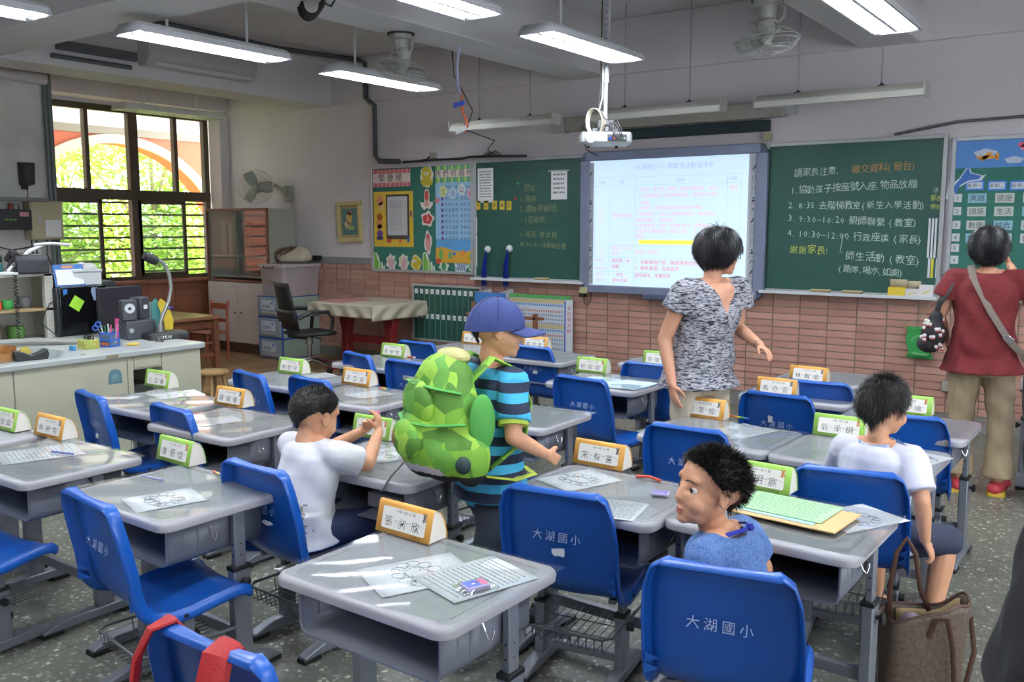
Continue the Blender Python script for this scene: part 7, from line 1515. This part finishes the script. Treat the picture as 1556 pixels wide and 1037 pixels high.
# ---- boy in the blue shirt, sitting sideways, looking up to the side
rz = math.radians(97); HB = TR(.02, .075, .832) @ RZ(46) @ RX(8); hs = 1.06
shirt_b = ramp_mat('heather_blue', 'noise', 160, [(.35, '#3e5f94'), (.65, '#5f80b4')], .8)
HBi = HB.inverted()
def face_def(co):
    Mi = np.array(HBi); p = (co @ Mi[:3, :3].T+Mi[:3, 3])/hs
    out = co.copy(); dirw = np.array(HB.to_3x3() @ V((0, 1, 0)))
    for q in (-1, 1):
        d2 = ((p[:, 0]-q*.030)/.013)**2+((p[:, 2]+.0035)/.0072)**2; w_ = np.exp(-d2)*(p[:, 1] > .03); out -= dirw[None, :]*(w_*.0085)[:, None]
    d2 = ((p[:, 0])/.02)**2+((p[:, 2]+.0625)/.0018)**2; w_ = np.exp(-d2)*(p[:, 1] > .06); out -= dirw[None, :]*(w_*.004)[:, None]
    return out
def face_paint(c):
    Mi = np.array(HBi); p = (c @ Mi[:3, :3].T+Mi[:3, 3])/hs
    return (((p[:, 0]/.016)**2+((p[:, 2]+.062)/.0078)**2 < 1) & (p[:, 1] > .074)).astype(int)
pb, i_ = figure('boy', 'boy in a blue shirt with short black hair looking up over his shoulder', (-.90, -5.25, 0), rz, 1.0, [skin_y, lip], dict(pelvis=(0, 0, .405), neck=(.02, .03, .715), tyaw=-.15, hyaw=-1.5, head=HB, fl=(1, 0, 0), fr=(1, 0, 0),
    el=(-.17, .06, .53), er=(.235, -.035, .545), wl=(-.03, .14, .46), wr=(.27, .06, .43), kl=(.27, .09, .40), kr=(.27, -.09, .40), al=(.28, .09, .09), ar=(.28, -.09, .09)),
    shirt_b, M('shorts_grey', '#3a3d46', .8), sleeve=.62, vox=.0036, head_s=hs, deform=face_def, paint=face_paint, hem=.04)
eyes(pb, HB, hs); hair_shell(pb, HB, hs, boy_line, hair_b, n=9000, L=.021, lift=.75, droop=.1, fr=.25, thick=.004, seed=2, ex=(1.0, 1.0, 1.0), wid=.0008)
m = MB(); m.tube([(i_['N'].x+.062*math.cos(a), i_['N'].y+.058*math.sin(a)+.004, .70+.012*math.cos(a+1.2)) for a in [2*PI*k/24 for k in range(24)]], .009, 8, closed=True, flat=.012); m.build('shirt_collar', M('collar_grey', '#3c3f48', .8), pb)
t = thing('lanyard', 'dark blue neck lanyard worn by the boy in the blue shirt', 'lanyard', (-.90, -5.25, 0), rz)
m = MB(); m.tube([(-.09, .11, .60), (-.085, .085, .665), (-.055, .04, .712), (.0, -.04, .738), (.06, -.025, .735), (.085, .03, .72), (.075, .09, .67), (.02, .14, .58)], .007, 6, flat=.002); m.build('strap', lan, t); MB().ell((.02, -.045, .738), (.012, .01, .01), 8).build('knot', lan, t)
# ---- boy in the white shirt, working at his desk
rz = math.radians(-2); HB = TR(.0, .088, .842) @ RZ(-8) @ RX(-17); white_s = M('shirt_white', '#d8d8de', .8, bump=.15, bscale=18)
def dragon(c):
    m_ = (((c[:, 0]-.05)/.05)**2+((c[:, 2]-.50)/.05)**2 < 1+.6*np.sin(c[:, 0]*150)*np.sin(c[:, 2]*130)) | (((c[:, 0]-.08)/.035)**2+((c[:, 2]-.44)/.03)**2 < 1+.7*np.sin(c[:, 0]*180+1)*np.sin(c[:, 2]*150))
    return (m_ & (c[:, 1] < .02) & (np.sin(c[:, 0]*260)+np.sin(c[:, 2]*220+c[:, 0]*90) > -.5)).astype(int)
pw_, i_ = figure('boy', 'boy in a white shirt seated at a desk, seen from behind, holding a small toy', (-2.57, -5.32, 0), rz, 1.0, skin_y, dict(pelvis=(0, .0, .405), neck=(.01, .06, .752), head=HB, shirt_paint=dragon,
    el=(-.17, .20, .63), er=(.175, .18, .66), wl=(-.01, .335, .735), wr=(.085, .33, .745), kl=(-.09, .27, .40), kr=(.09, .27, .40), al=(-.08, .27, .075), ar=(.09, .27, .075)),
    [white_s, M('dragon_grey', '#8f8f82', .8)], M('trousers_navy', '#1f2a4a', .8), sleeve=.75, vox=.0048, head_s=1.03, hem=.03, loose=1.3,
    hands={'l': dict(d=(.5, .3, .5), n=(.6, -.3, -.2), curl=.75, pinch=.5), 'r': dict(d=(-.2, .15, .9), n=(-.8, -.1, .2), curl=.75, pinch=.5)})
hair_shell(pw_, HB, 1.03, boy_line, hair_b, n=9000, L=.011, lift=.8, droop=.25, fr=.0, thick=.002, seed=3, wid=.0008)
t = thing('small_toy', 'tiny pink and purple toy held in the fingers of the white-shirted boy', 'toy', (-2.535, -4.935, .80)); MB().ell((0, 0, 0), (.012, .012, .014), 10).build('toy_body', M('toy_pink', '#d06a9a', .4), t); MB().ell((.004, -.004, -.018), (.01, .01, .009), 10).build('toy_body', M('toy_purple', '#6a4ab0', .4), t); MB().ell((.0, .0, -.03), (.009, .009, .007), 10).build('toy_body', M('toy_red', '#c8503a', .4), t)
# ---- boy with tousled hair on the right
rz = math.radians(-10); HB = TR(.01, .02, .895) @ RZ(-10) @ RX(-4); pol = M('shirt_palelilac', '#cfd0de', .8, bump=.12, bscale=18)
pr_, i_ = figure('boy', 'boy with tousled black hair and pale polo shirt, seen from behind', (-.80, -4.12, 0), rz, 1.0, skin_y, dict(pelvis=(.0, .0, .405), neck=(.0, .0, .765), head=HB,
    el=(-.19, .10, .60), er=(.19, -.05, .60), wl=(-.15, .25, .66), wr=(.20, -.03, .455), kl=(-.10, .26, .42), kr=(.22, .12, .42), al=(-.08, .25, .075), ar=(.20, .05, .10)),
    pol, M('shorts_navy', '#2a3046', .8), sleeve=.8, vox=.0052, head_s=1.03, hem=.03, long_legs=False, loose=1.4, hands={'r': dict(d=(.25, .1, -.5), n=(-.7, .0, -.5), curl=.7)})
hair_shell(pr_, HB, 1.03, boy_line, hair_b, n=8000, L=.034, lift=.22, droop=.75, fr=-.1, thick=.006, seed=4, wid=.0009, rnd=.13)
m = MB(); m.tube([(i_['N'].x+.06*math.cos(a), i_['N'].y+.055*math.sin(a), .762+.008*math.sin(a)) for a in [2*PI*k/20 for k in range(20)]], .01, 8, closed=True, flat=.016); m.build('shirt_collar', ramp_mat('collar_blue', 'noise', 30, [(.4, '#7f95b8'), (.6, '#c3cad8')], .8), pr_)
m = MB(); m.tube([(i_['Sh']['r'].x-.06, .0, .765), (i_['Sh']['r'].x-.01, -.02, .745), (i_['Sh']['r'].x+.03, -.02, .70)], .006, 6, flat=.03); m.build('shoulder_stripe', M('stripe_blue', '#6f8ab4', .8), pr_)
tag(MB().tube([(.04, .075, .93), (.075, .04, .925), (.08, .0, .92)], .0025, 5).build('eyeglasses', matte_b, None, loc=(-.80, -4.12, 0), rot=(0, 0, rz-.1)), 'thin dark glasses worn by the tousled boy', 'glasses')
# ---- walking boy with cap and green backpack
rz = math.radians(-24); HB = TR(.0, .03, 1.19) @ RZ(-24) @ RX(-6); jean = M('jeans_dark', '#2c3440', .85, noise=.1, nscale=6)
dino = ramp_mat('shirt_stripes', 'wave', 1, [(0, '#14233a'), (1, '#14233a')], .8)
def stripe_mat():
    m = M('shirt_stripes_z', '#16233c', .8); N = m.node_tree.nodes; L = m.node_tree.links; tc = N.new('ShaderNodeTexCoord'); sp = N.new('ShaderNodeSeparateXYZ'); L.new(tc.outputs['Object'], sp.inputs[0])
    a = N.new('ShaderNodeMath'); a.operation = 'MULTIPLY'; a.inputs[1].default_value = 2*PI/.066; L.new(sp.outputs[2], a.inputs[0]); b = N.new('ShaderNodeMath'); b.operation = 'SINE'; L.new(a.outputs[0], b.inputs[0])
    r = N.new('ShaderNodeValToRGB'); r.color_ramp.interpolation = 'CONSTANT'; r.color_ramp.elements[0].color = lin('#3fa8d0'); r.color_ramp.elements[1].position = .47; r.color_ramp.elements[1].color = lin('#16233c')
    mr = N.new('ShaderNodeMapRange'); mr.inputs[1].default_value = -1; L.new(b.outputs[0], mr.inputs[0]); L.new(mr.outputs[0], r.inputs[0]); L.new(r.outputs[0], N['Principled BSDF'].inputs['Base Color']); return m
pcap, i_ = figure('boy', 'walking boy with a navy cap and green patterned backpack', (-1.92, -4.99, 0), rz, 1.03, skin_y, dict(pelvis=(0, 0, .61), neck=(.0, .02, 1.055), head=HB,
    el=(-.19, -.04, .84), er=(.19, -.02, .84), wl=(-.17, .13, .78), wr=(.16, .13, .755), kl=(-.09, .10, .34), kr=(.09, -.06, .34), al=(-.09, .14, .07), ar=(.09, -.22, .10), fl=(0, 1, 0), fr=(0, 1, -.2)),
    stripe_mat(), jean, sleeve=.72, vox=.0055, head_s=1.0, hem=.02, loose=1.3, shoes=M('shoe_grey', '#4a4c52', .6))
hair_shell(pcap, HB, 1.0, boy_line, hair_b, n=2500, L=.012, lift=.4, droop=.5, fr=0, thick=.001, seed=5)
capm = M('cap_navy', '#2b3970', .75, bump=.2, bscale=120)
cp = thing('baseball_cap', 'navy baseball cap on the walking boy', 'cap', (-1.92, -4.99, 0), rz)
m = MB(); m.T = HB; R = (.088, .107, .1)
rings = []
for v in range(11):
    el = PI/2*.98-(PI/2*.98-.02)*v/10; rings.append([(R[0]*math.cos(el)*math.sin(2*PI*u/36), -.012+R[1]*math.cos(el)*math.cos(2*PI*u/36), .012+R[2]*math.sin(el)-.03*(1-math.cos(2*PI*u/36))*.5*(v/10)**2) for u in range(36)])
rings.append([(p[0]*.97, p[1]*.97, p[2]-.0) for p in rings[-1]]); m.loft(rings, True, False); crown = m.build('cap_crown', capm, cp, solid=.003, ang=70)
m = MB(); m.T = HB
for k in range(6):
    a = k*PI/3+PI/6; m.tube([(R[0]*1.01*math.cos(e)*math.sin(a), -.012+R[1]*1.01*math.cos(e)*math.cos(a), .012+R[2]*1.01*math.sin(e)) for e in [.1+i*.145 for i in range(10)]], .0012, 4)
m.ell((0, -.012, .113), (.009, .009, .005), 10); m.build('cap_seam', M('cap_navy_dark', '#1f2a58', .75), crown)
m = MB(); m.T = HB; m.grid(lambda u, v: ((lambda a, r_: (math.sin(a)*(.084+.0*v), -.012+.1*math.cos(a)+v*.085*math.cos(a)**.6, .016-.010*v-.022*math.sin(a)**2-.004*v*v))((u-.5)*2.2, v)), 20, 6); m.build('cap_brim', capm, cp, solid=.004)
for s_ in 'lr':
    Sh_ = i_['Sh'][s_]; E_ = V((-.19 if s_ == 'l' else .19, -.04 if s_ == 'l' else -.02, .84)); c_ = Sh_+(E_-Sh_)*.70; e_ = Sh_+(E_-Sh_)*.80; MB().tube([c_, e_], [.0525, .0535], 20).build('sleeve_cuff', M('cuff_lime', '#a9c04a', .8), pcap)
# green backpack
bp = thing('green_backpack', 'large green camouflage-like backpack with black base worn by the walking boy', 'backpack', (-1.92, -4.99, 0), rz)
grn = ramp_mat('pack_green', 'voronoi', 16, [(0, '#4f7f2a'), (.3, '#76ab35'), (.55, '#95c244'), (.75, '#5f9a3a'), (.92, '#c9d8a0')], .7, interp='CONSTANT'); grn2 = M('pack_plain_green', '#4a9a40', .65, noise=.1)
m = MB()
for (c, r_) in (((-.06, -.19, .9), (.11, .1, .19)), ((.06, -.19, .9), (.11, .1, .19)), ((0, -.18, 1.03), (.14, .085, .09)), ((-.06, -.2, .79), (.14, .12, .11)), ((.06, -.2, .79), (.14, .12, .11)), ((0, -.26, .82), (.13, .09, .13)), ((.17, -.17, .78), (.05, .07, .1)), ((-.17, -.17, .78), (.05, .07, .1))): m.ell(c, r_, 20)
pk = put(remeshed(m, .009, 5), 'pack_body', [grn, M('pack_black', '#1c1d1f', .7), M('pack_white', '#c6c2cf', .6)], bp, paint=lambda c: np.where(c[:, 2] < .725, 1, np.where((c[:, 2] < .755) & (np.abs(c[:, 0]) < .15) & (c[:, 1] < -.24), 2, 0)))
def puff(nm, c, r_, mt): return MB().ell(c, r_, 18).build(nm, mt, bp)
puff('front_pocket', (0, -.285, .95), (.11, .035, .085), grn); puff('front_pocket', (0, -.33, .83), (.1, .035, .07), grn)
m = MB(); m.tube([(-.16, -.2, 1.0), (-.11, -.27, 1.015), (0, -.295, 1.02), (.11, -.27, 1.015), (.16, -.2, 1.0)], .012, 8, flat=.005); m.tube([(-.19, -.2, .9), (-.12, -.3, .895), (0, -.335, .89), (.12, -.3, .895), (.19, -.2, .9)], .01, 8, flat=.005); m.build('strap_trim', grn2, bp)
puff('top_flap', (.0, -.15, 1.105), (.09, .05, .03), M('pack_beige', '#b9b47a', .7)); puff('round_badge', (.19, -.21, .77), (.03, .03, .035), M('badge_dark', '#243a3a', .6)); puff('brown_print', (-.04, -.348, .83), (.03, .017, .035), M('print_brown', '#8a6a3a', .7)); puff('white_print', (-.04, -.338, .872), (.025, .012, .012), M('pack_white', '#c6c2cf', .6)); puff('white_print', (-.02, -.30, .99), (.03, .012, .012), M('pack_white', '#c6c2cf', .6)); puff('side_mesh', (.19, -.14, .9), (.02, .05, .1), grn2)
for s in (-1, 1): m = MB(); m.tube([(s*.075, -.13, 1.02), (s*.08, -.04, 1.10), (s*.085, .06, 1.05), (s*.1, .1, .93), (s*.125, .06, .8), (s*.13, -.08, .72)], .028, 8, flat=.008, up=(0, 0, 1)); m.build('shoulder_strap', grn, bp)
m = MB(); m.tube([(.14, -.1, .7), (.165, .0, .68), (.1, .12, .67), (0, .14, .67)], .014, 8, flat=.004); m.build('hip_belt', M('belt_lime', '#a8b83a', .7), bp); m = MB(); m.tube([(-.14, -.27, .72), (-.19, -.31, .65), (-.23, -.33, .59)], .011, 6, flat=.003); m.tube([(.13, .03, .68), (.15, .04, .58), (.155, .03, .48)], .014, 6, flat=.003); m.build('loose_strap', M('strap_grey', '#8f9088', .7), bp)
# ---- teacher in the marled top
rz = math.radians(-118); HB = TR(-.06, .06, 1.425) @ RZ(74) @ RX(-6)
mar = ramp_mat('marled_knit', 'noise', 26, [(.36, '#1c1f28'), (.46, '#5a5d68'), (.54, '#b8b6bc'), (.64, '#2a2d38')], .85, stretch=(1, 1, 4.5), detail=6, distort=.6)
pt_, i_ = figure('woman', 'woman in a black and white marled top, cream trousers and glasses, reaching out a hand', (-1.86, -3.32, 0), rz, .96, skin_w, dict(pelvis=(0, 0, .80), neck=(-.035, .05, 1.28), head=HB, tyaw=0,
    el=(-.235, .0, 1.04), er=(-.0, 0, 0) and (.205, -.02, 1.0), wl=(-.22, .19, .97), wr=(.21, .06, .79), shirt_paint=lambda c: ((np.abs(c[:, 0]+.03) < .5*(c[:, 2]-1.13)) & (c[:, 1] > .05)).astype(int), kl=(-.085, .03, .44), kr=(.085, .03, .44), al=(-.085, 0, .08), ar=(.085, 0, .08)),
    [mar, skin_w], M('trousers_cream', '#b5aa97', .8, noise=.04), sleeve=.42, vox=.0065, head_s=1.06, adult=True, hem=.04, loose=2.6, hands={'l': dict(curl=.5, n=(.3, 0, -.8)), 'r': dict(curl=.35)})
hair_w = M('hair_woman', '#111116', .4, spec=.45)
hair_shell(pt_, HB, 1.07, bob_line, hair_w, n=7000, L=.05, lift=.03, droop=1.3, rnd=.05, fr=0, thick=.014, seed=6, low=.4, ex=(1.08, 1.06, 1.04), wid=.0012)
t = thing('eyeglasses', 'dark-framed glasses worn by the woman in the marled top', 'glasses', (-1.86, -3.32, 0), rz)
m = MB(); m.T = HB @ Matrix.Scale(1.06, 4)
for q in (-1, 1): m.tube([(q*.031+.022*math.cos(a), .092-.012*abs(math.cos(a)), -.002+.016*math.sin(a)) for a in [2*PI*k/16 for k in range(16)]], .002, 5, closed=True); m.tube([(q*.053, .082, .004), (q*.074, .03, .004), (q*.08, -.01, .0)], .0022, 5)
m.build('frame', blk, t)
tag(MB().tube([(0+.022*math.cos(a), .02*math.sin(a), .002*math.cos(a)) for a in [2*PI*k/16 for k in range(16)]], .003, 5, closed=True).build('bangle', M('bangle_grey', '#6a6a6a', .3, metal=.6), None, loc=(-1.86+(-.22*math.cos(rz)-.18*math.sin(rz)), -3.32+(-.22*math.sin(rz)+.18*math.cos(rz)), .975), rot=(1.4, 0, rz)), 'thin bracelet on the reaching wrist of the woman', 'bracelet')
# ---- woman in red from behind
rz = math.radians(8); HB = TR(.0, .02, 1.425) @ RX(0); redk = ramp_mat('red_knit', 'noise', 20, [(.3, '#571014'), (.7, '#6e181b')], .85, stretch=(1, 1, 8))
pr2, i2 = figure('woman', 'woman in a dark red top and khaki trousers seen from behind at the timetable', (-.81, -1.72, 0), rz, .97, skin_w, dict(pelvis=(0, 0, .78), neck=(.0, .0, 1.29), head=HB,
    el=(-.235, -.0, 1.03), er=(.225, .1, 1.12), wl=(-.2, .16, .88), wr=(.12, .3, 1.32), kl=(-.09, .02, .43), kr=(.12, .0, .43), al=(-.085, -.02, .085), ar=(.12, -.02, .085), fl=(-.2, 1, 0), fr=(.3, 1, 0)),
    redk, M('trousers_khaki', '#9c8a6e', .8, noise=.06, nscale=6), sleeve=.5, vox=.0065, head_s=1.07, adult=True, hem=.06, loose=2.6, shoes=[M('shoe_red', '#b83a44', .5)], belly=.02)
hair_shell(pr2, HB, 1.08, bob_line, hair_w, n=7000, L=.05, lift=.03, droop=1.3, rnd=.05, fr=0, thick=.016, seed=7, low=.4, ex=(1.12, 1.06, 1.06), wid=.0012)
for q in (0, 1):
    a = V((-.085, -.02, 0)) if q == 0 else V((.12, -.02, 0)); m = MB(); m.T = TR(a.x, a.y+.03, .03); m.loft([[(x*.5, y*.75, -.028) for x, y in rrect(-.1, .1, -.13, .15, .05)], [(x*.48, y*.72, -.005) for x, y in rrect(-.1, .1, -.13, .15, .05)]]); m.build('yellow_sole', M('sole_yellow', '#c8a83a', .5), pr2)
t = thing('crossbody_strap', 'grey-brown bag strap across the back of the woman in red', 'strap', (-.81, -1.72, 0), rz)
m = MB(); m.tube([(-.07, .06, 1.33), (-.085, -.03, 1.33), (-.07, -.105, 1.27), (.03, -.148, 1.08), (.13, -.142, .92), (.2, -.07, .84), (.215, .03, .8)], .021, 8, flat=.003); m.build('webbing', M('strap_taupe', '#6a6058', .7), t); m = MB(); m.T = TR(.125, -.15, .93) @ RY(32); m.box(-.026, .026, -.004, .004, -.018, .018); m.build('buckle', chrome, t, bevel=.002)
t = thing('patterned_bag', 'black drawstring bag with small white and red figures hanging at her hip', 'bag', (-.81, -1.72, 0), rz)
m = MB(); m.tube([(-.15, .05, 1.28), (-.165, -.03, 1.30), (-.19, -.07, 1.2), (-.24, -.07, 1.1), (-.25, -.05, 1.04)], .022, 8, flat=.006); m.build('strap', blk, t)
m = MB(); m.ell((-.26, -.06, .93), (.07, .07, .1), 16); m.ell((-.25, -.05, 1.02), (.04, .05, .05), 12); m.ell((-.28, -.06, .87), (.07, .065, .055), 14); bgm = put(remeshed(m, .007, 4), 'bag_body', M('bag_black', '#141418', .8), t)
r = random.Random(12)
for k in range(22):
    a = r.uniform(-2.6, .2); h = r.uniform(-.08, .1); rr = .069*math.sqrt(max(.1, 1-(h/.125)**2)); c = V((-.262+rr*math.cos(a), -.06+rr*math.sin(a), .925+h)); q = MB().ell(c, (.011, .011, .011), 8).build('printed_figure', M('fig_white', '#d0ccc8', .7), t)
    MB().ell(c+V((.004, -.003, -.012)), (.007, .007, .005), 6).build('red_spot', M('fig_red', '#b8322e', .7), q)
# ---- dark figure at the picture corner
pd_, i3 = figure('person', 'person in black clothes cut off at the bottom corner of the picture', (-.035, -5.74, 0), math.radians(-54), 1.0, skin_w, dict(pelvis=(0, 0, .82), neck=(.0, .0, 1.33), head=TR(0, .03, 1.48),
    el=(-.18, .05, 1.08), er=(.18, .05, 1.08), wl=(-.12, .22, .95), wr=(.12, .22, .95), kl=(-.09, .02, .45), kr=(.09, .02, .45), al=(-.09, 0, .08), ar=(.09, 0, .08)),
    M('cloth_black', '#09090c', .85), M('cloth_black', '#09090c', .85), vox=.012, adult=True, hem=.1, loose=1.6)
hair_shell(pd_, TR(0, .03, 1.48), 1.06, bob_line, hair_w, n=500, thick=.012)
bpy.data.scenes.remove(_gs)
